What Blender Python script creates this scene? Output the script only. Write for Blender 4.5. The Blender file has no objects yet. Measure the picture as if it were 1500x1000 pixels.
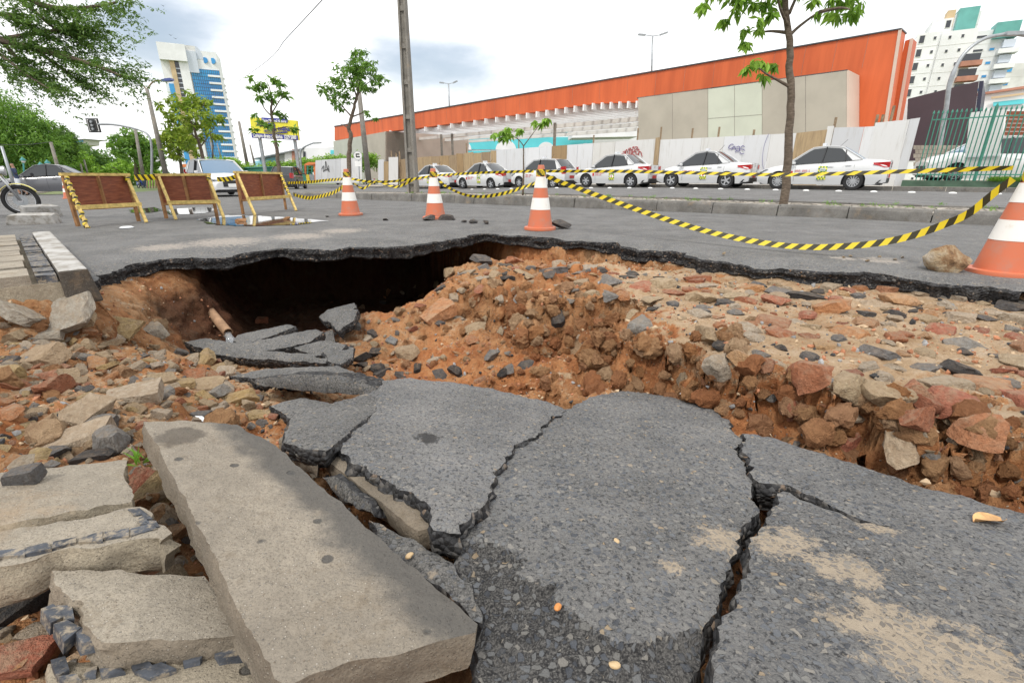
import bpy, bmesh, math, random
import numpy as np
from mathutils import Vector, Matrix, noise as mnoise
from mathutils.geometry import delaunay_2d_cdt, tessellate_polygon

# ------------------------------------------------------------------ camera, sky, sun, exposure
SC = bpy.context.scene
COL = SC.collection
FPX, CAMH, HORIZON = 690.0, 0.62, 256.0
PITCH = math.atan((500 - HORIZON) / FPX)
cam = bpy.data.cameras.new('camera'); camo = bpy.data.objects.new('camera', cam); COL.objects.link(camo)
cam.sensor_width = 36; cam.lens = FPX / 1500 * 36; cam.clip_start = 0.02; cam.clip_end = 4000
camo.location = (0, 0, CAMH); camo.rotation_euler = (math.pi / 2 - PITCH, 0, 0)
SC.camera = camo
SUN_EL, SUN_AZ = math.radians(58), math.radians(205)      # azimuth clockwise from +Y (behind, a little left)
W = bpy.data.worlds.new('World'); SC.world = W; W.use_nodes = True
def build_world():
    nt = W.node_tree; nt.nodes.clear(); N = nt.nodes.new; L = nt.links.new
    out = N('ShaderNodeOutputWorld'); mix = N('ShaderNodeMixShader')
    sky = N('ShaderNodeTexSky'); sky.sky_type = 'NISHITA'; sky.sun_disc = False
    sky.sun_elevation = SUN_EL; sky.sun_rotation = SUN_AZ; sky.air_density = 1.2; sky.dust_density = 2.5
    b1 = N('ShaderNodeBackground'); b1.inputs['Strength'].default_value = 0.095; L(sky.outputs[0], b1.inputs[0])
    b2 = N('ShaderNodeBackground'); b2.inputs['Strength'].default_value = 0.82
    tc = N('ShaderNodeTexCoord'); mp = N('ShaderNodeMapping'); mp.inputs['Scale'].default_value = (1, 1, 2.6)
    L(tc.outputs['Generated'], mp.inputs[0])
    n1 = N('ShaderNodeTexNoise'); n1.inputs['Scale'].default_value = 2.6; n1.inputs['Detail'].default_value = 6; n1.inputs['Roughness'].default_value = 0.55
    L(mp.outputs[0], n1.inputs['Vector'])
    # a thinner place in the cloud cover, wide and low over the street
    def blob(d, r, sx):
        m = N('ShaderNodeMapping'); m.vector_type = 'POINT'
        az = math.atan2(d[0], d[1])
        sub = N('ShaderNodeVectorMath'); sub.operation = 'SUBTRACT'; sub.inputs[1].default_value = d; L(tc.outputs['Generated'], sub.inputs[0])
        m.inputs['Rotation'].default_value = (0, 0, az); m.inputs['Scale'].default_value = (1 / (r * sx), 1 / r, 1 / r); L(sub.outputs[0], m.inputs[0])
        ln = N('ShaderNodeVectorMath'); ln.operation = 'LENGTH'; L(m.outputs[0], ln.inputs[0])
        return ln.outputs['Value']
    def pdir(px, py):
        v = Vector(((px - 750) / FPX, math.cos(PITCH) + (500 - py) / FPX * math.sin(PITCH), -math.sin(PITCH) + (500 - py) / FPX * math.cos(PITCH))); return v.normalized()
    cur = None
    for (px, py, r, sx, amt) in ((628, 92, 0.085, 2.5, 0.36), (215, 25, 0.1, 1.5, 0.32), (950, 30, 0.07, 2.2, 0.08)):
        ln = blob(pdir(px, py), r, sx)
        mr = N('ShaderNodeMapRange'); mr.interpolation_type = 'SMOOTHSTEP'; mr.inputs[1].default_value = 1.1; mr.inputs[2].default_value = 0.0
        mr.inputs[3].default_value = 0; mr.inputs[4].default_value = amt; L(ln, mr.inputs[0])
        if cur is None: cur = mr.outputs[0]
        else:
            ad = N('ShaderNodeMath'); ad.operation = 'ADD'; L(cur, ad.inputs[0]); L(mr.outputs[0], ad.inputs[1]); cur = ad.outputs[0]
    sb = N('ShaderNodeMath'); sb.operation = 'SUBTRACT'; L(n1.outputs[0], sb.inputs[0]); L(cur, sb.inputs[1])
    mr = N('ShaderNodeMapRange'); mr.inputs[1].default_value = 0.06; mr.inputs[2].default_value = 0.46; mr.inputs[3].default_value = 0.3; mr.inputs[4].default_value = 1.0
    mr.interpolation_type = 'SMOOTHSTEP'; L(sb.outputs[0], mr.inputs[0])
    cr = N('ShaderNodeValToRGB'); cr.color_ramp.elements[0].color = (0.80, 0.86, 0.94, 1); cr.color_ramp.elements[1].color = (1.22, 1.22, 1.22, 1)
    cr.color_ramp.elements[0].position = 0.2; cr.color_ramp.elements[1].position = 0.5
    L(sb.outputs[0], cr.inputs[0]); L(cr.outputs[0], b2.inputs[0])
    L(mr.outputs[0], mix.inputs[0]); L(b1.outputs[0], mix.inputs[1]); L(b2.outputs[0], mix.inputs[2]); L(mix.outputs[0], out.inputs[0])
build_world()
sl = bpy.data.lights.new('sun', 'SUN'); sl.energy = 1.5; sl.angle = math.radians(10); sl.color = (1, 0.95, 0.86)
so = bpy.data.objects.new('sun', sl); COL.objects.link(so)
sd = Vector((math.sin(SUN_AZ) * math.cos(SUN_EL), math.cos(SUN_AZ) * math.cos(SUN_EL), math.sin(SUN_EL)))
so.rotation_euler = sd.to_track_quat('Z', 'Y').to_euler(); so.location = sd * 60
SC.view_settings.view_transform = 'Standard'; SC.view_settings.look = 'None'; SC.view_settings.gamma = 1; SC.view_settings.exposure = 0.56
SC.view_settings.use_curve_mapping = False
SC.render.engine = 'CYCLES'

# ------------------------------------------------------------------ pixels to places, street axes
cP, sP = math.cos(PITCH), math.sin(PITCH)
S = Vector((-0.766, 0.643, 0)); T = Vector((0.643, 0.766, 0))     # along the street / across it
def ray(px, py):
    u = (px - 750) / FPX; v = (500 - py) / FPX
    return Vector((u, cP + v * sP, -sP + v * cP))
CAM = Vector((0, 0, CAMH))
def gz(x, y=None):                                                # the street falls gently beyond the crossing
    if y is None: x, y = x[0], x[1]
    s = x * S.x + y * S.y
    return -0.015 * max(0.0, s - 8)
def ST(s, t, z=0.0): p = S * s + T * t; return Vector((p.x, p.y, gz(p) + z))
def G(px, py, z=0.0):                                             # ground point z above the street surface
    d = ray(px, py); zz = z; p = None
    for _ in range(30):
        k = (zz - CAMH) / d.z if d.z < -1e-4 else 4000
        k = min(k, 4000); p = CAM + d * k; zz = 0.5 * zz + 0.5 * (gz(p) + z)
    return p
def Gf(px, py, z):                                                # flat plane
    d = ray(px, py); return CAM + d * ((z - CAMH) / d.z)
def AY(px, py, y): d = ray(px, py); return CAM + d * (y / d.y)
def onT(px, py, t): d = ray(px, py); return CAM + d * (t / (d.x * T.x + d.y * T.y))
def onPl(px, py, p0, n): d = ray(px, py); return CAM + d * ((Vector(p0) - CAM).dot(n) / d.dot(n))

# ------------------------------------------------------------------ helpers
R = random.Random(7)
def tag(o, label=None, cat=None, group=None, kind=None):
    if label: o['label'] = label
    if cat: o['category'] = cat
    if group: o['group'] = group
    if kind: o['kind'] = kind
    return o
def empty(name, loc=(0, 0, 0), rz=0.0, label=None, cat=None, group=None):
    o = bpy.data.objects.new(name, None); COL.objects.link(o); o.location = loc; o.rotation_euler = (0, 0, rz); o.empty_display_size = 0.1
    return tag(o, label, cat, group)
def link(name, me, parent=None):
    o = bpy.data.objects.new(name, me); COL.objects.link(o)
    if parent is not None: o.parent = parent
    return o
def copy_tree(o, parent=None):
    c = o.copy(); COL.objects.link(c); c.parent = parent
    for ch in o.children: copy_tree(ch, c)
    return c
class MB:
    def __init__(s): s.v = []; s.f = []; s.m = []; s.uv = None
    def add(s, vs, fs, m=0):
        b = len(s.v); s.v += [tuple(v) for v in vs]; s.f += [tuple(i + b for i in f) for f in fs]; s.m += [m] * len(fs); return s
    def box(s, c, d, rz=0.0, m=0, M=None):
        hx, hy, hz = d[0] / 2, d[1] / 2, d[2] / 2
        pts = [Vector((x, y, z)) for z in (-hz, hz) for (x, y) in ((-hx, -hy), (hx, -hy), (hx, hy), (-hx, hy))]
        if M is None: M = Matrix.Rotation(rz, 3, 'Z')
        return s.add([M @ p + Vector(c) for p in pts], [(0, 3, 2, 1), (4, 5, 6, 7), (0, 1, 5, 4), (1, 2, 6, 5), (2, 3, 7, 6), (3, 0, 4, 7)], m)
    def hexa(s, p, m=0):       # four bottom, four top points
        return s.add(p, [(0, 3, 2, 1), (4, 5, 6, 7), (0, 1, 5, 4), (1, 2, 6, 5), (2, 3, 7, 6), (3, 0, 4, 7)], m)
    def bar(s, a, b, w, h=None, m=0, up=(0, 0, 1)):
        a, b = Vector(a), Vector(b); h = h or w; d = (b - a); L = d.length
        if L < 1e-6: return s
        d.normalize(); u = Vector(up)
        if abs(d.dot(u)) > 0.98: u = Vector((0, 1, 0))
        x = d.cross(u).normalized(); y = x.cross(d)
        M = Matrix((x, d, y)).transposed(); return s.box((a + b) / 2, (w, L, h), M=M, m=m)
    def tube(s, pts, r, n=8, m=0, cap=True):
        pts = [Vector(p) for p in pts]; rs = r if hasattr(r, '__len__') else [r] * len(pts)
        vs = []; fs = []; X = None
        for i, p in enumerate(pts):
            d = (pts[min(i + 1, len(pts) - 1)] - pts[max(i - 1, 0)])
            if d.length < 1e-9: d = Vector((0, 0, 1))
            d.normalize()
            if X is None:
                a = Vector((1, 0, 0)) if abs(d.x) < 0.8 else Vector((0, 1, 0)); X = d.cross(a).normalized()
            else: X = (X - d * X.dot(d)).normalized()
            Y = d.cross(X)
            vs += [p + (X * math.cos(2 * math.pi * k / n) + Y * math.sin(2 * math.pi * k / n)) * rs[i] for k in range(n)]
        for i in range(len(pts) - 1):
            for k in range(n): a = i * n + k; b = i * n + (k + 1) % n; fs.append((a, b, b + n, a + n))
        if cap: fs.append(tuple(range(n - 1, -1, -1))); fs.append(tuple((len(pts) - 1) * n + k for k in range(n)))
        return s.add(vs, fs, m)
    def lathe(s, prof, n=24, c=(0, 0, 0), m=0, axis='Z', cap=True):
        vs = []; fs = []; c = Vector(c)
        for (r, z) in prof:
            for k in range(n):
                a = 2 * math.pi * k / n; p = Vector((r * math.cos(a), r * math.sin(a), z))
                if axis == 'Y': p = Vector((p.x, p.z, p.y))
                vs.append(c + p)
        for i in range(len(prof) - 1):
            for k in range(n): a = i * n + k; b = i * n + (k + 1) % n; fs.append((a, b, b + n, a + n) if axis == 'Z' else (a, a + n, b + n, b))
        if cap: fs.append(tuple(range(n - 1, -1, -1))); fs.append(tuple((len(prof) - 1) * n + k for k in range(n)))
        return s.add(vs, fs, m)
    def prism(s, pts, off, m=0):    # planar polygon pushed by a vector
        n = len(pts); off = Vector(off); pts = [Vector(p) for p in pts]
        return s.add(pts + [p + off for p in pts], [tuple(range(n)), tuple(range(2 * n - 1, n - 1, -1))] + [(i, i + n, (i + 1) % n + n, (i + 1) % n) for i in range(n)], m)
    def build(s, name, mats, parent=None, smooth=False, origin=None, fix=True):
        me = bpy.data.meshes.new(name); o0 = Vector(origin) if origin is not None else None
        me.from_pydata([Vector(v) - o0 for v in s.v] if o0 is not None else s.v, [], s.f)
        if not isinstance(mats, (list, tuple)): mats = [mats]
        for m in mats: me.materials.append(m)
        if len(mats) > 1: me.polygons.foreach_set('material_index', s.m)
        if fix:
            bm = bmesh.new(); bm.from_mesh(me); bmesh.ops.recalc_face_normals(bm, faces=bm.faces); bm.to_mesh(me); bm.free()
        if smooth: me.shade_smooth() if smooth is True else me.shade_smooth(); 
        if smooth not in (False, True): smooth_angle(me, smooth)
        o = link(name, me, parent)
        if o0 is not None: o.location = o0
        return o
def smooth_angle(me, deg):
    bm = bmesh.new(); bm.from_mesh(me); a = math.radians(deg)
    for e in bm.edges:
        if len(e.link_faces) == 2 and e.calc_face_angle(0) > a: e.smooth = False
    for f in bm.faces: f.smooth = True
    bm.to_mesh(me); bm.free()
def np_mesh(name, V, F, mats, smooth=False, parent=None, midx=None):
    me = bpy.data.meshes.new(name); V = np.asarray(V, np.float32); F = np.asarray(F, np.int32); k = F.shape[1]
    me.vertices.add(len(V)); me.vertices.foreach_set('co', V.ravel())
    me.loops.add(F.size); me.loops.foreach_set('vertex_index', F.ravel())
    me.polygons.add(len(F)); me.polygons.foreach_set('loop_start', np.arange(0, F.size, k, dtype=np.int32))
    try: me.polygons.foreach_set('loop_total', np.full(len(F), k, np.int32))
    except Exception: pass
    if not isinstance(mats, (list, tuple)): mats = [mats]
    for m in mats: me.materials.append(m)
    if midx is not None: me.polygons.foreach_set('material_index', np.asarray(midx, np.int32))
    me.polygons.foreach_set('use_smooth', np.full(len(F), bool(smooth)))
    me.update(calc_edges=True); me.validate()
    return link(name, me, parent)
# --- numpy noise
_rng = np.random.RandomState(3); _perm = _rng.permutation(512); _ang = _rng.rand(512) * 2 * np.pi
def perlin(x, y, seed=0):
    x = np.asarray(x, float); y = np.asarray(y, float)
    xi = np.floor(x).astype(int); yi = np.floor(y).astype(int); fx = x - xi; fy = y - yi
    def g(ix, iy, dx, dy):
        h = _ang[(_perm[(ix + seed * 31) & 511] + iy * 7 + seed) & 511]
        h = _ang[_perm[(_perm[(ix + seed * 31) & 511] + iy + seed * 17) & 511]]
        return np.cos(h) * dx + np.sin(h) * dy
    u = fx * fx * fx * (fx * (fx * 6 - 15) + 10); v = fy * fy * fy * (fy * (fy * 6 - 15) + 10)
    a = g(xi, yi, fx, fy); b = g(xi + 1, yi, fx - 1, fy); c = g(xi, yi + 1, fx, fy - 1); d = g(xi + 1, yi + 1, fx - 1, fy - 1)
    return (a + u * (b - a)) * (1 - v) + (c + u * (d - c)) * v
def fbm(x, y, oct=4, seed=0, rough=0.5, ridged=False):
    r = 0; a = 1.0; f = 1.0
    for i in range(oct):
        n = perlin(x * f + 13.7 * i, y * f - 7.3 * i, seed + i)
        r = r + a * ((1 - 2 * np.abs(n)) - 0.5 if ridged else n); a *= rough; f *= 2.03
    return r
def in_poly(x, y, P):
    x = np.asarray(x, float); y = np.asarray(y, float); c = np.zeros(x.shape, bool); n = len(P)
    for i in range(n):
        x1, y1 = P[i]; x2, y2 = P[(i + 1) % n]
        if y1 == y2: continue
        k = ((y1 > y) != (y2 > y)) & (x < (x2 - x1) * (y - y1) / (y2 - y1) + x1); c ^= k
    return c
def dist_poly(x, y, P):
    x = np.asarray(x, float); y = np.asarray(y, float); D = np.full(x.shape, 1e9); n = len(P)
    for i in range(n):
        ax, ay = P[i]; bx, by = P[(i + 1) % n]; dx, dy = bx - ax, by - ay; L = dx * dx + dy * dy + 1e-12
        k = np.clip(((x - ax) * dx + (y - ay) * dy) / L, 0, 1)
        D = np.minimum(D, (x - ax - k * dx) ** 2 + (y - ay - k * dy) ** 2)
    return np.sqrt(D)
def sstep(x): x = np.clip(x, 0, 1); return x * x * (3 - 2 * x)

# ------------------------------------------------------------------ materials
MATS = {}
class NT:
    def __init__(s, name):
        s.m = bpy.data.materials.new(name); s.m.use_nodes = True; s.t = s.m.node_tree; s.p = s.t.nodes['Principled BSDF']; s.out = s.t.nodes['Material Output']
    def n(s, typ, **kw):
        x = s.t.nodes.new(typ)
        for k, v in kw.items():
            if k in x.inputs: x.inputs[k].default_value = v
            else: setattr(x, k, v)
        return x
    def l(s, a, b): s.t.links.new(a, b)
    def val(s, x, sock):
        if hasattr(x, 'is_output') or hasattr(x, 'links'): s.l(x, sock)
        else: sock.default_value = x
    def math(s, op, a, b=0.0, clamp=False):
        x = s.n('ShaderNodeMath', operation=op, use_clamp=clamp); s.val(a, x.inputs[0]); s.val(b, x.inputs[1]); return x.outputs[0]
    def mixc(s, f, a, b, mode='MIX'):
        x = s.n('ShaderNodeMix', data_type='RGBA', blend_type=mode); s.val(f, x.inputs[0])
        for q, k in ((a, 6), (b, 7)):
            if isinstance(q, (tuple, list)): x.inputs[k].default_value = tuple(q[:3]) + (1,)
            else: s.l(q, x.inputs[k])
        return x.outputs[2]
    def ramp(s, f, stops, interp='LINEAR'):
        x = s.n('ShaderNodeValToRGB'); cr = x.color_ramp; cr.interpolation = interp
        while len(cr.elements) < len(stops): cr.elements.new(0.5)
        for e, (p, c) in zip(cr.elements, stops): e.position = p; e.color = tuple(c[:3]) + (1,) if hasattr(c, '__len__') else (c, c, c, 1)
        s.val(f, x.inputs[0]); return x.outputs[0]
    def mr(s, f, a, b, c=0.0, d=1.0, smooth=True):
        x = s.n('ShaderNodeMapRange'); x.interpolation_type = 'SMOOTHSTEP' if smooth else 'LINEAR'; s.val(f, x.inputs[0])
        for i, q in enumerate((a, b, c, d)): x.inputs[i + 1].default_value = q
        return x.outputs[0]
    def pos(s): return s.n('ShaderNodeNewGeometry').outputs['Position']
    def obj(s): return s.n('ShaderNodeTexCoord').outputs['Object']
    def noise(s, vec, scale, detail=4, rough=0.55, out='Fac'):
        x = s.n('ShaderNodeTexNoise', Scale=scale, Detail=detail, Roughness=rough); s.l(vec, x.inputs['Vector']); return x.outputs[out]
    def vor(s, vec, scale, feature='F1', rnd=1.0):
        x = s.n('ShaderNodeTexVoronoi', feature=feature, Scale=scale, Randomness=rnd); s.l(vec, x.inputs['Vector']); return x
    def bump(s, h, strength=0.5, dist=0.02, base=None):
        x = s.n('ShaderNodeBump', Strength=strength, Distance=dist); s.l(h, x.inputs['Height'])
        if base is not None: s.l(base, x.inputs['Normal'])
        return x.outputs[0]
    def fin(s, col=None, rough=0.8, normal=None, metal=0.0, spec=None):
        if col is not None:
            if isinstance(col, (tuple, list)): s.p.inputs['Base Color'].default_value = tuple(col[:3]) + (1,)
            else: s.l(col, s.p.inputs['Base Color'])
        s.val(rough, s.p.inputs['Roughness']); s.p.inputs['Metallic'].default_value = metal
        if spec is not None: s.p.inputs['Specular IOR Level'].default_value = spec
        if normal is not None: s.l(normal, s.p.inputs['Normal'])
        return s.m
def plain(name, c, rough=0.6, var=0.15, scale=8, bump=0.0, metal=0.0, spec=None, objspace=True, bscale=None):
    if name in MATS: return MATS[name]
    q = NT(name); v = q.obj() if objspace else q.pos()
    n = q.noise(v, scale, 5); a = tuple(min(1, x * (1 + var)) for x in c); b = tuple(x * (1 - var) for x in c)
    col = q.mixc(q.mr(n, 0.3, 0.7), b, a)
    nm = q.bump(q.noise(v, bscale or scale * 6, 4), bump, 0.01) if bump else None
    MATS[name] = q.fin(col, rough, nm, metal, spec); return MATS[name]
def rand_mat(name, stops, rough=0.9, grain=30, bump=0.5, streak=0.35):
    q = NT(name); v = q.obj(); oi = q.n('ShaderNodeObjectInfo'); base = q.ramp(oi.outputs['Random'], stops)
    wp = q.n('ShaderNodeVectorMath', operation='ADD'); q.l(v, wp.inputs[0]); q.l(oi.outputs['Location'], wp.inputs[1]); v = wp.outputs[0]; n1 = q.noise(v, 3.2, 6, 0.68); n2 = q.noise(v, 9, 5, .7)
    base = q.mixc(q.mr(q.noise(v, 2.1, 5, .7), .5, .62, 0, .4), base, q.mixc(.5, base, (.12, .07, .045)))
    col = q.mixc(q.mr(n1, 0.35, 0.7, 0, streak), base, q.mixc(0.5, base, (0.55, 0.42, 0.3)))
    col = q.mixc(q.mr(n2, 0.3, 0.7), q.mixc(1.0, col, (0.7, 0.64, 0.58), 'MULTIPLY'), col)
    h = q.math('ADD', q.math('MULTIPLY', n2, 1.0), q.math('MULTIPLY', n1, 1.2)); dz = q.n('ShaderNodeNewGeometry'); sz = q.n('ShaderNodeSeparateXYZ'); q.l(dz.outputs['Normal'], sz.inputs[0])
    dust = q.math('MULTIPLY', q.mr(sz.outputs[2], .35, .95), q.mr(q.noise(v, 5, 6, .7), .42, .62, 0, streak * 1.6)); col = q.mixc(dust, col, (0.44, 0.32, 0.21))
    return q.fin(col, rough, q.bump(h, bump * 1.6, 0.06))
def asphalt(name, binder=(0.07, 0.07, 0.072), chip=1.0, scale=85, sand=0.0, spots=(), bump=0.6, stain=(), smooth=0.0, chipmix=0.75, sandc=(0.38, 0.315, 0.24), sandscale=5):
    q = NT(name); v = q.pos()
    wv = q.n('ShaderNodeVectorMath', operation='MULTIPLY_ADD'); nz = q.n('ShaderNodeTexNoise', Scale=scale * 1.3, Detail=2); q.l(v, nz.inputs['Vector']); q.l(nz.outputs['Color'], wv.inputs[0]); wv.inputs[1].default_value = (.35 / scale,) * 3; q.l(v, wv.inputs[2]); wv = wv.outputs[0]
    vo = q.vor(wv, scale); ve = q.vor(wv, scale, 'DISTANCE_TO_EDGE'); cell = q.n('ShaderNodeSeparateColor'); q.l(vo.outputs['Color'], cell.inputs[0])
    rnd = cell.outputs[0]; rnd2 = cell.outputs[1]
    m = q.math('SUBTRACT', ve.outputs['Distance'], q.math('MULTIPLY', rnd2, 0.34)); mask = q.mr(m, 0.02, 0.07)
    chipc = q.ramp(rnd, [(0.0, (0.05, 0.055, 0.065)), (0.25, (0.1, 0.11, 0.13)), (0.5, (0.165, 0.175, 0.19)), (0.75, (0.2, 0.2, 0.195)), (0.92, (0.3, 0.28, 0.25)), (1.0, (0.36, 0.27, 0.17))])
    big = q.noise(v, 1.7, 5, 0.6); fine = q.noise(v, 260, 2)
    b = q.mixc(q.mr(big, 0.35, 0.68), tuple(x * 0.72 for x in binder), tuple(x * 1.45 for x in binder))
    b = q.mixc(q.mr(fine, 0.35, 0.7, 0, 0.9), b, q.mixc(0.6, b, (0.27, 0.26, 0.245))); pit = q.noise(v, 105, 4, .75); b = q.mixc(q.mr(pit, .5, .36, 0, .85), b, (0.022, 0.022, 0.024))
    col = q.mixc(q.math('MULTIPLY', mask, chipmix * chip), b, chipc)
    # worn dusty film
    film = q.mr(q.noise(v, 4.5, 5, 0.65), 0.42, 0.72, 0, 0.5); col = q.mixc(q.math('MULTIPLY', film, q.mr(pit, .4, .55)), col, (0.25, 0.24, 0.228))
    for (c, r) in stain:
        dv = q.n('ShaderNodeVectorMath', operation='DISTANCE'); q.l(v, dv.inputs[0]); dv.inputs[1].default_value = c
        f = q.math('ADD', q.math('DIVIDE', dv.outputs['Value'], r), q.math('MULTIPLY', q.math('SUBTRACT', q.noise(v, 22, 5, 0.7), 0.5), 2.6))
        col = q.mixc(q.mr(f, 0.9, 0.55, 0, 0.85), col, (0.025, 0.024, 0.024))
    sf = None
    if sand or spots:
        nn = q.noise(v, sandscale, 6, 0.68)
        if sand: sf = q.mr(nn, 0.78 - sand, 0.86 - sand)
        for (c, r) in spots:
            dv = q.n('ShaderNodeVectorMath', operation='DISTANCE'); q.l(v, dv.inputs[0]); dv.inputs[1].default_value = c
            f = q.math('ADD', q.math('DIVIDE', dv.outputs['Value'], r), q.math('MULTIPLY', q.math('SUBTRACT', q.noise(v, 21, 9, 0.82), 0.5), 4.6))
            f = q.mr(f, 0.95, 0.55); sf = f if sf is None else q.math('MAXIMUM', sf, f)
        # sand lies lower than the chips
        sf = q.math('MULTIPLY', sf, q.math('SUBTRACT', 1.0, q.math('MULTIPLY', mask, 0.6)))
        sc = q.mixc(q.noise(v, 60, 4), tuple(x * 0.78 for x in sandc), tuple(min(1, x * 1.15) for x in sandc)); col = q.mixc(sf, col, sc)
    h = q.math('ADD', q.math('MULTIPLY', mask, 1.0), q.math('MULTIPLY', q.noise(v, 150, 5, 0.75), 1.1))
    h = q.math('ADD', h, q.math('MULTIPLY', big, 1.5))
    MATS[name] = q.fin(col, 0.82, q.bump(h, bump, 0.008), spec=0.3); return MATS[name]
def build_mats():
    M = MATS
    # broken asphalt faces
    q = NT('asphalt_broken'); v = q.pos(); vo = q.vor(v, 70); n = q.noise(v, 18, 6, 0.65)
    cell = q.n('ShaderNodeSeparateColor'); q.l(vo.outputs['Color'], cell.inputs[0])
    c = q.ramp(cell.outputs[0], [(0, (0.014, 0.014, 0.016)), (0.6, (0.03, 0.03, 0.032)), (0.86, (0.06, 0.06, 0.062)), (0.96, (0.13, 0.12, 0.11)), (1, (0.22, 0.15, 0.1))])
    c = q.mixc(q.mr(n, 0.5, 0.74, 0, 0.6), c, (0.11, 0.1, 0.09))
    h = q.math('ADD', q.math('MULTIPLY', vo.outputs['Distance'], -1.2), q.math('MULTIPLY', n, 1.6))
    M['asphalt_broken'] = q.fin(c, 0.75, q.bump(h, 0.9, 0.015), spec=0.4)
    # concrete
    def conc(name, base, dark=0.35, speck=1.0, stain=(), edge=None):
        q = NT(name); v = q.pos(); n = q.noise(v, 3.2, 6, 0.65); n2 = q.noise(v, 28, 5, 0.65)
        c = q.mixc(q.mr(n, 0.3, 0.72), tuple(x * (1 - dark) for x in base), tuple(min(1, x * 1.12) for x in base))
        c = q.mixc(q.mr(n2, 0.35, 0.75, 0, 0.45), c, tuple(x * 0.6 for x in base))
        c = q.mixc(q.mr(q.noise(v, 210, 4, .75), .46, .66, 0, .7), c, tuple(x * .42 for x in base)); c = q.mixc(q.mr(q.noise(v, 6.5, 7, .75), .5, .68, 0, .6), c, (base[0] * .5, base[1] * .45, base[2] * .38)); c = q.mixc(q.mr(q.noise(v, 2.3, 6, .7), .56, .7, 0, .5), c, (.36, .25, .15))
        vo = q.vor(v, 190); cell = q.n('ShaderNodeSeparateColor'); q.l(vo.outputs['Color'], cell.inputs[0])
        mk = q.math('MULTIPLY', q.mr(vo.outputs['Distance'], 0.34, 0.2), q.math('GREATER_THAN', cell.outputs[0], 0.55))
        c = q.mixc(q.math('MULTIPLY', mk, 0.6 * speck), c, q.ramp(cell.outputs[1], [(0, (0.2, 0.15, 0.1)), (0.35, (0.5, 0.42, 0.32)), (0.7, (0.68, 0.62, 0.54)), (1, (0.12, 0.12, 0.12))]))
        v2 = q.vor(v, 16); cell2 = q.n('ShaderNodeSeparateColor'); q.l(v2.outputs['Color'], cell2.inputs[0])
        mk2 = q.math('MULTIPLY', q.mr(v2.outputs['Distance'], 0.2, 0.14), q.math('GREATER_THAN', cell2.outputs[0], 0.8)); c = q.mixc(q.math('MULTIPLY', mk2, 0.8), c, (0.05, 0.05, 0.05))
        for (cc, r) in stain:
            dv = q.n('ShaderNodeVectorMath', operation='DISTANCE'); q.l(v, dv.inputs[0]); dv.inputs[1].default_value = cc
            f = q.math('ADD', q.math('DIVIDE', dv.outputs['Value'], r), q.math('MULTIPLY', q.math('SUBTRACT', q.noise(v, 14, 5, 0.7), 0.5), 1.6))
            c = q.mixc(q.mr(f, 1.0, 0.7, 0, 0.75), c, (0.09, 0.075, 0.06))
        if edge:   # bitumen smeared along one long side
            a, b, w = Vector(edge[0]), Vector(edge[1]), edge[2]; d = (b - a); nrm = Vector((-d.y, d.x, 0)).normalized()
            dt = q.n('ShaderNodeVectorMath', operation='DOT_PRODUCT'); q.l(v, dt.inputs[0]); dt.inputs[1].default_value = nrm
            f = q.math('ABSOLUTE', q.math('SUBTRACT', dt.outputs['Value'], a.dot(nrm))); f = q.math('ADD', f, q.math('MULTIPLY', q.math('SUBTRACT', q.noise(v, 11, 5, 0.7), 0.5), 0.12))
            c = q.mixc(q.mr(f, w * 1.5, w * 0.6, 0, 0.82), c, (0.075, 0.073, 0.07))
        h = q.math('ADD', q.noise(v, 70, 6, 0.7), q.math('MULTIPLY', mk, 0.5)); h = q.math('SUBTRACT', h, q.math('MULTIPLY', mk2, 0.6))
        M[name] = q.fin(c, 0.88, q.bump(h, 0.8, 0.012)); return M[name]
    M['conc_fn'] = conc
    conc('concrete_side', (0.3, 0.25, 0.19), 0.45, 0.5); conc('paving_concrete', (0.4, 0.35, 0.28)); conc('kerb_grey', (0.235, 0.225, 0.21), 0.5)
    conc('concrete_wet', (0.1, 0.085, 0.07), 0.3, 0.5); conc('mortar', (0.42, 0.36, 0.27), 0.3, 0.3); conc('pole_concrete', (0.3, 0.28, 0.25), 0.3, 0.6)
    # white painted kerb
    q = NT('kerb_white'); v = q.pos(); n = q.noise(v, 9, 6, 0.7)
    M['kerb_white'] = q.fin(q.mixc(q.mr(n, 0.36, 0.6), (0.23, 0.21, 0.18), (0.42, 0.41, 0.395)), 0.8, q.bump(q.noise(v, 50, 5), 0.4, 0.01))
    q = NT('black_stone'); v = q.pos(); n = q.noise(v, 14, 5, 0.6); M['black_stone'] = q.fin(q.mixc(q.mr(q.noise(v, 38, 6, .75), .46, .62, 0, .75), q.mixc(q.mr(n, 0.3, 0.7), (0.02, 0.023, 0.03), (0.08, 0.09, 0.11)), (.34, .28, .2)), 0.7, q.bump(q.noise(v, 40, 5), 0.5, 0.01))
    # soil
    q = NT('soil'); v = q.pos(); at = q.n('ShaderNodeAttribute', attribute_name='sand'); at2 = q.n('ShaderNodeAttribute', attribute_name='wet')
    n = q.noise(v, 3.2, 6, 0.68); n2 = q.noise(v, 22, 6, 0.7); n3 = q.noise(v, 1.3, 3)
    f = q.math('ADD', q.math('MULTIPLY', n, 0.65), q.math('MULTIPLY', n2, 0.35))
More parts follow.
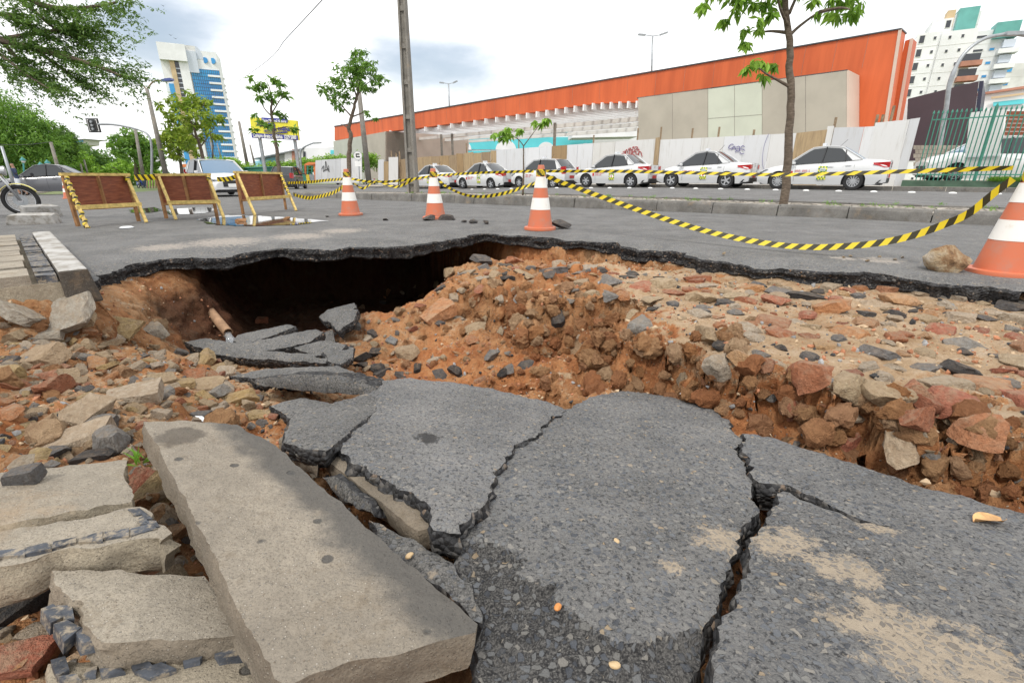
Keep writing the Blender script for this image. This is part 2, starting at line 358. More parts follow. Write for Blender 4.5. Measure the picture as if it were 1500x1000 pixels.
    red = q.mixc(q.mr(n3, .38, .62), q.ramp(f, [(0.3, (0.16, 0.07, 0.035)), (0.43, (0.33, 0.155, 0.07)), (0.52, (0.47, 0.25, 0.12)), (0.63, (0.55, 0.34, 0.19)), (0.77, (0.6, 0.45, 0.3))]), q.ramp(f, [(0.3, (0.19, 0.06, 0.03)), (0.43, (0.4, 0.15, 0.06)), (0.53, (0.53, 0.23, 0.095)), (0.65, (0.58, 0.33, 0.165)), (0.79, (0.62, 0.46, 0.3))]))
    snd = q.ramp(f, [(0.32, (0.33, 0.2, 0.11)), (0.46, (0.5, 0.345, 0.21)), (0.56, (0.58, 0.43, 0.29)), (0.7, (0.67, 0.54, 0.41))])
    sf = q.math('ADD', at.outputs['Fac'], q.math('MULTIPLY', q.math('SUBTRACT', q.noise(v, 9, 7, 0.75), 0.5), 2.0))
    c = q.mixc(q.mr(sf, 0.35, 0.72), red, snd)
    vo = q.vor(v, 75); cell = q.n('ShaderNodeSeparateColor'); q.l(vo.outputs['Color'], cell.inputs[0])
    mk = q.math('MULTIPLY', q.mr(vo.outputs['Distance'], 0.36, 0.22), q.math('GREATER_THAN', cell.outputs[0], 0.7))
    c = q.mixc(q.math('MULTIPLY', mk, 0.8), c, q.ramp(cell.outputs[1], [(0, (0.3, 0.1, 0.05)), (0.4, (0.55, 0.3, 0.15)), (0.7, (0.62, 0.52, 0.4)), (0.9, (0.3, 0.28, 0.26)), (1, (0.04, 0.04, 0.04))]))
    c = q.mixc(at2.outputs['Fac'], c, q.mixc(0.88, c, (0.06, 0.03, 0.022)))  # damp soil tone, which also paints the cave's shade into the colour
    h = q.math('ADD', q.math('MULTIPLY', n2, 1.2), q.math('MULTIPLY', q.noise(v, 90, 5, 0.7), 0.8)); h = q.math('ADD', h, q.math('MULTIPLY', mk, 0.45))
    M['soil'] = q.fin(c, 0.95, q.bump(h, 1.0, 0.028), spec=0.15)
    M['stone_rust'] = rand_mat('stone_rust', [(0, (0.34, 0.1, 0.055)), (0.2, (0.52, 0.21, 0.09)), (0.4, (0.6, 0.31, 0.13)), (0.6, (0.46, 0.14, 0.085)), (0.8, (0.62, 0.4, 0.2)), (1, (0.42, 0.18, 0.1))])
    M['stone_buff'] = rand_mat('stone_buff', [(0, (0.46, 0.34, 0.21)), (0.3, (0.54, 0.42, 0.27)), (0.55, (0.5, 0.44, 0.36)), (0.8, (0.62, 0.53, 0.42)), (1, (0.46, 0.33, 0.2))])
    M['stone_grey'] = rand_mat('stone_grey', [(0, (0.15, 0.155, 0.165)), (0.4, (0.24, 0.24, 0.24)), (0.75, (0.33, 0.32, 0.3)), (1, (0.12, 0.13, 0.15))], streak=0.2)
    M['stone_black'] = rand_mat('stone_black', [(0, (0.03, 0.03, 0.033)), (0.6, (0.07, 0.07, 0.075)), (1, (0.12, 0.12, 0.125))], streak=0.15)
    M['stone_ochre'] = rand_mat('stone_ochre', [(0, (0.5, 0.35, 0.15)), (0.5, (0.6, 0.45, 0.22)), (1, (0.52, 0.38, 0.2))])
    # plywood, painted laths, cone plastic
    q = NT('plywood'); v = q.obj(); mp = q.n('ShaderNodeMapping'); mp.inputs['Scale'].default_value = (2, 2, 14); q.l(v, mp.inputs[0]); n = q.noise(mp.outputs[0], 4, 6, 0.6)
    c = q.ramp(n, [(0.25, (0.1, 0.025, 0.012)), (0.5, (0.21, 0.055, 0.022)), (0.75, (0.3, 0.1, 0.045))])
    c = q.mixc(q.mr(q.noise(v, 9, 6, 0.7), 0.62, 0.75, 0, 0.35), c, (0.5, 0.35, 0.25)); M['plywood'] = q.fin(c, 0.6, q.bump(n, 0.2, 0.01))
    plain('lath', (0.6, 0.44, 0.15), 0.75, 0.25, 20, 0.3); plain('lath_brown', (0.3, 0.15, 0.06), 0.8, 0.3, 14, 0.3)
    q = NT('cone_orange'); v = q.obj(); n = q.noise(v, 7, 6, 0.7)
    M['cone_orange'] = q.fin(q.mixc(q.mr(n, 0.42, 0.7, 0, 0.85), (0.56, 0.15, 0.07), (0.42, 0.19, 0.13)), 0.5)
    q = NT('cone_white'); v = q.obj(); n = q.noise(v, 9, 6, 0.7); M['cone_white'] = q.fin(q.mixc(q.mr(n, 0.52, 0.75, 0, 0.6), (0.78, 0.77, 0.74), (0.52, 0.46, 0.36)), 0.5)
    # hazard tape: stripes run from its own length coordinate
    q = NT('tape'); uv = q.n('ShaderNodeUVMap'); sx = q.n('ShaderNodeSeparateXYZ'); q.l(uv.outputs[0], sx.inputs[0])
    f = q.math('FRACT', q.math('ADD', q.math('DIVIDE', sx.outputs[0], 0.105), q.math('MULTIPLY', sx.outputs[1], 0.45)))
    c = q.mixc(q.math('GREATER_THAN', f, 0.5), (0.78, 0.6, 0.03), (0.045, 0.04, 0.02)); q.fin(c, 0.35)
    tr = q.n('ShaderNodeBsdfTranslucent'); q.l(c, tr.inputs[0]); ms = q.n('ShaderNodeMixShader'); ms.inputs[0].default_value = 0.25
    q.l(q.p.outputs[0], ms.inputs[1]); q.l(tr.outputs[0], ms.inputs[2]); q.l(ms.outputs[0], q.out.inputs[0]); M['tape'] = q.m
    # water
    q = NT('puddle_water'); v = q.pos(); q.fin((0.05, 0.045, 0.04), 0.03, q.bump(q.noise(v, 9, 2), 0.04, 0.01), spec=0.9); M['puddle_water'] = q.m
    q = NT('running_water'); q.fin((0.85, 0.9, 0.95), 0.05); q.p.inputs['Transmission Weight'].default_value = 0.75; q.p.inputs['IOR'].default_value = 1.33; M['running_water'] = q.m
    # cars
    def paint(name, c, rough=0.3):
        q = NT(name); q.fin(c, rough); q.p.inputs['Coat Weight'].default_value = 0.6; q.p.inputs['Coat Roughness'].default_value = 0.08; M[name] = q.m
    paint('paint_white', (0.63, 0.64, 0.65)); paint('paint_grey', (0.13, 0.135, 0.15)); paint('paint_dark', (0.06, 0.062, 0.068)); paint('paint_yellow', (0.62, 0.55, 0.12)); paint('paint_blue', (0.03, 0.06, 0.25))
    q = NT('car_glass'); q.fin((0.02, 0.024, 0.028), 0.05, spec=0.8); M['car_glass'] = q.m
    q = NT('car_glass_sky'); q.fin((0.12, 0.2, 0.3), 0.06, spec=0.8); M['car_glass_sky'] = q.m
    plain('rubber', (0.018, 0.018, 0.019), 0.8, 0.2); plain('alloy', (0.5, 0.51, 0.53), 0.35, 0.1, metal=0.7); plain('black_plastic', (0.025, 0.025, 0.028), 0.55, 0.2)
    q = NT('tail_red'); q.fin((0.42, 0.012, 0.015), 0.15, spec=0.7); M['tail_red'] = q.m
    q = NT('lamp_clear'); q.fin((0.6, 0.62, 0.65), 0.08, spec=0.8); M['lamp_clear'] = q.m
    plain('red_print', (0.5, 0.03, 0.03), 0.5, 0.1); plain('yellow_print', (0.75, 0.68, 0.05), 0.5, 0.08); plain('green_print', (0.05, 0.2, 0.06), 0.5, 0.1); plain('white_print', (0.8, 0.8, 0.78), 0.5, 0.05); plain('blue_print', (0.04, 0.045, 0.28), 0.5, 0.1); plain('black_print', (0.02, 0.02, 0.02), 0.6, 0.1)
    # buildings
    q = NT('orange_cladding'); v = q.pos(); mp = q.n('ShaderNodeMapping'); mp.inputs['Scale'].default_value = (1.2, 1.2, .12); q.l(v, mp.inputs[0]); n = q.noise(mp.outputs[0], 0.9, 6, 0.65); M['orange_cladding'] = q.fin(q.mixc(q.mr(n, 0.3, 0.7), (0.5, 0.088, 0.02), (0.65, 0.13, 0.034)), 0.55)
    plain('grey_cladding', (0.4, 0.37, 0.31), 0.7, 0.08, 0.6, 0, objspace=False); plain('green_cladding', (0.52, 0.55, 0.46), 0.7, 0.06, 0.6, objspace=False); plain('beige_cladding', (0.6, 0.48, 0.4), 0.7, 0.06, 0.6, objspace=False); plain('green_grey_cladding', (0.44, 0.46, 0.4), 0.7, 0.06, 0.5, objspace=False)
    plain('white_wall', (0.78, 0.79, 0.8), 0.7, 0.07, 0.25, objspace=False); plain('offwhite_wall', (0.66, 0.66, 0.64), 0.75, 0.12, 0.3, objspace=False); plain('turquoise', (0.12, 0.6, 0.66), 0.7, 0.06, 0.4, objspace=False); plain('skyblue_wall', (0.3, 0.62, 0.78), 0.7, 0.1, 0.4, objspace=False)
    plain('maroon_wall', (0.055, 0.035, 0.045), 0.6, 0.1, 0.5, objspace=False); plain('navy_wall', (0.02, 0.022, 0.05), 0.5, 0.1); plain('terracotta', (0.42, 0.2, 0.14), 0.8, 0.15, 0.6); plain('teal_wall', (0.12, 0.36, 0.33), 0.6, 0.1, 0.5); plain('tan_wall', (0.55, 0.42, 0.26), 0.8, 0.1, 0.6)
    q = NT('blue_glass'); v = q.pos(); n = q.noise(v, 0.12, 4); q.fin(q.mixc(q.mr(n, 0.3, 0.7), (0.01, 0.19, 0.5), (0.02, 0.33, 0.68)), 0.08, spec=0.7); M['blue_glass'] = q.m
    q = NT('dark_glass'); q.fin((0.03, 0.035, 0.045), 0.08, spec=0.7); M['dark_glass'] = q.m
    q = NT('pale_panel'); q.fin((0.55, 0.6, 0.68), 0.25); M['pale_panel'] = q.m
    # hoarding boards
    q = NT('board_white'); v = q.pos(); mp = q.n('ShaderNodeMapping'); mp.inputs['Scale'].default_value = (3, 3, 0.35); q.l(v, mp.inputs[0]); n = q.noise(mp.outputs[0], 2.2, 6, 0.7); oi = q.n('ShaderNodeObjectInfo')
    b = q.ramp(oi.outputs['Random'], [(0, (0.55, 0.56, 0.58)), (0.5, (0.68, 0.69, 0.71)), (1, (0.62, 0.61, 0.58))]); c = q.mixc(q.mr(n, 0.5, 0.8, 0, 0.5), b, (0.36, 0.33, 0.28)); M['board_white'] = q.fin(c, 0.7)
    q = NT('board_wood'); v = q.pos(); mp = q.n('ShaderNodeMapping'); mp.inputs['Scale'].default_value = (5, 5, 0.5); q.l(v, mp.inputs[0]); n = q.noise(mp.outputs[0], 2.5, 6, 0.7); oi = q.n('ShaderNodeObjectInfo')
    b = q.ramp(oi.outputs['Random'], [(0, (0.33, 0.22, 0.11)), (0.5, (0.42, 0.31, 0.18)), (1, (0.3, 0.22, 0.14))]); c = q.mixc(q.mr(n, 0.4, 0.75, 0, 0.6), b, (0.15, 0.1, 0.06)); M['board_wood'] = q.fin(c, 0.8)
    plain('post_wood', (0.26, 0.19, 0.12), 0.85, 0.3, 6, 0.2); plain('iron_green', (0.05, 0.22, 0.16), 0.5, 0.15, 5); plain('wall_green', (0.06, 0.11, 0.075), 0.8, 0.3, 2, objspace=False); plain('galvanised', (0.35, 0.37, 0.39), 0.45, 0.15, 5, metal=0.5); plain('dark_metal', (0.05, 0.055, 0.06), 0.5, 0.2); plain('teal_metal', (0.03, 0.2, 0.2), 0.5, 0.2)
    plain('skin', (0.42, 0.24, 0.16), 0.6, 0.05); plain('cloth_navy', (0.03, 0.045, 0.09), 0.9, 0.2); plain('cloth_white', (0.6, 0.64, 0.7), 0.9, 0.1); plain('cloth_blue', (0.02, 0.06, 0.4), 0.9, 0.15); plain('hair_dark', (0.015, 0.012, 0.01), 0.7, 0.2)
    plain('clay_pipe', (0.36, 0.22, 0.13), 0.8, 0.25, 12, 0.4); plain('awning_orange', (0.65, 0.2, 0.07), 0.7, 0.1); plain('lime', (0.3, 0.7, 0.05), 0.5, 0.1); plain('bin_yellow', (0.65, 0.5, 0.05), 0.5, 0.1)
    plain('dry_leaf', (0.55, 0.32, 0.14), 0.8, 0.3, 40); plain('fresh_leaf', (0.5, 0.42, 0.08), 0.7, 0.4, 30); plain('paper_white', (0.75, 0.77, 0.8), 0.7, 0.05); plain('pebble_tan', (0.5, 0.36, 0.2), 0.5, 0.2, 40); plain('pebble_orange', (0.55, 0.22, 0.06), 0.5, 0.2, 40)
    plain('bitumen_wet', (0.02, 0.02, 0.02), 0.5, 0.3, 20)
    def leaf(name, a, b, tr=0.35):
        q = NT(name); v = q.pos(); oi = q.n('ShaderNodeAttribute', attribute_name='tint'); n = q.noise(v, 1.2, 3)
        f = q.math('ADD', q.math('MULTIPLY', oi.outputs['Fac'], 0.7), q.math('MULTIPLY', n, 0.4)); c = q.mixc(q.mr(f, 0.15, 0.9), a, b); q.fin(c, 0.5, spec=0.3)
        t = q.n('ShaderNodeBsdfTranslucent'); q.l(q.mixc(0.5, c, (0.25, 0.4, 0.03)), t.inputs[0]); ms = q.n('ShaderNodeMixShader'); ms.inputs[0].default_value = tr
        q.l(q.p.outputs[0], ms.inputs[1]); q.l(t.outputs[0], ms.inputs[2]); q.l(ms.outputs[0], q.out.inputs[0]); M[name] = q.m
    leaf('leaf_mid', (0.06, 0.16, 0.03), (0.2, 0.36, 0.07)); leaf('leaf_dark', (0.03, 0.09, 0.02), (0.11, 0.22, 0.05)); leaf('leaf_lime', (0.14, 0.24, 0.03), (0.34, 0.42, 0.05)); leaf('leaf_bright', (0.11, 0.25, 0.03), (0.3, 0.5, 0.07)); leaf('leaf_fine', (0.05, 0.13, 0.03), (0.17, 0.28, 0.08)); leaf('leaf_grass', (0.08, 0.2, 0.02), (0.2, 0.4, 0.05))
    q = NT('bark'); v = q.obj(); mp = q.n('ShaderNodeMapping'); mp.inputs['Scale'].default_value = (1, 1, 3); q.l(v, mp.inputs[0]); n = q.noise(mp.outputs[0], 12, 6, 0.7); M['bark'] = q.fin(q.ramp(n, [(0.3, (0.06, 0.042, 0.03)), (0.55, (0.15, 0.115, 0.085)), (0.75, (0.27, 0.22, 0.17))]), 0.9, q.bump(n, 0.7, 0.02))
    # cobbles of the median, ground beyond
    q = NT('cobbles'); v = q.pos(); vo = q.vor(v, 9); ve = q.vor(v, 9, 'DISTANCE_TO_EDGE'); cell = q.n('ShaderNodeSeparateColor'); q.l(vo.outputs['Color'], cell.inputs[0])
    c = q.ramp(cell.outputs[0], [(0, (0.22, 0.2, 0.17)), (0.5, (0.34, 0.3, 0.25)), (1, (0.46, 0.42, 0.37))]); c = q.mixc(q.mr(ve.outputs['Distance'], 0.09, 0.03), c, (0.12, 0.1, 0.08)); c = q.mixc(q.mr(q.noise(v, 1.2, 5), 0.6, 0.72, 0, 0.5), c, (0.1, 0.16, 0.05))
    M['cobbles'] = q.fin(c, 0.9, q.bump(q.mr(ve.outputs['Distance'], 0, 0.12), 0.8, 0.03))
    q = NT('ground_far'); v = q.pos(); n = q.noise(v, 0.15, 6, 0.6); M['ground_far'] = q.fin(q.ramp(n, [(0.35, (0.07, 0.12, 0.03)), (0.55, (0.14, 0.17, 0.06)), (0.7, (0.26, 0.21, 0.14))]), 0.95)
    q = NT('pavement'); v = q.pos(); n = q.noise(v, 1.5, 6, 0.65); M['pavement'] = q.fin(q.ramp(n, [(0.3, (0.24, 0.21, 0.17)), (0.6, (0.38, 0.34, 0.29)), (0.75, (0.46, 0.42, 0.36))]), 0.9, q.bump(q.noise(v, 20, 5), 0.3, 0.01))
build_mats()
MA = MATS
# ------------------------------------------------------------------ the hole: rim of the road, soil underneath
RIM_PX = [(118, 403), (140, 399), (160, 389), (192, 381), (255, 374), (330, 368), (400, 360), (450, 360), (500, 361), (560, 356), (610, 351), (650, 347), (700, 337), (760, 341), (800, 343), (850, 348), (900, 353), (960, 361), (1010, 370), (1080, 380), (1150, 386), (1250, 393), (1350, 403), (1420, 411), (1500, 420)]
CAVE = {192: .05, 255: .12, 330: 1.2, 400: 3.0, 450: 3.8, 500: 4.2, 560: 4.2, 610: 3.8, 650: 2.8, 700: 1.0, 760: .12}
rim_w = [Gf(a, b, 0) for a, b in RIM_PX]
rim2 = [(p.x, p.y) for p in rim_w]
tail = [(3.5, 2.2), (3.9, 1.2), (3.4, .1), (2.3, -.9), (1.0, -1.6), (-1.2, -1.7), (-3.2, -1.1), (-3.9, .4)]
swl = [tuple(ST(3.47, -1.7)[:2]), tuple(ST(3.47, .36)[:2])]
def densify(P, step, closed=False, amp=0.0, seed=0):
    out = []; n = len(P); L = 0
    for i in range(n if closed else n - 1):
        a = Vector(P[i][:2]); b = Vector(P[(i + 1) % n][:2]); d = b - a; k = max(1, int(d.length / step)); nv = Vector((-d.y, d.x)).normalized() if d.length else Vector((0, 0))
        for j in range(k):
            f = j / k; p = a + d * f; l = L + d.length * f
            o = amp * (float(perlin(l * 9, seed * 3.1, seed)) + 0.6 * float(perlin(l * 27, seed * 1.7, seed + 2)) + 0.35 * float(perlin(l * 80, seed * .7, seed + 4)))
            out.append((p.x + nv.x * o, p.y + nv.y * o))
        L += d.length
    if not closed: out.append(tuple(P[-1][:2]))
    return out
rim_d = densify(rim2, 0.03, amp=0.075, seed=5)
HOLE = rim_d + tail + swl
rim_s = []
for (px, py), p in zip(RIM_PX, rim2):
    off = CAVE.get(px, .03); d = Vector(p) - Vector((-.4, 2.6)); d.normalize(); rim_s.append((p[0] + d.x * off, p[1] + d.y * off))
SOILP = densify(rim_s, 0.1, amp=.05, seed=9) + [(p[0] * 1.02, p[1] * 1.02) for p in tail] + swl
CTRL = [(0, 660, -.10), (100, 655, -.12), (200, 640, -.14), (0, 560, -.07), (100, 560, -.13), (200, 565, -.2), (300, 585, -.27), (0, 480, -.12), (100, 490, -.22), (200, 505, -.38), (270, 515, -.6), (340, 530, -.70), (400, 480, -1.0), (520, 445, -1.05), (430, 560, -.55), (400, 620, -.36), (460, 640, -.36), (500, 560, -.6), (505, 472, -.52), (480, 486, -.58), (540, 455, -.46), (520, 500, -.55),
        (230, 700, -.14), (300, 860, -.14), (100, 800, -.13), (0, 900, -.10), (60, 990, -.12), (300, 990, -.2), (560, 760, -.33), (620, 860, -.3),
        (560, 520, -.62), (600, 545, -.6), (700, 565, -.55), (820, 590, -.85), (860, 588, -.8), (950, 572, -.38), (1050, 600, -.36), (1100, 650, -.36), (1300, 715, -.36), (1500, 765, -.35),
        (560, 470, -.5), (600, 452, -.4), (620, 440, -.34), (660, 420, -.24), (720, 408, -.15), (790, 420, -.12), (840, 436, -.1), (930, 452, -.1), (1010, 480, -.11), (1070, 515, -.12), (1150, 530, -.13), (1300, 568, -.15), (1400, 590, -.18), (1500, 608, -.18), (1650, 650, -.18),
        (620, 490, -.5), (690, 465, -.47), (740, 475, -.47), (700, 520, -.52), (800, 500, -.43), (870, 520, -.3), (960, 520, -.24), (1010, 535, -.26), (1120, 580, -.27), (1250, 640, -.29), (1420, 690, -.3),
        (700, 380, -.2), (760, 384, -.18), (850, 396, -.17), (960, 417, -.15), (1100, 425, -.14), (1200, 432, -.14), (1500, 447, -.13), (1200, 475, -.16), (1400, 510, -.16), (1050, 450, -.13), (1500, 545, -.16), (900, 424, -.14), (650, 400, -.3)]
ctrl = [tuple(Gf(a, b, z)) for a, b, z in CTRL]
ctrl += [(-2.0, 5.0, -1.15), (-1.3, 5.6, -1.15), (-.75, 5.9, -1.0), (-1.8, 6.4, -1.3), (-1.6, 7.8, -1.4), (-.1, 5.25, -.32), (.7, 4.75, -.3), (1.3, 4.2, -.27), (1.8, 3.5, -.2), (-1.0, 4.6, -1.0),
         (0, 1.0, -.4), (.4, 1.5, -.48), (.5, .8, -.36), (.9, 1.1, -.42), (1.4, .7, -.38), (0, .4, -.3), (-.4, .2, -.22), (1.0, .2, -.36), (2.4, .7, -.35), (2.6, 1.4, -.2), (3.2, 1.8, -.16), (-1.2, .3, -.12), (-.3, 1.7, -.5), (0.1, -.9, -.25), (-2, 0, -.1), (-3, .8, -.08), (-3.1, 1.5, -.1)]
ctrl = np.array(ctrl)
def build_soil():
    xs = np.arange(-4.1, 4.15, 0.0125); ys = np.concatenate([np.arange(-1.9, 0.1, .04), np.arange(.1, 2.6, .0115), np.arange(2.6, 4.6, .017), np.arange(4.6, 9.2, .035)])
    X, Y = np.meshgrid(xs, ys); n = len(ctrl)
    def ker(r): return np.sqrt(r * r + 0.02 ** 2)
    D = np.hypot(ctrl[:, None, 0] - ctrl[None, :, 0], ctrl[:, None, 1] - ctrl[None, :, 1])
    A = np.zeros((n + 3, n + 3)); A[:n, :n] = ker(D) - 0.015 * np.eye(n); A[:n, n] = 1; A[:n, n + 1] = ctrl[:, 0]; A[:n, n + 2] = ctrl[:, 1]; A[n:, :n] = A[:n, n:].T
    w = np.linalg.solve(A, np.concatenate([ctrl[:, 2], [0, 0, 0]]))
    Xw = X + .05 * fbm(X * 4, Y * 4, 3, 41); Yw = Y + .05 * fbm(X * 4, Y * 4, 3, 47)
    Z = w[n] + w[n + 1] * Xw + w[n + 2] * Yw
    for i in range(n): Z += w[i] * ker(np.hypot(Xw - ctrl[i, 0], Yw - ctrl[i, 1]))
    Z = np.clip(Z, -1.5, 0.02)
    f = (Z + .38) / .25 + .42 * fbm(X * 5, Y * 5, 4, 52, ridged=True)        # the mound breaks off in steep scalloped faces
    Zs = -.39 + .26 * sstep((f - .3) / .42); wm = .8 * sstep((X + .75) / .35) * sstep((Z + .7) / .14) * sstep((-.13 - Z) / .04) * sstep((Y - 1.0) / .3) * (.3 + .7 * sstep((X - .1) / .5))
    Z = Z + wm * (Zs - Z)
    tt = X * T.x + Y * T.y; ss = X * S.x + Y * S.y
    terr = sstep((X - .55) / .4) * sstep((Z + .28) / .06)                      # flat stony terrace
    rub = sstep((-0.5 - X) / .5)
    rough = 1 - .6 * terr
    lump = np.abs(perlin(X * 6, Y * 6, 3)) * .085 + np.abs(perlin(X * 14, Y * 14, 5)) * .05 + np.abs(perlin(X * 31, Y * 31, 8)) * .026 + np.abs(perlin(X * 70, Y * 70, 12)) * .012
    gy, gx = np.gradient(Z, ys, xs); flat = 1 - .85 * sstep((np.hypot(gx, gy) - .6) / .9)
    Z = Z + flat * rough * (lump - .05 + .05 * fbm(X * 3, Y * 3, 4, 21))
    # scars running down the faces of the mound
    Z -= (1 - terr) * sstep((X + .6) / .3) * sstep((Y - 1.2) / .4) * .07 * np.maximum(0, fbm(X * 5, Y * 3.2, 4, 33, ridged=True))
    ins = in_poly(X, Y, SOILP); d = dist_poly(X, Y, SOILP); d = np.where(ins, d, -d) + .05 * fbm(X * 5, Y * 5, 4, 60)
    top = np.where(tt < .52, .03, -.125)
    wid = .16 + .42 * sstep((-2.05 - X) / .5) * sstep((Y - 2.6) / .4)
    Zf = top + (np.minimum(Z, top) - top) * sstep((d + .02) / wid)
    Z = Zf
    gy, gx = np.gradient(Z, ys, xs); sl = np.hypot(gx, gy); st = sstep((sl - .7) / 1.2)
    nx, ny = gx / (sl + 1e-6), gy / (sl + 1e-6)
    def tri(fr, sd): return np.abs(ny) * np.abs(perlin(X * fr, Z * fr * 1.2 + 40, sd)) + np.abs(nx) * np.abs(perlin(Y * fr + 9, Z * fr * 1.2 + 40, sd + 1))
    led = .05 * fbm((X + Y) * 4, Z * 9 + 40, 3, 71) + .06 * tri(5, 71) + .05 * tri(11, 73) + .03 * tri(24, 75) + .014 * tri(50, 79) - .04
    XX = X - nx * led * st; YY = Y - ny * led * st
    sand = np.clip(.04 + .55 * (1 - sstep((sl - .25) / .75)) * (.45 + .55 * terr) + .22 * terr + .45 * fbm(X * 1.6, Y * 1.6, 3, 90), 0, 1)
    sand = np.where(X < -.7, np.clip(sand * .8 + .3, 0, 1), sand)
    wet_shade = np.clip(sstep((Y - 3.0) / .6) * sstep((-1.0 - X) / .6) * 1.0 * sstep((-.14 - Z) / .25) + sstep((-.6 - Z) / .2) * .9, 0, .97)  # damp left wall, plus shade painted into the soil deep in the cave
    wet_shade = np.clip(wet_shade + .75 * sstep((-.33 - Z) / .1) * sstep((1.15 - Y) / .25), 0, .97)  # the same darkening on the low soil nearest the camera
    keep = d > -.5
    idx = np.arange(X.size).reshape(X.shape)
    q = np.stack([idx[:-1, :-1], idx[:-1, 1:], idx[1:, 1:], idx[1:, :-1]], -1)
    kq = (keep[:-1, :-1] | keep[1:, 1:]); F = q[kq]
    used = np.zeros(X.size, bool); used[F.ravel()] = True; rem = np.cumsum(used) - 1
    V = np.stack([XX.ravel(), YY.ravel(), Z.ravel()], -1)[used]
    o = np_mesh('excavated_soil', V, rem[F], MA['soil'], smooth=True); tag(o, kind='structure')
    for nm, arr in (('sand', sand), ('wet', wet_shade)):
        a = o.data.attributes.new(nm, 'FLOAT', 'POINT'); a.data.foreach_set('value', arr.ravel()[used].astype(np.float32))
    return o, xs, ys, Z, terr
SOIL, SX, SY, SZ, TERR = build_soil()
def soil_z(x, y):
    i = min(max(np.searchsorted(SX, x) - 1, 0), len(SX) - 2); j = min(max(np.searchsorted(SY, y) - 1, 0), len(SY) - 2)
    fx = (x - SX[i]) / (SX[i + 1] - SX[i]); fy = (y - SY[j]) / (SY[j + 1] - SY[j]); fx = min(max(fx, 0), 1); fy = min(max(fy, 0), 1)
    return float((SZ[j, i] * (1 - fx) + SZ[j, i + 1] * fx) * (1 - fy) + (SZ[j + 1, i] * (1 - fx) + SZ[j + 1, i + 1] * fx) * fy)
def soil_n(x, y, e=.04):
    return Vector((soil_z(x - e, y) - soil_z(x + e, y), soil_z(x, y - e) - soil_z(x, y + e), 2 * e)).normalized()
def hit(px, py):
    d = ray(px, py); k = .5
    while k < 9:
        p = CAM + d * k
        if p.z < soil_z(p.x, p.y): return p
        k += .012
    return p

# ------------------------------------------------------------------ road, ground, kerbs, pavements
rp = Gf(330, 345, 0); rp2 = Gf(230, 362, 0)
asphalt('asphalt_road', (0.095, 0.095, 0.096), chip=.75, scale=70, spots=[(tuple(Gf(240, 362, 0)), .28), (tuple(Gf(330, 354, 0)), .4), (tuple(Gf(440, 346, 0)), .35), (tuple(Gf(500, 338, 0)), .3), (tuple(Gf(1290, 381, 0)), .16), (tuple(Gf(1235, 378, 0)), .1)], bump=.35, sandc=(0.32, 0.285, 0.25))
def sheet(name, poly_st, z, mat, step=3.0, zf=None, parent=None, thick=0):
    # polygon in street coordinates, cut in strips along the street so that it follows the fall
    P = [Vector((a, b)) for a, b in poly_st]; V = [(p.x, p.y) for p in P]; E = [(i, (i + 1) % len(P)) for i in range(len(P))]
    smin = min(p.x for p in P); smax = max(p.x for p in P); tmin = min(p.y for p in P); tmax = max(p.y for p in P)
    pts = []
    for a in np.arange(math.ceil(smin / step) * step, smax, step):
        for b in np.arange(math.ceil(tmin / step) * step, tmax, step): pts.append((a, b))
    pts = [p for p, k in zip(pts, in_poly(np.array([p[0] for p in pts]), np.array([p[1] for p in pts]), V)) if k] if pts else []
    r = delaunay_2d_cdt([Vector(p) for p in V + pts], E, [], 0, 1e-5)
    vs = [ST(p.x, p.y, z if zf is None else zf(p.x, p.y)) for p in r[0]]
    c = [sum((r[0][i] for i in f), Vector((0, 0))) / len(f) for f in r[2]]
    k = in_poly(np.array([q.x for q in c]), np.array([q.y for q in c]), V); m = MB(); m.add(vs, [tuple(f) for f, kk in zip(r[2], k) if kk])
    o = m.build(name, mat, parent)
    return o
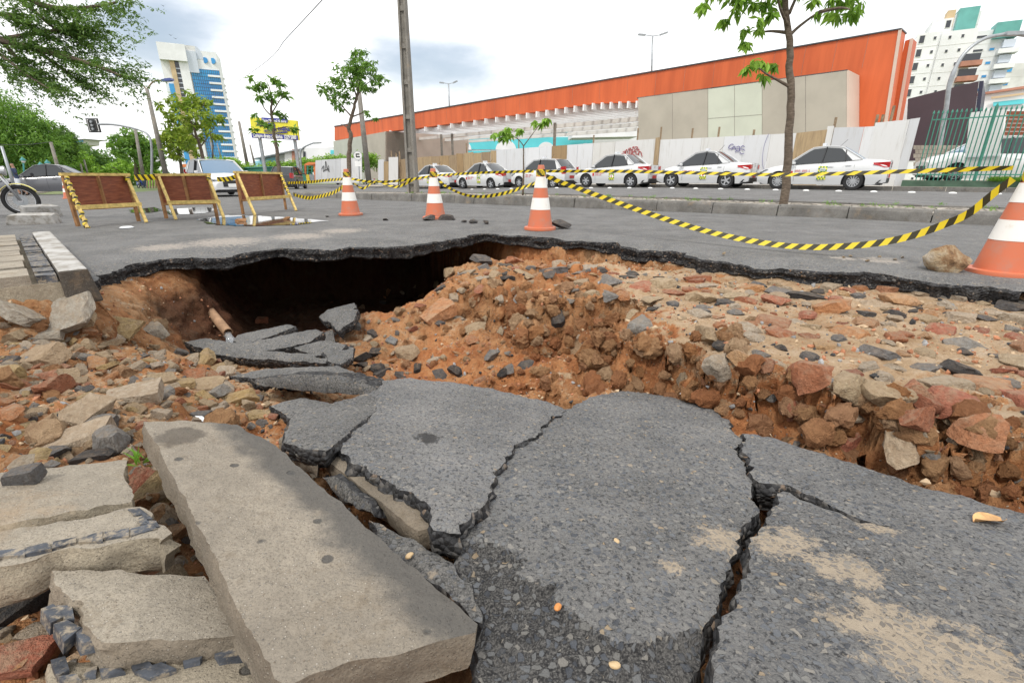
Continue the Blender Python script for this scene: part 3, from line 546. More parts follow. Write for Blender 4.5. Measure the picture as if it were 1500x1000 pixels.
def build_road():
    outer = [(-40, .5), (6.05, .5), (6.05, -80), (170, -80), (170, 70), (18.5, 70), (18.5, 8.85), (-40, 8.85)]
    ow = [tuple((S * a + T * b)[:2]) for a, b in outer]
    V = list(ow); E = [(i, (i + 1) % len(ow)) for i in range(len(ow))]; b0 = len(V); V += HOLE; n = len(HOLE); E += [(b0 + i, b0 + (i + 1) % n) for i in range(n)]
    pts = []
    for a in np.arange(-38, 168, 4.0):
        for b in np.arange(-78, 70, 6.0): p = S * a + T * b; pts.append((p.x, p.y))
    for x in np.arange(-5, 5, .12):
        for y in np.arange(2.6, 7.5, .12): pts.append((x, y))
    px = np.array([p[0] for p in pts]); py = np.array([p[1] for p in pts]); k = in_poly(px, py, ow) & ~in_poly(px, py, HOLE) & (dist_poly(px, py, HOLE) > .04)
    V += [p for p, q in zip(pts, k) if q]
    r = delaunay_2d_cdt([Vector(p) for p in V], E, [], 0, 1e-6)
    c = np.array([list(sum((r[0][i] for i in f), Vector((0, 0))) / 3) for f in r[2]])
    keep = in_poly(c[:, 0], c[:, 1], ow) & ~in_poly(c[:, 0], c[:, 1], HOLE)
    hx = np.array([p.x for p in r[0]]); hy = np.array([p.y for p in r[0]]); dd = dist_poly(hx, hy, rim_d)
    dz = -.035 * np.exp(-dd / .12) * (1 + 1.2 * perlin(hx * 3, hy * 3, 4)) + .004 * fbm(hx * 2, hy * 2, 3, 6)
    dz = np.where(dd < 1.5, dz, 0)
    m = MB(); m.add([(p.x, p.y, gz(p) + float(z)) for p, z in zip(r[0], dz)], [tuple(f) for f, q in zip(r[2], keep) if q], 0)
    # broken edge: rings going down and under
    P = [Vector(p) for p in rim_d]; nr = []
    for i in range(len(P)):
        d = P[min(i + 2, len(P) - 1)] - P[max(i - 2, 0)]; nr.append(Vector((-d.y, d.x)).normalized())
    # rim runs left to right along the far side: outward (under the road) is its left normal
    rings = []; L = np.arange(len(P)) * .03
    thick = .115 + .06 * fbm(L * 1.6, L * 0 + 3, 4, 15)
    zt = [-.035 * (1 + 1.2 * float(perlin(p.x * 3, p.y * 3, 4))) + .004 * float(fbm(p.x * 2, p.y * 2, 3, 6)) for p in P]
    for k, (o, f) in enumerate(((0, 0), (-.012, .12), (-.004, .35), (.012, .6), (.004, .85), (.03, 1.0), (.12, 1.06), (.6, 1.1), (2.0, 1.12))):
        row = []
        for i, p in enumerate(P):
            nz = .03 * float(fbm(L[i] * 8, k * 1.3, 3, 30)) if 0 < k < 7 else 0
            q = p + nr[i] * (o + nz); row.append((q.x, q.y, zt[i] - (thick[i] - .0) * f + (0.006 * float(perlin(L[i] * 20, k * 3.3, 55)) if k else 0)))
        rings.append(row)
    n = len(P); b = len(m.v)
    m.add(sum(rings, []), [(k * n + i, k * n + i + 1, (k + 1) * n + i + 1, (k + 1) * n + i) for k in range(len(rings) - 1) for i in range(n - 1)], 1)
    o = m.build('road', [MA['asphalt_road'], MA['asphalt_broken']], smooth=30); tag(o, kind='structure'); return o
build_road()
# ground sheet to the horizon, open where the hole is
def build_ground():
    m = MB(); a, b, c, d = (-4.05, 4.05, -1.85, 7.5); B = 2500; z = -1.6
    ring = [(a, c), (b, c), (b, 9.1), (a, 9.1)]; out = [(-B, -B), (B, -B), (B, B), (-B, B)]; mid = [(-300, -300), (300, -300), (300, 300), (-300, 300)]
    def zz(p): return min(-.16, gz(p[0], p[1]) - .16) if max(abs(p[0]), abs(p[1])) < 299 else -3.6
    vs = [(p[0], p[1], -.16) for p in ring] + [(p[0], p[1], -4.2) for p in mid] + [(p[0], p[1], -4.2) for p in out]
    m.add(vs, [(i, (i + 1) % 4, (i + 1) % 4 + 4, i + 4) for i in range(4)] + [(i + 4, (i + 1) % 4 + 4, (i + 1) % 4 + 8, i + 8) for i in range(4)])
    return tag(m.build('ground', MA['ground_far']), kind='structure')
build_ground()
def far_z(s, t): return max(.006, .1 * float(1 - sstep((s - 13) / 8)))
MA['asphalt_far'] = asphalt('asphalt_far', (0.11, 0.11, 0.112), chip=.5, scale=60, bump=.2)
tag(sheet('far_road', [(-40, 10.6), (20, 10.6), (60, 10.6), (60, 23.4), (-40, 23.4)], 0, MA['asphalt_far'], 3.0, far_z), kind='structure')
# median: kerb stones along both sides, cobbles between
def build_median():
    s0, s1 = -14.0, 18.0; root = tag(sheet('median', [(s0, 9.02), (s1, 9.02), (s1, 10.48), (s0, 10.48)], .145, MA['cobbles'], 1.0), kind='structure')
    rr = random.Random(3); s = s0
    while s < s1:
        L = min(rr.uniform(.95, 1.05) if rr.random() < .8 else rr.uniform(.6, .9), s1 - s); dz = rr.uniform(-.008, .012); dt = rr.uniform(-.012, .012); m = MB()
        prof = [(8.84, -.06), (8.865, .115), (8.885, .148), (9.03, .155), (9.03, -.06)]; g = .007
        A = [ST(s + g, t + dt, z + dz) for t, z in prof]; B = [ST(s + L - g, t + dt, z + dz) for t, z in prof]; n = len(prof)
        m.add(A + B, [tuple(range(n)), tuple(range(2 * n - 1, n - 1, -1))] + [(i, i + n, (i + 1) % n + n, (i + 1) % n) for i in range(n)])
        m.build('kerb_stone', MA['kerb_grey'], root); s += L
    s = s0
    while s < s1:
        m = MB(); L = min(1.0, s1 - s); z = .05
        m.hexa([ST(s + .006, 10.48, -.1), ST(s + L - .006, 10.48, -.1), ST(s + L - .006, 10.62, -.1), ST(s + .006, 10.62, -.1), ST(s + .006, 10.48, .15), ST(s + L - .006, 10.48, .15), ST(s + L - .006, 10.62, .15), ST(s + .006, 10.62, .15)]); m.build('kerb_stone', MA['kerb_grey'], root); s += 1.0
    m = MB()
    for k in range(9):
        a = -math.pi / 2 + math.pi * k / 8; m.v.append(tuple(ST(s1 + .75 * math.cos(a) , 9.75 + .88 * math.sin(a), .15))); 
    for k in range(9):
        a = -math.pi / 2 + math.pi * k / 8; m.v.append(tuple(ST(s1 + .75 * math.cos(a), 9.75 + .88 * math.sin(a), -.05)))
    m.f = [tuple(range(9))] + [(i, i + 1, i + 10, i + 9) for i in range(8)]; m.m = [0] * len(m.f); m.build('nose_kerb', MA['kerb_grey'], root)
build_median()
tag(sheet('far_pavement', [(-40, 23.2), (40, 23.2), (40, 60), (-40, 60)], .2, MA['pavement'], 3.0), kind='structure')
def far_kerb():
    m = MB(); s = -20.0; root = None
    while s < 32:
        m = MB(); m.hexa([ST(s + .01, 23.1, 0), ST(s + 1.49, 23.1, 0), ST(s + 1.49, 23.25, 0), ST(s + .01, 23.25, 0), ST(s + .01, 23.1, .21), ST(s + 1.49, 23.1, .21), ST(s + 1.49, 23.25, .21), ST(s + .01, 23.25, .21)])
        o = m.build('kerb_stone', MA['kerb_grey'], bpy.data.objects['far_pavement']); s += 1.5
far_kerb()
# pavement edge under the trees at the far left
pk = [(-30, 268), (60, 267), (128, 268), (128, 274), (60, 281), (-30, 287)]
def px_sheet(name, pix, z, mat, kind='structure', thick=None):
    m = MB(); P = [G(a, b, z) for a, b in pix]; n = len(P)
    if thick: m.prism([p for p in P], (0, 0, -thick))
    else: m.add(P, [tuple(range(n))])
    return tag(m.build(name, mat), kind=kind)
px_sheet('park_pavement', pk, .12, MA['pavement'], thick=.2)
# puddles
def puddle(pix, seed):
    P = [G(a, b, .0) for a, b in pix]; P2 = densify([(p.x, p.y) for p in P], .12, True, .1, seed); m = MB(); m.add([(x, y, gz(x, y) + .0075) for x, y in P2], [tuple(range(len(P2)))]); return tag(m.build('puddle', MA['puddle_water']), kind='structure')
puddle([(190, 308), (225, 304), (240, 308), (222, 312), (195, 312)], 1)
puddle([(240, 309), (262, 306), (296, 304), (322, 306), (300, 313), (250, 315)], 2)
puddle([(290, 322), (330, 316), (385, 317), (430, 320), (480, 324), (430, 330), (370, 332), (315, 330)], 3)
# yellow lines by the motorcycle
for a in ([(0, 322), (80, 321), (80, 323), (0, 325)], [(60, 338), (105, 333), (108, 336), (60, 342)]):
    pass
# the intact corner of the sidewalk
def build_sidewalk():
    P0 = Gf(106, 398, .13); S2 = Vector((-.72, .694, 0)); T2 = Vector((.694, .72, 0))
    def ST(s, t, z=0.0): p = P0 + S2 * (s - 3.44) + T2 * (t - .31); return Vector((p.x, p.y, z))
    rr = random.Random(11); s0, s1, z = 3.47, 6.05, .13
    m = MB(); m.hexa([ST(s0, -6, -.2), ST(s1, -6, -.2), ST(s1, .3, -.2), ST(s0, .3, -.2), ST(s0 + .0, -6, z - .05), ST(s1, -6, z - .05), ST(s1, .3, z - .05), ST(s0, .25, z - .05)])
    # its broken end shows mortar
    root = tag(m.build('sidewalk', MA['mortar']), kind='structure')
    n = 8; w = (s1 - s0) / n
    for i in range(n):
        a = s0 + i * w + rr.uniform(.0, .01); b = s0 + (i + 1) * w - .045; t = .145 + rr.uniform(-.008, .004)
        while t > -5.5:
            L = rr.uniform(.9, 1.1); dz = rr.uniform(-.004, .006); m = MB()
            lo, hi = t - L + .012, t
            m.hexa([ST(a, lo, z - .052), ST(b, lo, z - .052), ST(b, hi, z - .052), ST(a, hi, z - .052), ST(a, lo, z + dz), ST(b, lo, z + dz), ST(b, hi, z + dz), ST(a, hi, z + dz)]); m.build('paving_slab', MA['paving_concrete'], root)
            m = MB(); m.hexa([ST(b + .003, lo, z - .052), ST(b + .042, lo, z - .052), ST(b + .042, hi, z - .052), ST(b + .003, hi, z - .052), ST(b + .003, lo, z - .004), ST(b + .042, lo, z - .004), ST(b + .042, hi, z - .004), ST(b + .003, hi, z - .004)]); m.build('stone_strip', MA['black_stone'], root); t -= L
    # black stone mosaic against the kerb
    s = s0
    while s < s1 - .05:
        L = rr.uniform(.07, .14)
        for (ta, tb) in ((.165, .245),):
            m = MB(); e = rr.uniform(0, .02); z1 = z + rr.uniform(-.012, .002)
            m.hexa([ST(s + e, ta, z - .06), ST(s + L - .008, ta, z - .06), ST(s + L - .008 + e * .5, tb, z - .06), ST(s, tb, z - .06), ST(s + e, ta, z1), ST(s + L - .008, ta, z1), ST(s + L - .008 + e * .5, tb, z1), ST(s, tb, z1)]); m.build('mosaic_stone', MA['black_stone'], root)
        s += L
    # kerb stones, white on top; the last one ends in the hole
    s = s0 - .03
    for L in (.86, .9, .85):
        m = MB(); t0, t1 = .252, .375; g = .008; zb = -.05
        A = [ST(s + g, t0, zb), ST(s + L - g, t0, zb), ST(s + L - g, t1 + .03, zb), ST(s + g, t1 + .03, zb), ST(s + g, t0, z + .01), ST(s + L - g, t0, z + .01), ST(s + L - g, t1, z + .01), ST(s + g, t1, z + .01)]
        m.hexa(A); m.m[1] = 1; o = m.build('kerb_stone', [MA['concrete_wet'] if L == .86 else MA['kerb_grey'], MA['kerb_white']], root)
        md = o.modifiers.new('b', 'BEVEL'); md.width = .012; md.segments = 2; s += L
build_sidewalk()
# ------------------------------------------------------------------ broken slabs
def plane3(a):
    p = [Gf(*q) for q in a]; n = (p[1] - p[0]).cross(p[2] - p[0]).normalized()
    if n.z < 0: n = -n
    return p[0], n
def slab(name, pix, anch, thick, mats, label=None, cat=None, group=None, edge=.012, seed=1, step=.013, grid=.02, warp=.006, under=.03, parent=None, bevel=.5, micro=0.0, bend=None):
    p0, n = plane3(anch); W = [onPl(a, b, p0, n) for a, b in pix]
    u = Vector((1, 0, 0)); u = (u - n * u.dot(n)).normalized(); v = n.cross(u); o = sum(W, Vector()) / len(W)
    P = [((w - o).dot(u), (w - o).dot(v)) for w in W]
    ar = sum(P[i][0] * P[(i + 1) % len(P)][1] - P[(i + 1) % len(P)][0] * P[i][1] for i in range(len(P)))
    if ar < 0: P.reverse()
    B = densify(P, step, True, edge, seed); nb = len(B)
    xs = np.array([p[0] for p in B]); ys = np.array([p[1] for p in B])
    gxx, gyy = np.meshgrid(np.arange(xs.min(), xs.max(), grid), np.arange(ys.min(), ys.max(), grid)); rs = np.random.RandomState(seed)
    gxx = gxx + rs.uniform(-.3, .3, gxx.shape) * grid; gyy = gyy + rs.uniform(-.3, .3, gyy.shape) * grid
    k = in_poly(gxx, gyy, B) & (dist_poly(gxx, gyy, B) > grid * .55); I = list(zip(gxx[k], gyy[k]))
    r = delaunay_2d_cdt([Vector(p) for p in B + I], [(i, (i + 1) % nb) for i in range(nb)], [], 0, 1e-6)
    pts = [(p.x, p.y) for p in r[0]]; c = np.array([list(sum((r[0][i] for i in f), Vector((0, 0))) / 3) for f in r[2]]); kk = in_poly(c[:, 0], c[:, 1], B)
    X = np.array([p[0] for p in pts]); Y = np.array([p[1] for p in pts]); dB = dist_poly(X, Y, B)
    H = warp * fbm(X * 5, Y * 5, 3, seed) + .0045 * fbm(X * 28, Y * 28, 3, seed + 3) - bevel * .02 * np.exp(-dB / .018) * (.6 + .8 * np.abs(perlin(X * 9, Y * 9, seed + 5)))
    if micro: H = H + micro * (perlin(X * 62, Y * 62, seed + 9) + .7 * perlin(X * 120, Y * 120, seed + 11)) - micro * 2.2 * np.maximum(0, fbm(X * 16, Y * 16, 3, seed + 13) - .35)
    if bend:      # a broken margin that drops away below the worn surface
        Q = [onPl(a, b, p0, n) for a, b in bend]; Q = [((w - o).dot(u), (w - o).dot(v)) for w in Q]; Q = densify(Q, .02, True, .02, seed + 1); zi = in_poly(X, Y, Q); dz = dist_poly(X, Y, Q); H = H - np.where(zi, .014 * sstep(dz / .012) + .28 * np.maximum(0, dz - .01) + .008 * np.abs(perlin(X * 22, Y * 22, 3)) + .006 * perlin(X * 45, Y * 45, 5), 0); fi = in_poly(c[:, 0], c[:, 1], Q)
    vs = [o + u * x + v * y + n * h for x, y, h in zip(X, Y, H)]; m = MB(); m.add(vs, [tuple(f) for f, q in zip(r[2], kk) if q], 0)
    if bend: m.m = [2 if g else 0 for g, q in zip(fi, kk) if q]
    rings = [[vs[i] for i in range(nb)]]; Bv = [Vector(b) for b in B]; nr = []
    for i in range(nb):
        d = Bv[(i + 2) % nb] - Bv[i - 2]; nr.append(Vector((d.y, -d.x)).normalized() if d.length > 1e-9 else Vector((0, 0)))
    for kq, (of, f) in enumerate(((.004, .15), (.006, .35), (0, .6), (-.008, .85), (-under, 1.0))):
        row = []
        for i in range(nb):
            l = i * step; nz = edge * .9 * float(fbm(l * 14, kq * 2.1 + seed, 3, seed + 7)) ; q = Bv[i] + nr[i] * (of * bevel * 2 + nz); row.append(o + u * q.x + v * q.y + n * float(H[i]) - n * (thick * f * (1 + .12 * float(perlin(l * 3, seed, 8)))))
        rings.append(row)
    nk = len(rings); m.add(sum(rings[1:], []), [], 1); b0 = len(vs)
    def ix(k, i): return (i % nb) if k == 0 else b0 + (k - 1) * nb + (i % nb)
    fs = [(ix(k, i), ix(k + 1, i), ix(k + 1, i + 1), ix(k, i + 1)) for k in range(nk - 1) for i in range(nb)]; m.f += fs; m.m += [1] * len(fs)
    bp = [rings[-1][i] for i in range(nb)]; tri = tessellate_polygon([[Vector((Bv[i].x, Bv[i].y, 0)) for i in range(nb)]])
    m.f += [(ix(nk - 1, a), ix(nk - 1, b), ix(nk - 1, c_)) for a, b, c_ in tri]; m.m += [1] * len(tri)
    ob = m.build(name, mats, parent, smooth=40, origin=o if parent is None else None)
    if label: tag(ob, label, cat, group)
    return ob
def pin(a, px, py): p0, n = plane3(a); return tuple(onPl(px, py, p0, n))
aC = [(828, 598, -.30), (1085, 640, -.30), (850, 1000, -.06)]; aA = [(600, 552, -.30), (828, 598, -.29), (640, 770, -.07)]; aD = [(1090, 635, -.29), (1500, 745, -.22), (1060, 1000, -.05)]; aB = [(430, 607, -.15), (550, 580, -.22), (440, 650, -.09)]
asphalt('asphalt_A', (0.125, 0.124, 0.125), chip=.9, scale=95, stain=[(pin(aA, 625, 640), .055)], bump=.55)
asphalt('asphalt_C', (0.12, 0.12, 0.121), chip=1.0, scale=80, spots=[(pin(aC, 1062, 790), .07), (pin(aC, 985, 830), .03)], stain=[(pin(aC, 770, 870), .05)], bump=.75, chipmix=.85)
asphalt('asphalt_D', (0.115, 0.116, 0.119), chip=1.0, scale=80, spots=[(pin(aD, 1150, 795), .09), (pin(aD, 1230, 830), .075), (pin(aD, 1330, 935), .11), (pin(aD, 1430, 965), .09), (pin(aD, 1280, 770), .045)], bump=.75, chipmix=.85)
MA['asphalt_pile'] = asphalt('asphalt_pile', (0.09, 0.088, 0.085), chip=.7, scale=80, sand=.16, bump=.6)
AB = MA['asphalt_broken']
slab('asphalt_slab', [(545, 575), (560, 556), (600, 552), (660, 558), (740, 572), (800, 585), (828, 597), (792, 627), (747, 660), (729, 681), (724, 707), (702, 739), (672, 777), (640, 768), (628, 740), (590, 715), (550, 690), (500, 660), (492, 648), (520, 625), (543, 600)], aA, .075, [MA['asphalt_A'], AB], 'broken grey asphalt slab with a black tar stain, propped on concrete kerb pieces', 'asphalt slab', seed=2, edge=.026, grid=.011, micro=.003)
asphalt('asphalt_edge', (0.03, 0.029, 0.03), chip=1.0, scale=70, bump=1.0, chipmix=.85)
slab('asphalt_slab', [(829, 599), (865, 579), (920, 570), (975, 578), (1030, 592), (1070, 615), (1084, 641), (1077, 661), (1101, 696), (1107, 735), (1091, 775), (1073, 830), (1060, 868), (1041, 910), (1034, 955), (1002, 995), (950, 1030), (860, 1090), (735, 1090), (714, 985), (706, 915), (702, 885), (674, 852), (668, 812), (675, 780), (705, 742), (727, 708), (732, 682), (750, 662), (795, 629)], aC, .085, [MA['asphalt_C'], AB, MA['asphalt_edge']], 'big upturned asphalt slab with coarse blue grey chippings and a rounded far edge', 'asphalt slab', seed=4, edge=.026, grid=.0075, micro=.0032, bend=[(655, 790), (690, 788), (722, 793), (768, 815), (750, 846), (818, 853), (814, 872), (850, 902), (900, 938), (950, 946), (1000, 930), (1045, 905), (1100, 1000), (1000, 1200), (600, 1200), (600, 800)])
slab('asphalt_slab', [(1087, 633), (1130, 639), (1200, 661), (1300, 693), (1400, 721), (1500, 746), (1720, 800), (1900, 960), (1800, 1250), (1200, 1250), (1075, 1060), (1052, 990), (1042, 950), (1056, 914), (1086, 887), (1082, 862), (1096, 830), (1111, 774), (1126, 739), (1150, 717), (1232, 748), (1310, 768), (1235, 744), (1153, 708), (1112, 700), (1094, 662)], aD, .085, [MA['asphalt_D'], AB], 'cracked asphalt slab dusted with pale sand, beside the clay cliff', 'asphalt slab', seed=6, edge=.024, grid=.0095, micro=.0032)
slab('asphalt_slab', [(415, 630), (430, 607), (480, 590), (540, 572), (556, 580), (548, 600), (520, 624), (498, 640), (480, 658), (440, 652), (418, 640)], aB, .06, [MA['asphalt_pile'], AB], 'small triangular asphalt slab resting on a short kerb piece', 'asphalt slab', seed=8, edge=.014)
PILE = [([(372, 556), (430, 548), (500, 551), (564, 571), (552, 580), (480, 576), (420, 570), (374, 564)], [(372, 556, -.34), (564, 571, -.27), (420, 572, -.36)], .17, 'thick asphalt slab with a clay underside jutting over a dark gap'),
        ([(335, 549), (390, 538), (440, 536), (494, 534), (542, 552), (500, 551), (440, 549), (380, 552)], [(335, 549, -.40), (542, 552, -.34), (440, 536, -.38)], .09, 'long thin asphalt slab under the thick one at the mouth of the cavity'),
        ([(306, 515), (370, 511), (440, 516), (478, 525), (476, 531), (420, 527), (350, 523), (318, 519)], [(306, 515, -.44), (478, 525, -.42), (350, 511, -.42)], .1, 'narrow asphalt slab bridging the rubble below the pipe'),
        ([(268, 499), (300, 494), (355, 503), (400, 492), (462, 480), (474, 485), (452, 500), (400, 511), (350, 517), (300, 511)], [(268, 499, -.46), (474, 485, -.42), (350, 517, -.48)], .08, 'large dusty asphalt slab lying flat in front of the pipe'),
        ([(340, 497), (348, 489), (420, 474), (434, 477), (400, 490), (352, 504)], [(340, 497, -.47), (434, 477, -.44), (352, 504, -.47)], .08, 'asphalt strip with red clods on it, beside the running water'),
        ([(468, 462), (480, 452), (518, 442), (522, 448), (500, 462), (474, 470)], [(468, 462, -.42), (518, 442, -.34), (474, 470, -.43)], .09, 'tilted asphalt chunk at the edge of the dark cavity'),
        ([(474, 512), (492, 500), (520, 508), (516, 520), (500, 532), (480, 528)], [(474, 512, -.42), (520, 508, -.44), (500, 532, -.42)], .06, 'dark asphalt chunk wedged at the foot of the clay mound'),
        ([(470, 700), (485, 692), (540, 742), (544, 754), (520, 748), (485, 716)], [(470, 700, -.15), (540, 742, -.12), (485, 716, -.15)], .05, 'dark asphalt splinter lying along the tipped kerb stone'),
        ([(540, 757), (575, 768), (640, 805), (690, 850), (706, 905), (690, 900), (650, 858), (600, 822), (552, 782)], [(540, 757, -.14), (706, 905, -.1), (600, 822, -.12)], .06, 'long crumbled asphalt strip between the kerb stone and the big slab')]
for i, (px, an, th, lab) in enumerate(PILE): slab('asphalt_slab', px, an, th, [MA['asphalt_pile'], AB], lab, 'asphalt slab', seed=20 + i, edge=.013, step=.014)
# kerb pieces
cf = MATS['conc_fn']
aK = [(210, 616, .02), (404, 651, -.03), (405, 990, .02)]
e0, e1 = pin(aK, 404, 651), pin(aK, 700, 912)
cf('kerb_fallen', (0.36, 0.312, 0.25), .3, 1.0, stain=[(pin(aK, 262, 638), .06)], edge=(e0, e1, .07)); CS = MATS['concrete_side']
slab('fallen_kerb_stone', [(210, 616), (280, 616), (347, 621), (404, 651), (470, 712), (560, 790), (640, 860), (700, 912), (697, 926), (600, 948), (500, 972), (420, 1002), (402, 992), (350, 890), (280, 745)], aK, .065, [MATS['kerb_fallen'], CS], 'long pale concrete kerb stone tipped flat, stained black along one edge', 'kerb stone', seed=40, edge=.008, warp=.002, bevel=.1, under=.0, grid=.011, micro=.002)
slab('kerb_fragment', [(470, 662), (490, 652), (560, 697), (630, 745), (632, 770), (612, 776), (560, 735), (500, 690)], [(470, 662, -.15), (490, 652, -.15), (612, 776, -.12)], .07, [CS, CS], 'broken concrete kerb length under the stained asphalt slab', 'kerb stone', seed=41, edge=.006, bevel=.3)
slab('kerb_fragment', [(408, 640), (420, 632), (470, 655), (466, 672), (440, 662)], [(408, 640, -.15), (470, 655, -.14), (420, 632, -.16)], .06, [CS, CS], 'short concrete kerb end under the triangular asphalt slab', 'kerb stone', seed=42, edge=.006, bevel=.3)
# sunken sidewalk slabs with black mosaic stones
PC = MATS['paving_concrete']; MO = MATS['mortar']; BS = MATS['black_stone']
a1 = [(0, 690, .0), (185, 673, -.03), (190, 735, .0)]
slab('sidewalk_slab', [(-60, 700), (0, 692), (100, 680), (183, 673), (192, 735), (100, 750), (0, 768), (-60, 780)], a1, .05, [PC, MO], 'sunken beige sidewalk slab with a grey stone lying on it', 'paving slab', seed=50, edge=.014, bevel=.12, grid=.014, micro=.002)
a2 = [(0, 775, .02), (185, 742, -.0), (235, 775, .0)]
s2 = slab('sidewalk_slab', [(-60, 790), (0, 778), (100, 760), (186, 744), (205, 742), (250, 778), (240, 790), (200, 788), (100, 802), (0, 826), (-60, 840)], a2, .075, [PC, MO], 'tilted sidewalk slab edged with a line of black stones and thick tan mortar', 'paving slab', seed=51, edge=.02, bevel=.15, grid=.014, micro=.0015)
a3 = [(75, 835, -.01), (295, 845, -.05), (140, 940, .0)]
s3 = slab('sidewalk_slab', [(76, 836), (150, 834), (295, 846), (330, 880), (356, 931), (250, 938), (165, 942), (140, 932), (112, 880)], a3, .05, [PC, CS], 'trapezoid sidewalk slab leaning against the fallen kerb stone', 'paving slab', seed=52, edge=.014, bevel=.12, grid=.012, micro=.002)
a4 = [(70, 975, -.05), (360, 945, -.06), (380, 1010, -.04)]
s4 = slab('mosaic_slab', [(70, 966), (150, 955), (250, 948), (360, 940), (395, 990), (400, 1060), (80, 1060)], a4, .05, [MO, MO], 'mortar bed set with scattered black stones, in front of the leaning slab', 'paving slab', seed=53, edge=.01)
def tess(parent, anch, quads, lift=.003, seed=0):
    p0, n = plane3(anch)
    for i, qd in enumerate(quads):
        rr = random.Random(seed * 100 + i); P = [onPl(a + rr.uniform(-3.5, 3.5), b + rr.uniform(-2.5, 2.5), p0, n) for a, b in qd]; m = MB(); m.prism([p + n * (lift + .004 * rr.random()) for p in P], n * -.02); o = m.build('mosaic_stone', BS); o.parent = parent; o.matrix_parent_inverse = Matrix.Translation(-parent.location)
def strip(x0, y0, x1, y1, h, n, skip=()):
    out = []
    for i in range(n):
        if i in skip: continue
        f0, f1 = i / n, (i + .93) / n; xa, ya, xb, yb = x0 + (x1 - x0) * f0, y0 + (y1 - y0) * f0, x0 + (x1 - x0) * f1, y0 + (y1 - y0) * f1; out.append([(xa, ya), (xb, yb), (xb + 3, yb + h), (xa, ya + h)])
    return out
tess(s2, a2, strip(-40, 816, 228, 766, 11, 7), lift=.001, seed=1)
tess(s2, a2, [[(190, 748), (203, 746), (212, 754), (200, 757)], [(205, 746), (214, 752), (222, 760), (213, 760)], [(200, 759), (212, 758), (218, 765), (206, 768)], [(216, 763), (228, 766), (232, 772), (220, 772)]], lift=.001, seed=2)
tess(s3, a3, [[(60, 880), (82, 872), (96, 888), (75, 900)], [(84, 872), (106, 876), (112, 892), (98, 892)], [(76, 902), (98, 894), (122, 910), (96, 925)], [(112, 905), (132, 903), (142, 926), (120, 928)]], lift=-.015, seed=3)
tess(s4, a4, [[(76, 972), (94, 966), (100, 984), (80, 992)], [(84, 996), (110, 990), (118, 1000), (90, 1006)], [(142, 978), (168, 974), (184, 990), (150, 996)], [(190, 970), (212, 966), (222, 980), (196, 984)], [(200, 990), (240, 976), (258, 984), (220, 1000)], [(226, 964), (250, 966), (240, 972), (228, 970)], [(268, 966), (300, 962), (296, 974), (272, 976)], [(306, 952), (352, 946), (360, 966), (320, 972)], [(126, 984), (140, 980), (140, 994), (124, 998)]], lift=.003, seed=4)

# ------------------------------------------------------------------ stones
def rock_mesh(name, seed, shape=(1, 1, 1), cuts=9, boxy=False, rough=.09, sub=3, lo=.5, hi=.85):
    rs = np.random.RandomState(seed); bm = bmesh.new(); bmesh.ops.create_icosphere(bm, subdivisions=sub, radius=1.0)
    V = np.array([v.co[:] for v in bm.verts]) * 1.25
    pl = []
    if boxy:
        for a in range(3):
            for s in (-1, 1):
                nrm = np.zeros(3); nrm[a] = s; nrm = nrm + rs.uniform(-.16, .16, 3); pl.append((nrm / np.linalg.norm(nrm), rs.uniform(.6, .75)))
    for _ in range(cuts):
        nrm = rs.normal(size=3); pl.append((nrm / np.linalg.norm(nrm), rs.uniform(lo, hi)))
    for _ in range(2):
        for nrm, d in pl: V -= np.maximum(0, V @ nrm - d)[:, None] * nrm
    for i, v in enumerate(bm.verts):
        k = 1 + rough * mnoise.fractal(Vector(V[i]) * 3 + Vector((seed, 0, 0)), 1, 2, 3); v.co = Vector(V[i] * k) 
    mx = np.abs(np.array([v.co[:] for v in bm.verts])).max(0)
    for v in bm.verts: v.co = Vector((v.co.x / mx[0] * shape[0], v.co.y / mx[1] * shape[1], v.co.z / mx[2] * shape[2])) * .5
    me = bpy.data.meshes.new(name); bm.to_mesh(me); bm.free(); return me
ROCK = [rock_mesh('rock', 100 + i, (1, R.uniform(.65, 1), R.uniform(.45, .8)), cuts=10) for i in range(14)]
FLAT = [rock_mesh('flat_stone', 200 + i, (1, R.uniform(.6, .95), R.uniform(.3, .5)), cuts=9, boxy=(i % 2 == 0)) for i in range(12)]
BLOCK = [rock_mesh('block', 300 + i, (1, R.uniform(.55, .85), R.uniform(.3, .5)), cuts=4, boxy=True, rough=.06, lo=.62, hi=.95, sub=3) for i in range(12)]
for me in ROCK + FLAT: smooth_angle(me, 30)
for me in BLOCK: smooth_angle(me, 20)
_mm = {}
def with_mat(me, mname):
    k = (me.name, mname)
    if k not in _mm: c = me.copy(); c.materials.clear(); c.materials.append(MATS[mname]); _mm[k] = c
    return _mm[k]
def put_rock(me, mname, p, size, rz, tilt=None, sink=.3, name='rock', sc=(1, 1, 1), parent=None):
    o = link(name, with_mat(me, mname), parent); n = tilt if tilt is not None else Vector((0, 0, 1))
    q = n.to_track_quat('Z', 'Y'); o.rotation_mode = 'QUATERNION'; o.rotation_quaternion = q @ Matrix.Rotation(rz, 4, 'Z').to_quaternion(); o.scale = (size * sc[0], size * sc[1], size * sc[2])
    h = max(v.co.z for v in me.vertices) * size * sc[2]; o.location = Vector(p) + n * h * (1 - 2 * sink); return o
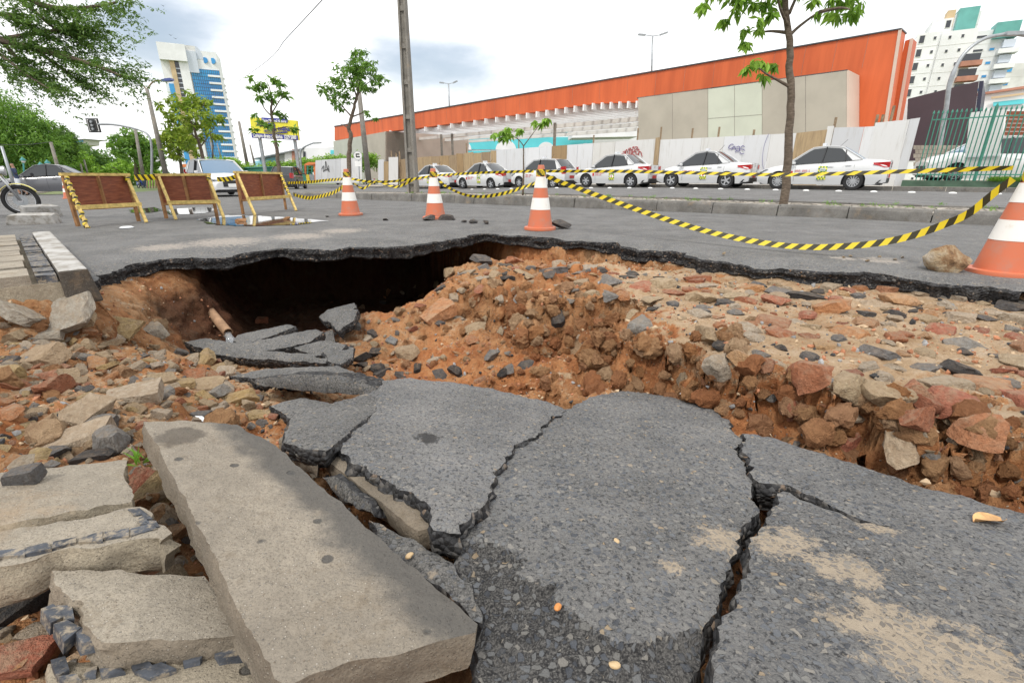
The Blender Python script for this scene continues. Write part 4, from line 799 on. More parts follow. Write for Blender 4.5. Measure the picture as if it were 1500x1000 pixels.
def terrace_stones():
    rr = random.Random(5); got = []; poly = [tuple(Gf(a, b, -.17)[:2]) for a, b in [(600, 415), (700, 376), (760, 372), (860, 388), (960, 410), (1100, 420), (1300, 432), (1500, 445), (1620, 450), (1700, 560), (1600, 640), (1480, 608), (1300, 580), (1150, 545), (1040, 515), (1000, 485), (930, 460), (850, 445), (760, 425), (680, 430)]]
    xs = [p[0] for p in poly]; ys = [p[1] for p in poly]; tries = 0
    while len(got) < 280 and tries < 14000:
        tries += 1; x = rr.uniform(min(xs), max(xs)); y = rr.uniform(min(ys), max(ys))
        if not in_poly(np.array([x]), np.array([y]), poly)[0]: continue
        sz = rr.choice((.08, .1, .13, .16, .2, .24)) * rr.uniform(.8, 1.2) * (1.0 if y > 2 else .9)
        if tries > 7000: sz = rr.uniform(.035, .07)
        if any((x - a) ** 2 + (y - b) ** 2 < (.40 * (sz + c)) ** 2 for a, b, c in got): continue
        got.append((x, y, sz)); z = soil_z(x, y); k = rr.random(); mn = 'stone_rust' if k < .36 else 'stone_buff' if k < .74 else 'stone_grey' if k < .88 else 'stone_black'
        n = (soil_n(x, y) + Vector((rr.uniform(-.12, .12), rr.uniform(-.12, .12), .8))).normalized()
        put_rock(rr.choice(FLAT), mn, (x, y, z), sz, rr.uniform(0, 6.28), n, rr.uniform(.36, .5), 'stone', (1, 1, rr.uniform(.7, 1.1)), SOIL)
terrace_stones()
# stones standing out of the faces of the mound
FACE = [(1050, 545, .11, 'stone_buff', 0), (1090, 530, .1, 'stone_rust', .8), (1035, 500, .13, 'stone_buff', 1), (1015, 580, .09, 'stone_rust', .5), (1190, 640, .06, 'stone_black', 0), (1230, 655, .13, 'stone_rust', .2), (1310, 660, .16, 'stone_buff', 0), (1120, 540, .07, 'stone_rust', .4), (1190, 558, .13, 'stone_rust', 0), (1240, 572, .12, 'stone_buff', 0), (1300, 580, .13, 'stone_buff', .2), (1345, 590, .1, 'stone_rust', 0), (1400, 600, .14, 'stone_rust', .1), (940, 480, .14, 'stone_grey', 0), (880, 470, .07, 'stone_rust', 0), (690, 500, .08, 'stone_rust', 0), (600, 525, .13, 'stone_buff', .3), (635, 530, .1, 'stone_buff', .1), (575, 530, .08, 'stone_rust', 0), (605, 485, .06, 'stone_rust', 0), (668, 548, .1, 'stone_black', .4), (540, 500, .1, 'stone_buff', 0), (515, 470, .1, 'stone_rust', 0), (500, 478, .08, 'stone_rust', .3), (560, 445, .09, 'stone_black', 0), (530, 452, .08, 'stone_buff', 0), (590, 430, .09, 'stone_buff', 0), (610, 420, .1, 'stone_buff', .4), (640, 418, .12, 'stone_buff', .2), (660, 405, .12, 'stone_buff', .3), (530, 540, .1, 'stone_black', 0), (555, 545, .08, 'stone_black', 0), (700, 560, .08, 'stone_rust', 0), (1000, 560, .06, 'stone_buff', .3), (1340, 620, .1, 'stone_rust', .2), (1430, 640, .12, 'stone_rust', .2), (1160, 600, .1, 'stone_rust', 0), (1060, 600, .07, 'stone_rust', .2), (770, 540, .09, 'stone_black', 0), (735, 550, .07, 'stone_black', 0), (720, 525, .1, 'stone_grey', 0)]
for i, (a, b, sz, mn, tl) in enumerate(FACE):
    p = hit(a, b); rr = random.Random(i); n = (soil_n(p.x, p.y) * .6 + Vector((rr.uniform(-.5, .5), rr.uniform(-.4, .2), .6))).normalized(); put_rock(rr.choice(ROCK), mn, p, sz * 1.35, rr.uniform(0, 6), n, .2, 'stone', (1, 1, 1), SOIL)
# named blocks of the rubble heap at the left
HEAP = [(22, 458, .26, .13, .06, 'c', .9, (.5, .3, .8), 'pale concrete paving length leaning below the broken sidewalk'), (95, 462, .28, .22, .07, 'c', .3, (.1, -.75, .65), 'ragged concrete slab standing upright under the white kerb'), (60, 492, .19, .13, .05, 'c', .2, (.1, -.3, 1), 'small grey concrete piece between two leaning slabs'),
        (175, 480, .27, .16, .05, 'o', -.35, (.1, -.55, .8), 'yellow ochre stone slab leaning on the rubble heap'), (228, 487, .22, .12, .09, 'c', -.2, (-.1, -.2, 1), 'squared grey kerb block next to the ochre slab'), (65, 530, .2, .14, .08, 'b', .5, (-.3, -.4, 1), 'striped orange and black paving fragment on the heap'), (125, 470, .12, .1, .06, 'b', .3, (0, -.5, 1), 'tan block below the upright concrete slab'),
        (300, 532, .16, .12, .07, 'o', 1.2, (-.3, -.6, .8), 'yellow ochre block standing beside the asphalt slabs'), (322, 545, .1, .07, .06, 'o', .4, (.2, -.3, 1), 'little ochre stone next to the standing ochre block'), (340, 590, .22, .08, .06, 'o', .45, (.1, -.4, 1), 'narrow ochre bar lying in front of the dark gap'), (300, 570, .2, .12, .05, 'b', .3, (0, -.3, 1), 'flat tan stone lying among the clods'),
        (200, 582, .19, .1, .06, 'b', .3, (0, -.4, 1), 'long weathered sandstone block in the rubble'), (135, 610, .14, .1, .08, 'b', .9, (.2, -.4, 1), 'chunky pale sandstone block near the sunken slab'), (150, 625, .09, .07, .06, 'g', .8, (.2, -.3, 1), 'dark grey cube stone near the sunken slab'), (240, 580, .08, .06, .04, 'g', .5, (.1, -.2, 1), 'blue grey stone chip on the long sandstone block'),
        (120, 655, .18, .12, .09, 'b', .4, (0, -.3, 1), 'rough tan lump beside the black paving stones'), (165, 655, .09, .08, .08, 'g', .2, (0, 0, 1), 'squarish grey stone set beside the fallen kerb end'), (38, 706, .062, .045, .035, 'g', .3, (0, 0, 1), 'grey stone lying alone on the sunken slab'), (15, 535, .1, .07, .05, 'k', 0, (0, -.2, 1), 'black stone cube at the foot of the leaning paving length'), (90, 665, .08, .06, .03, 'k', .3, (0, 0, 1), 'flat black paving stone in the clay'), (140, 668, .1, .06, .02, 'k', .3, (0, 0, 1), 'flat black paving stone by the rough tan lump'),
        (385, 470, .13, .1, .07, 'r', .3, (0, -.2, 1), 'red clay lump sitting on the asphalt strip'), (205, 720, .12, .08, .04, 'r', .7, (.5, -.4, .7), 'reddish flat stone squeezed beside the fallen kerb stone'), (230, 725, .14, .1, .05, 'o', .6, (.4, -.5, .7), 'ochre flat stone under the fallen kerb stone'), (40, 885, .12, .07, .05, 'k', .7, (.1, -.2, 1), 'broken black stone beside the trapezoid slab'), (10, 860, .1, .08, .08, 'b', .4, (0, 0, 1), 'tan mortar lump in the orange clay'), (15, 970, .1, .06, .03, 'r', .2, (0, 0, 1), 'red brick shard in the clay'), (245, 900, .07, .05, .04, 'k', .2, (0, 0, 1), 'dark chip between the two sidewalk slabs')]
MN = {'c': 'stone_concrete', 'o': 'stone_ochre', 'b': 'stone_buff', 'g': 'stone_grey', 'k': 'stone_black', 'r': 'stone_rust'}
MATS['stone_concrete'] = rand_mat('stone_concrete', [(0, (0.36, 0.33, 0.28)), (1, (0.46, 0.43, 0.37))], streak=.3, grain=24)
for i, (a, b, L, Wd, H, k, rz, n, lab) in enumerate(HEAP):
    p = hit(a, b); me = BLOCK[i % len(BLOCK)]; mx = [max(v.co[j] for v in me.vertices) * 2 for j in range(3)]
    if i == 17: p = onPl(a, b, *plane3(a1))
    o = put_rock(me, MN[k], p, 1, rz, Vector(n).normalized(), .3 if i != 17 else .03, 'rubble_block', (L / mx[0], Wd / mx[1], H / mx[2])); tag(o, lab, 'stone')
# loose rubble: look-alikes by kind
KIND = {'stone_buff': ('tan sandstone fragment in the rubble heap', 'tan rubble fragments'), 'stone_grey': ('grey stone chip in the rubble heap', 'grey rubble chips'), 'stone_rust': ('reddish stone lump in the rubble heap', 'reddish rubble lumps'), 'stone_ochre': ('ochre stone fragment in the rubble heap', 'ochre rubble fragments')}
def scatter():
    rr = random.Random(9); reg = [(0, 470), (110, 480), (210, 505), (300, 520), (350, 540), (400, 600), (400, 640), (340, 622), (215, 612), (200, 668), (0, 690)]
    xs = [p[0] for p in reg]; ys = [p[1] for p in reg]; got = []; t = 0
    while len(got) < 400 and t < 9000:
        t += 1; a, b = rr.uniform(0, 400), rr.uniform(470, 690)
        if not in_poly(np.array([a]), np.array([b]), reg)[0]: continue
        p = hit(a, b); sz = rr.choice((.025, .03, .04, .05, .07, .1)) * rr.uniform(.8, 1.25)
        if any((p.x - x) ** 2 + (p.y - y) ** 2 < (.31 * (sz + s)) ** 2 for x, y, s in got): continue
        got.append((p.x, p.y, sz)); k = rr.random(); mn = 'stone_buff' if k < .56 else 'stone_grey' if k < .66 else 'stone_rust' if k < .88 else 'stone_ochre'
        n = Vector((rr.uniform(-.6, .6), rr.uniform(-.6, .4), 1)).normalized(); o = put_rock(rr.choice(BLOCK if rr.random() < .6 else ROCK), mn, p, sz, rr.uniform(0, 6.28), n, .25, 'rubble_stone', (1, 1, rr.uniform(.8, 1.3))); sw = 'large ' if sz > .085 else 'small ' if sz < .042 else ''; wh = 'below the broken sidewalk' if a < 200 and b < 560 else 'beside the asphalt pile' if b < 560 else 'behind the sunken sidewalk slab' if a < 200 else 'behind the fallen kerb stone'; lb = sw + KIND[mn][0].split(' in the')[0] + ' in the rubble ' + wh; tag(o, lb, 'stone', lb)
    # the clefts between slabs and around the fallen kerb
    for (x0, y0, x1, y1, cnt, reg2) in ((195, 680, 260, 800, 26, 0), (0, 850, 110, 1000, 30, 0), (220, 790, 340, 870, 20, 0), (470, 440, 600, 560, 60, 0), (560, 480, 760, 570, 45, 0), (380, 560, 470, 640, 22, 0), (980, 560, 1480, 730, 80, 0)):
        for _ in range(cnt):
            a, b = rr.uniform(x0, x1), rr.uniform(y0, y1); p = hit(a, b); sz = rr.choice((.025, .035, .05, .07)) * rr.uniform(.8, 1.2); k = rr.random(); mn = 'stone_buff' if k < .4 else 'stone_grey' if k < .6 else 'stone_rust'
            n = Vector((rr.uniform(-.5, .5), rr.uniform(-.5, .3), 1)).normalized()
            o = put_rock(rr.choice(ROCK), mn, p, sz, rr.uniform(0, 6), n, .3, 'stone', (1, 1, 1), SOIL)
scatter()
# asphalt lumps at the foot of the mound and in the mouth of the cavity
LUMP = [(480, 505, .2), (505, 515, .16), (530, 528, .17), (498, 540, .13), (552, 518, .12), (560, 548, .14), (520, 480, .13), (590, 552, .1), (545, 490, .1), (455, 545, .13), (612, 540, .09), (645, 552, .1), (500, 462, .17), (478, 470, .15), (470, 525, .14), (575, 500, .09)]
for i, (a, b, sz) in enumerate(LUMP):
    rr = random.Random(60 + i); p = hit(a, b); tag(put_rock(BLOCK[(i * 5) % len(BLOCK)], 'stone_black' if i % 3 else 'asphalt_pile', p, sz, rr.uniform(0, 6), Vector((rr.uniform(-.7, .7), rr.uniform(-.8, .2), 1)).normalized(), .2, 'asphalt_lump', (1, 1, rr.uniform(.6, 1))), 'dark asphalt lump at the foot of the clay mound', 'asphalt lump', 'asphalt lumps at the foot of the mound')
for i, (px, an, th, lab) in enumerate([([(395, 592), (440, 580), (490, 590), (470, 606), (430, 612)], [(395, 592, -.33), (490, 590, -.31), (430, 612, -.3)], .07, 'small asphalt plate in the dark gap beside the triangular slab'), ([(480, 468), (500, 452), (524, 452), (516, 470), (494, 484)], [(480, 468, -.42), (524, 452, -.36), (494, 484, -.45)], .08, 'steep asphalt plate leaning against the rocky mound'), ([(430, 508), (470, 497), (505, 503), (498, 515), (455, 520)], [(430, 508, -.46), (505, 503, -.4), (455, 520, -.47)], .08, 'asphalt plate overlapping the dusty slab below the pipe')]): slab('asphalt_slab', px, an, th, [MA['asphalt_pile'], AB], lab, 'asphalt slab', seed=80 + i, edge=.014, step=.014)
# clods of clay that make up the broken faces
q = NT('clod_clay'); v = q.obj(); oi = q.n('ShaderNodeObjectInfo'); w_ = q.n('ShaderNodeVectorMath', operation='ADD'); q.l(v, w_.inputs[0]); q.l(oi.outputs['Location'], w_.inputs[1]); n = q.noise(w_.outputs[0], 3, 7, .72)
b = q.ramp(oi.outputs['Random'], [(0, (.52, .24, .1)), (.3, (.6, .36, .19)), (.55, (.48, .2, .09)), (.8, (.64, .45, .28)), (1, (.56, .3, .15))]); MATS['clod_clay'] = q.fin(q.mixc(q.mr(n, .4, .65), q.mixc(.4, b, (.24, .11, .055)), b), .95, q.bump(n, 1.0, .12), spec=.1)
CLOD = [rock_mesh('clod', 700 + i, (1, R.uniform(.7, 1), R.uniform(.6, .9)), cuts=6, rough=.3, lo=.6, hi=1.0) for i in range(8)]
for me in CLOD: smooth_angle(me, 40)
def clods():
    rr = random.Random(31); n = 0
    for (x0, y0, x1, y1, cnt) in ((560, 420, 860, 570, 70), (860, 470, 1100, 600, 70), (740, 425, 900, 530, 100), (1080, 540, 1500, 740, 110), (0, 470, 330, 680, 22)):
        for _ in range(cnt):
            a, b = rr.uniform(x0, x1), rr.uniform(y0, y1)
            if x0 == 1080 and not (535 + (a - 1080) * .16 < b < 650 + (a - 1080) * .24): continue
            p = hit(a, b); sz = rr.choice((.04, .055, .07, .1, .14)) * rr.uniform(.8, 1.2); nn = (soil_n(p.x, p.y) + Vector((rr.uniform(-.4, .4), rr.uniform(-.4, .4), .3))).normalized(); put_rock(rr.choice(CLOD), 'clod_clay', p, sz, rr.uniform(0, 6), nn, rr.uniform(.3, .45), 'clod', (1, 1, 1), SOIL)
clods()
# gravel and crumbs nobody could count
def gravel():
    rs = np.random.RandomState(4); base = rock_mesh('grain', 900, (1, .8, .7), 6, sub=1); bv = np.array([v.co[:] for v in base.vertices]); bf = np.array([p.vertices[:] for p in base.polygons]); V = []; F = []; c = 0; mi = []
    N = 9000; x = rs.uniform(-3, 3.2, N * 3); y = rs.uniform(.35, 5.3, N * 3); ok = in_poly(x, y, HOLE) & (rs.rand(N * 3) < np.clip(1.6 / y, .25, 1)); x = x[ok][:N]; y = y[ok][:N]
    for a, b in zip(x, y):
        s = rs.choice((.006, .009, .012, .018, .026) if a < .5 or rs.rand() < .92 else (.03, .038)) * rs.uniform(.8, 1.2); A = rs.normal(size=(3, 3)); Q, _ = np.linalg.qr(A); V.append((bv @ Q.T) * s + np.array([a, b, soil_z(a, b) + s * .15])); F.append(bf + c); c += len(bv); mi += [rs.choice(4, p=(.42, .36, .12, .1))] * len(bf)
    bpy.data.meshes.remove(base)
    o = np_mesh('gravel', np.concatenate(V), np.concatenate(F), [plain('grain_rust', (.36, .16, .085), .9, .4, 3, objspace=False), plain('grain_tan', (.42, .31, .2), .9, .35, 3, objspace=False), plain('grain_grey', (.25, .25, .25), .9, .4, 3, objspace=False), plain('grain_black', (.04, .04, .042), .8, .4, 3, objspace=False)], midx=mi)
    tag(o, 'loose gravel and clay crumbs strewn over the dug soil', 'gravel', kind='stuff')
gravel()
# ------------------------------------------------------------------ lettering
def text_mesh(txt, size, extrude=.002, bold=0.0, shear=0.0, sx=1.0):
    cu = bpy.data.curves.new('t', 'FONT'); cu.body = txt; cu.size = size; cu.extrude = extrude; cu.offset = bold; cu.shear = shear; cu.align_x = 'CENTER'; cu.align_y = 'CENTER'; cu.resolution_u = 2
    o = bpy.data.objects.new('t', cu); COL.objects.link(o); dg = bpy.context.evaluated_depsgraph_get(); me = bpy.data.meshes.new_from_object(o.evaluated_get(dg)); bpy.data.objects.remove(o); bpy.data.curves.remove(cu)
    if sx != 1: me.transform(Matrix.Scale(sx, 4, (1, 0, 0)))
    return me
def put_text(name, txt, size, mat, origin, xdir, up, parent=None, extrude=.002, bold=0.0, sx=1.0, shear=0):
    me = text_mesh(txt, size, extrude, bold, shear, sx); me.materials.clear(); me.materials.append(mat); x = Vector(xdir).normalized(); u = Vector(up); u = (u - x * u.dot(x)).normalized(); n = x.cross(u)
    me.transform(Matrix.Translation(Vector(origin)) @ Matrix((x, u, n)).transposed().to_4x4()); return link(name, me, parent)
def ribbon(name, pts, w, mat, parent=None, wdir=None, L0=0.0, twist=None):
    # a strip with its length as texture coordinate
    pts = [Vector(p) for p in pts]; m = MB(); uvs = []; L = L0
    for i, p in enumerate(pts):
        if i: L += (p - pts[i - 1]).length
        d = (pts[min(i + 1, len(pts) - 1)] - pts[max(i - 1, 0)]).normalized(); up = Vector(wdir) if wdir is not None else Vector((0, 0, 1)); up = (up - d * up.dot(d)).normalized()
        if twist: a = twist(i / (len(pts) - 1)); up = Matrix.Rotation(a, 3, d) @ up
        m.v += [tuple(p - up * w / 2), tuple(p + up * w / 2)]; uvs += [(L, 0), (L, 1)]
    n = len(pts); m.f = [(2 * i, 2 * i + 1, 2 * i + 3, 2 * i + 2) for i in range(n - 1)]; m.m = [0] * (n - 1); o = m.build(name, mat, parent, smooth=True, fix=False)
    uv = o.data.uv_layers.new(name='UVMap')
    for lp in o.data.loops: uv.data[lp.index].uv = uvs[lp.vertex_index]
    return o
def spline(P, k=8):
    P = [Vector(p) for p in P]; out = []
    for i in range(len(P) - 1):
        a, b, c, d = P[max(i - 1, 0)], P[i], P[i + 1], P[min(i + 2, len(P) - 1)]
        for j in range(k):
            t = j / k; out.append(.5 * ((2 * b) + (c - a) * t + (2 * a - 5 * b + 4 * c - d) * t * t + (3 * b - a - 3 * c + d) * t ** 3))
    return out + [P[-1]]
TP = MATS['tape']
# ------------------------------------------------------------------ cones
def make_cone(pos, label, hgt=.68, tape=True, lean=0.0, rz=0.0):
    r = empty('traffic_cone', pos, rz, label, 'traffic cone', 'orange and white traffic cones')
    def rad(z): return .155 + (.036 - .155) * (z / .68)
    def seg(a, b, e=0.0): k = 6; return [(rad(a + (b - a) * i / k) + e, a + (b - a) * i / k) for i in range(k + 1)]
    MB().lathe([(.19, 0), (.192, .012), (.188, .03), (.165, .036), (.155, .03)], 32).build('base', MA['cone_orange'], r, smooth=40)
    MB().lathe(seg(.02, .68) + [(.03, .685), (.022, .68)], 32, cap=True).build('body', MA['cone_orange'], r, smooth=40)
    MB().lathe(seg(.22, .345, .0025), 32, cap=False).build('white_band', MA['cone_white'], r, smooth=True)
    MB().lathe(seg(.45, .565, .0025), 32, cap=False).build('white_band', MA['cone_white'], r, smooth=True)
    if tape:
        pts = [Vector((math.cos(a) * (rad(.6) + .006 + .004 * math.sin(a * 3)), math.sin(a) * (rad(.6) + .006), .6 + .012 * math.sin(a * .7))) for a in np.linspace(0, 4 * math.pi, 40)]
        ribbon('tape_wrap', pts, .06, TP, r)
    r.scale = (1, 1, hgt / .68); return r
CN = [G(514, 315), G(638, 320), G(791, 336), Gf(1466, 401, -.01), G(101, 291)]
make_cone(CN[0], 'small striped cone between the taped barricade and the concrete utility pole', .70)
make_cone(CN[1], 'striped cone standing on two black asphalt lumps in front of the utility pole', .70)
make_cone(CN[2], 'striped cone at the very lip of the hole in front of the sapling', .72)
make_cone(CN[3], 'large scuffed striped cone beside the brown boulder', .70)
make_cone(CN[4], 'orange cone half hidden behind the plywood barricade nearest the motorcycle', .75, tape=False)
# ------------------------------------------------------------------ barricades
def barricade(R1, R2, F1, F2, h, label, wrap):
    R1, R2, F1, F2 = (G(*p) for p in (R1, R2, F1, F2)); root = empty('barricade', (R1 + R2) / 2, 0, label, 'barricade', 'plywood barricades across the road'); o = root.location.copy()
    T1 = R1 + Vector((0, 0, h)); T2 = R2 + Vector((0, 0, h)); fw = ((F1 - R1) + (F2 - R2)) / 2; f = fw.normalized() * .02; ln = (R2 - R1).normalized()
    def bd(m, n, mat): return m.build(n, mat, root)
    L = lambda p: p - o
    lb, lw, pw = MA['lath_brown'], MA['lath'], MA['plywood']
    for a, t in ((R1, T1), (R2, T2)): bd(MB().bar(L(a), L(t), .03, .045), 'rear_leg', lb)
    p0, p1 = R1.lerp(T1, .34), R2.lerp(T2, .34); m = MB(); e = fw.normalized() * .012
    m.hexa([L(p0 - e), L(p1 - e), L(p1 - e * .2), L(p0 - e * .2), L(T1 - e), L(T2 - e), L(T2 - e * .2), L(T1 - e * .2)]); bd(m, 'plywood_panel', pw)
    bd(MB().bar(L(T1 - ln * .03 + Vector((0, 0, .01))), L(T2 + ln * .03 + Vector((0, 0, .01))), .05, .035), 'top_rail', lw)
    bd(MB().bar(L(p0 + f * .6), L(p1 + f * .6), .025, .035), 'bottom_batten', lb)
    mt, mb = (T1 + T2) / 2 + f * .5, (p0 + p1) / 2 + f * .5; bd(MB().bar(L(mb), L(mt), .04, .022), 'centre_batten', lb)
    A1, A2 = T1 + f * 1.6 + ln * .02 - Vector((0, 0, .02)), T2 + f * 1.6 - ln * .02 - Vector((0, 0, .02))
    for a, t in ((F1, A1), (F2, A2)): bd(MB().bar(L(a), L(t), .034, .04), 'front_leg', lw)
    c1, c2 = F1.lerp(A1, .40) + f, F2.lerp(A2, .40) + f; bd(MB().bar(L(c1 - ln * .03), L(c2 + ln * .03), .022, .05), 'cross_rail', lw)
    for (leg, lo, hi, turns) in wrap:
        a, t = ((F1, A1), (F2, A2), (R1, T1))[leg]; d = (t - a); x = ln; y = d.normalized().cross(x); pts = []
        for k in range(int(turns * 10) + 1):
            q = k / (turns * 10); an = q * turns * 6.283; pts.append(L(a + d * (lo + (hi - lo) * q) + (x * math.cos(an) + y * math.sin(an)) * .032))
        ribbon('tape_wrap', pts, .035, TP, root, wdir=tuple(d))
    return T1, T2
B1 = barricade((114.7, 331.3), (203.5, 324), (128, 334), (214.6, 326), .62, 'reddish plywood barricade with hazard tape wound down one leg', [(0, .35, .98, 5), (0, 0, .3, 2), (1, .9, 1, 1.5)])
B2 = barricade((244, 320), (318, 318), (258, 322), (328, 319.5), .62, 'plywood barricade standing beside puddles, between two other barricades', [(1, .88, 1, 1.5)])
B3 = barricade((356.4, 314), (419, 307), (373.7, 315.8), (434, 309), .66, 'plywood barricade tied with tape to the first traffic cone', [(1, .6, .98, 4), (1, .4, .6, 2)])
# ------------------------------------------------------------------ hazard tapes
def tape(pix, P, Q, label, w=.07, tw=0.0):
    P, Q = Vector(P), Vector(Q); d = Q - P; n = Vector((-d.y, d.x, 0)).normalized(); pts = spline([onPl(a, b, P, n) for a, b in pix], 7); ph = R.random() * 6
    o = ribbon('hazard_tape', pts, w, TP, twist=(lambda f: tw * math.sin(f * 5 + ph)) if tw else None); return tag(o, label, 'hazard tape')
tape([(1484, 262), (1455, 284), (1420, 312), (1385, 328), (1330, 347), (1270, 358), (1190, 362), (1120, 356), (1040, 340), (960, 316), (880, 288), (830, 270), (800, 258)], CN[3], CN[2], 'slack yellow and black tape sagging from the big cone to the hole edge cone', .05, .55)
tape([(1484, 246), (1420, 248), (1330, 251), (1150, 256), (1000, 253), (900, 251), (800, 251)], CN[3], CN[2], 'taut yellow and black tape stretched level in front of the taxis', .03, .5)
tape([(784, 268), (762, 276), (735, 284), (705, 288), (680, 285), (655, 274), (643, 264)], CN[2], CN[1], 'sagging tape loop between the hole edge cone and the cone on asphalt lumps', .042, .5)
tape([(782, 251), (740, 252), (690, 254), (640, 257)], CN[2], CN[1], 'taut tape from the hole edge cone to the cone on asphalt lumps', .032, .4)
tape([(633, 258), (600, 263), (570, 266), (540, 266), (515, 262)], CN[1], CN[0], 'taut tape between the two cones before the utility pole', .035, .5)
tape([(604, 264), (592, 270), (580, 274), (565, 270), (552, 265), (540, 272), (530, 276), (518, 268)], CN[1], CN[0], 'loose tape end drooping between the two cones before the utility pole', .035, .9)
tape([(506, 270), (496, 278), (483, 284), (456, 290), (440, 288), (430, 285)], CN[0], G(434, 309), 'sagging tape from the barricade leg to the first cone', .06, .3)
tape([(508, 262), (480, 264), (450, 267), (421, 268)], CN[0], B3[1], 'level tape from the first cone to the barricade top', .045, .2)
tape([(197, 260), (216, 260), (237, 258)], B1[1], B2[0], 'short tape between the wrapped barricade and the puddle barricade', .08, 0)
tape([(318, 263), (335, 262), (351, 257)], B2[1], B3[0], 'short tape between the puddle barricade and the cone side barricade', .07, 0)
# ------------------------------------------------------------------ small things on the road
def rock_thing(px, py, L, Wd, H, mn, rz, lab, cat='stone', name='rock', z=0.0, tilt=(0, 0, 1), sink=.08, i=0):
    p = G(px, py, z); me = ROCK[i % len(ROCK)]; mx = [max(v.co[j] for v in me.vertices) * 2 for j in range(3)]
    return tag(put_rock(me, mn, p, 1, rz, Vector(tilt).normalized(), sink, name, (L / mx[0], Wd / mx[1], H / mx[2])), lab, cat)
q = NT('stone_boulder'); v = q.obj(); n = q.noise(v, 3, 6, .7); n2 = q.noise(v, 9, 6, .7); MATS['stone_boulder'] = q.fin(q.ramp(n, [(.32, (.12, .07, .04)), (.45, (.34, .2, .1)), (.55, (.5, .38, .24)), (.7, (.62, .54, .44))]), .9, q.bump(n2, 1.0, .05))
rock_thing(1390, 396, .31, .2, .19, 'stone_boulder', .1, 'brown and cream boulder beside the large scuffed cone', 'boulder', 'boulder', i=3)
rock_thing(629, 323, .19, .14, .09, 'stone_black', .2, 'black asphalt lump under the near side of the cone', 'asphalt lump', 'asphalt_lump', i=1)
rock_thing(655, 322, .26, .14, .08, 'stone_black', .1, 'long black asphalt lump beside the cone on lumps', 'asphalt lump', 'asphalt_lump', i=5)
rock_thing(822, 335, .25, .15, .12, 'stone_black', .4, 'crumpled black asphalt lump next to the hole edge cone', 'asphalt lump', 'asphalt_lump', i=8)
for i, (a, b, s) in enumerate(((680, 326, .1), (695, 327, .16), (712, 328, .12), (565, 323, .09), (480, 318, .06))): rock_thing(a, b, s, s * .6, s * .4, 'stone_black', i, ['small tar crumb on the road near the cone on lumps', 'flat tar crumb on the road before the median', 'tar crumb near the corner of the hole', 'lone pebble of asphalt between two cones', 'small black chip past the puddle'][i], 'asphalt lump', 'asphalt_crumb', i=i + 2)
for i, (a, b) in enumerate(((1236, 378), (1246, 376), (1288, 377), (1310, 381), (1322, 378), (1060, 372), (1270, 383))): tag(rock_thing(a, b, .03, .025, .018, 'stone_buff', i, 'pebble on the road near the boulder', 'pebble', 'pebble', i=i), group='pebbles near the boulder')
def concrete_block(pix_c, L, Wd, H, rz, label, seed):
    p = G(*pix_c); me = rock_mesh('concrete_block', seed, (1, 1, 1), 5, True, .02, 3, .8, 1.1); me.materials.append(MATS['kerb_white']); smooth_angle(me, 35); o = link('concrete_block', me); o.location = p + Vector((0, 0, H * .42)); o.scale = (L, Wd, H); o.rotation_euler = (.05, .03, rz); return tag(o, label, 'concrete block')
concrete_block((50, 328), .62, .28, .16, .25, 'weathered whitish concrete block lying in front of the motorcycle wheel', 71)
concrete_block((62, 318), .5, .22, .22, 1.2, 'weathered whitish concrete block with faint lettering behind the motorcycle wheel', 72)
def leaf_thing(px, py, an, L, Wd, mat, rz, lab):
    p = pin(an, px, py); m = MB(); N = 8
    for i in range(N + 1):
        f = i / N; w = Wd * math.sin(math.pi * min(1, f * .92 + .06)) ** .8; z = .004 * math.sin(f * 4) + .007; m.v += [(f * L - L / 2, -w / 2, z + .006), (f * L - L / 2, 0, z - .004), (f * L - L / 2, w / 2, z + .01)]
    for i in range(N):
        for k in range(2): a = 3 * i + k; m.f.append((a, a + 1, a + 4, a + 3)); m.m.append(0)
    o = m.build('fallen_leaf', mat, smooth=True, fix=False); n = plane3(an)[1]; o.rotation_mode = 'QUATERNION'; o.rotation_quaternion = n.to_track_quat('Z', 'Y') @ Matrix.Rotation(rz, 4, 'Z').to_quaternion(); o.location = Vector(p); return tag(o, lab, 'leaf')
leaf_thing(1447, 766, aD, .08, .05, MA['dry_leaf'], .35, 'dry tan leaf lying on the sand dusted asphalt slab')
pl = hit(1412, 622); o = leaf_thing(1412, 622, [(1400, 640, pl.z), (1430, 640, pl.z + .02), (1412, 600, pl.z + .05)], .05, .028, MA['fresh_leaf'], .2, 'yellow and red leaf stuck to the clay cliff'); o.location = pl + Vector((0, -.012, .012))
def pebble(px, py, an, L, mat, lab, i):
    me = rock_mesh('pebble', 500 + i, (1, .7, .5), 3, lo=.85, hi=1.1); me.materials.append(mat); me.shade_smooth(); o = link('pebble', me); o.location = Vector(pin(an, px, py)) + Vector((0, 0, L * .15)); o.scale = (L,) * 3; o.rotation_euler = (0, 0, i); return tag(o, lab, 'pebble')
pebble(817, 890, aC, .017, MA['pebble_orange'], 'orange pebble on the big chippings slab', 1); pebble(903, 793, aC, .016, MA['pebble_tan'], 'cream pebble in the middle of the big chippings slab', 2); pebble(900, 975, aC, .018, MA['pebble_tan'], 'pale pebble at the dark near edge of the big chippings slab', 3); pebble(600, 815, PILE[8][1], .02, MA['pebble_tan'], 'tan pebble on the crumbled asphalt strip', 4)
MB().lathe([(.001, .02), (.05, .024), (.075, .012), (.06, .0)], 12, G(186, 334.5)).build('paper_cup_lid', MA['paper_white']); tag(bpy.data.objects['paper_cup_lid'], 'crumpled white paper plate on the road before the barricade', 'litter')
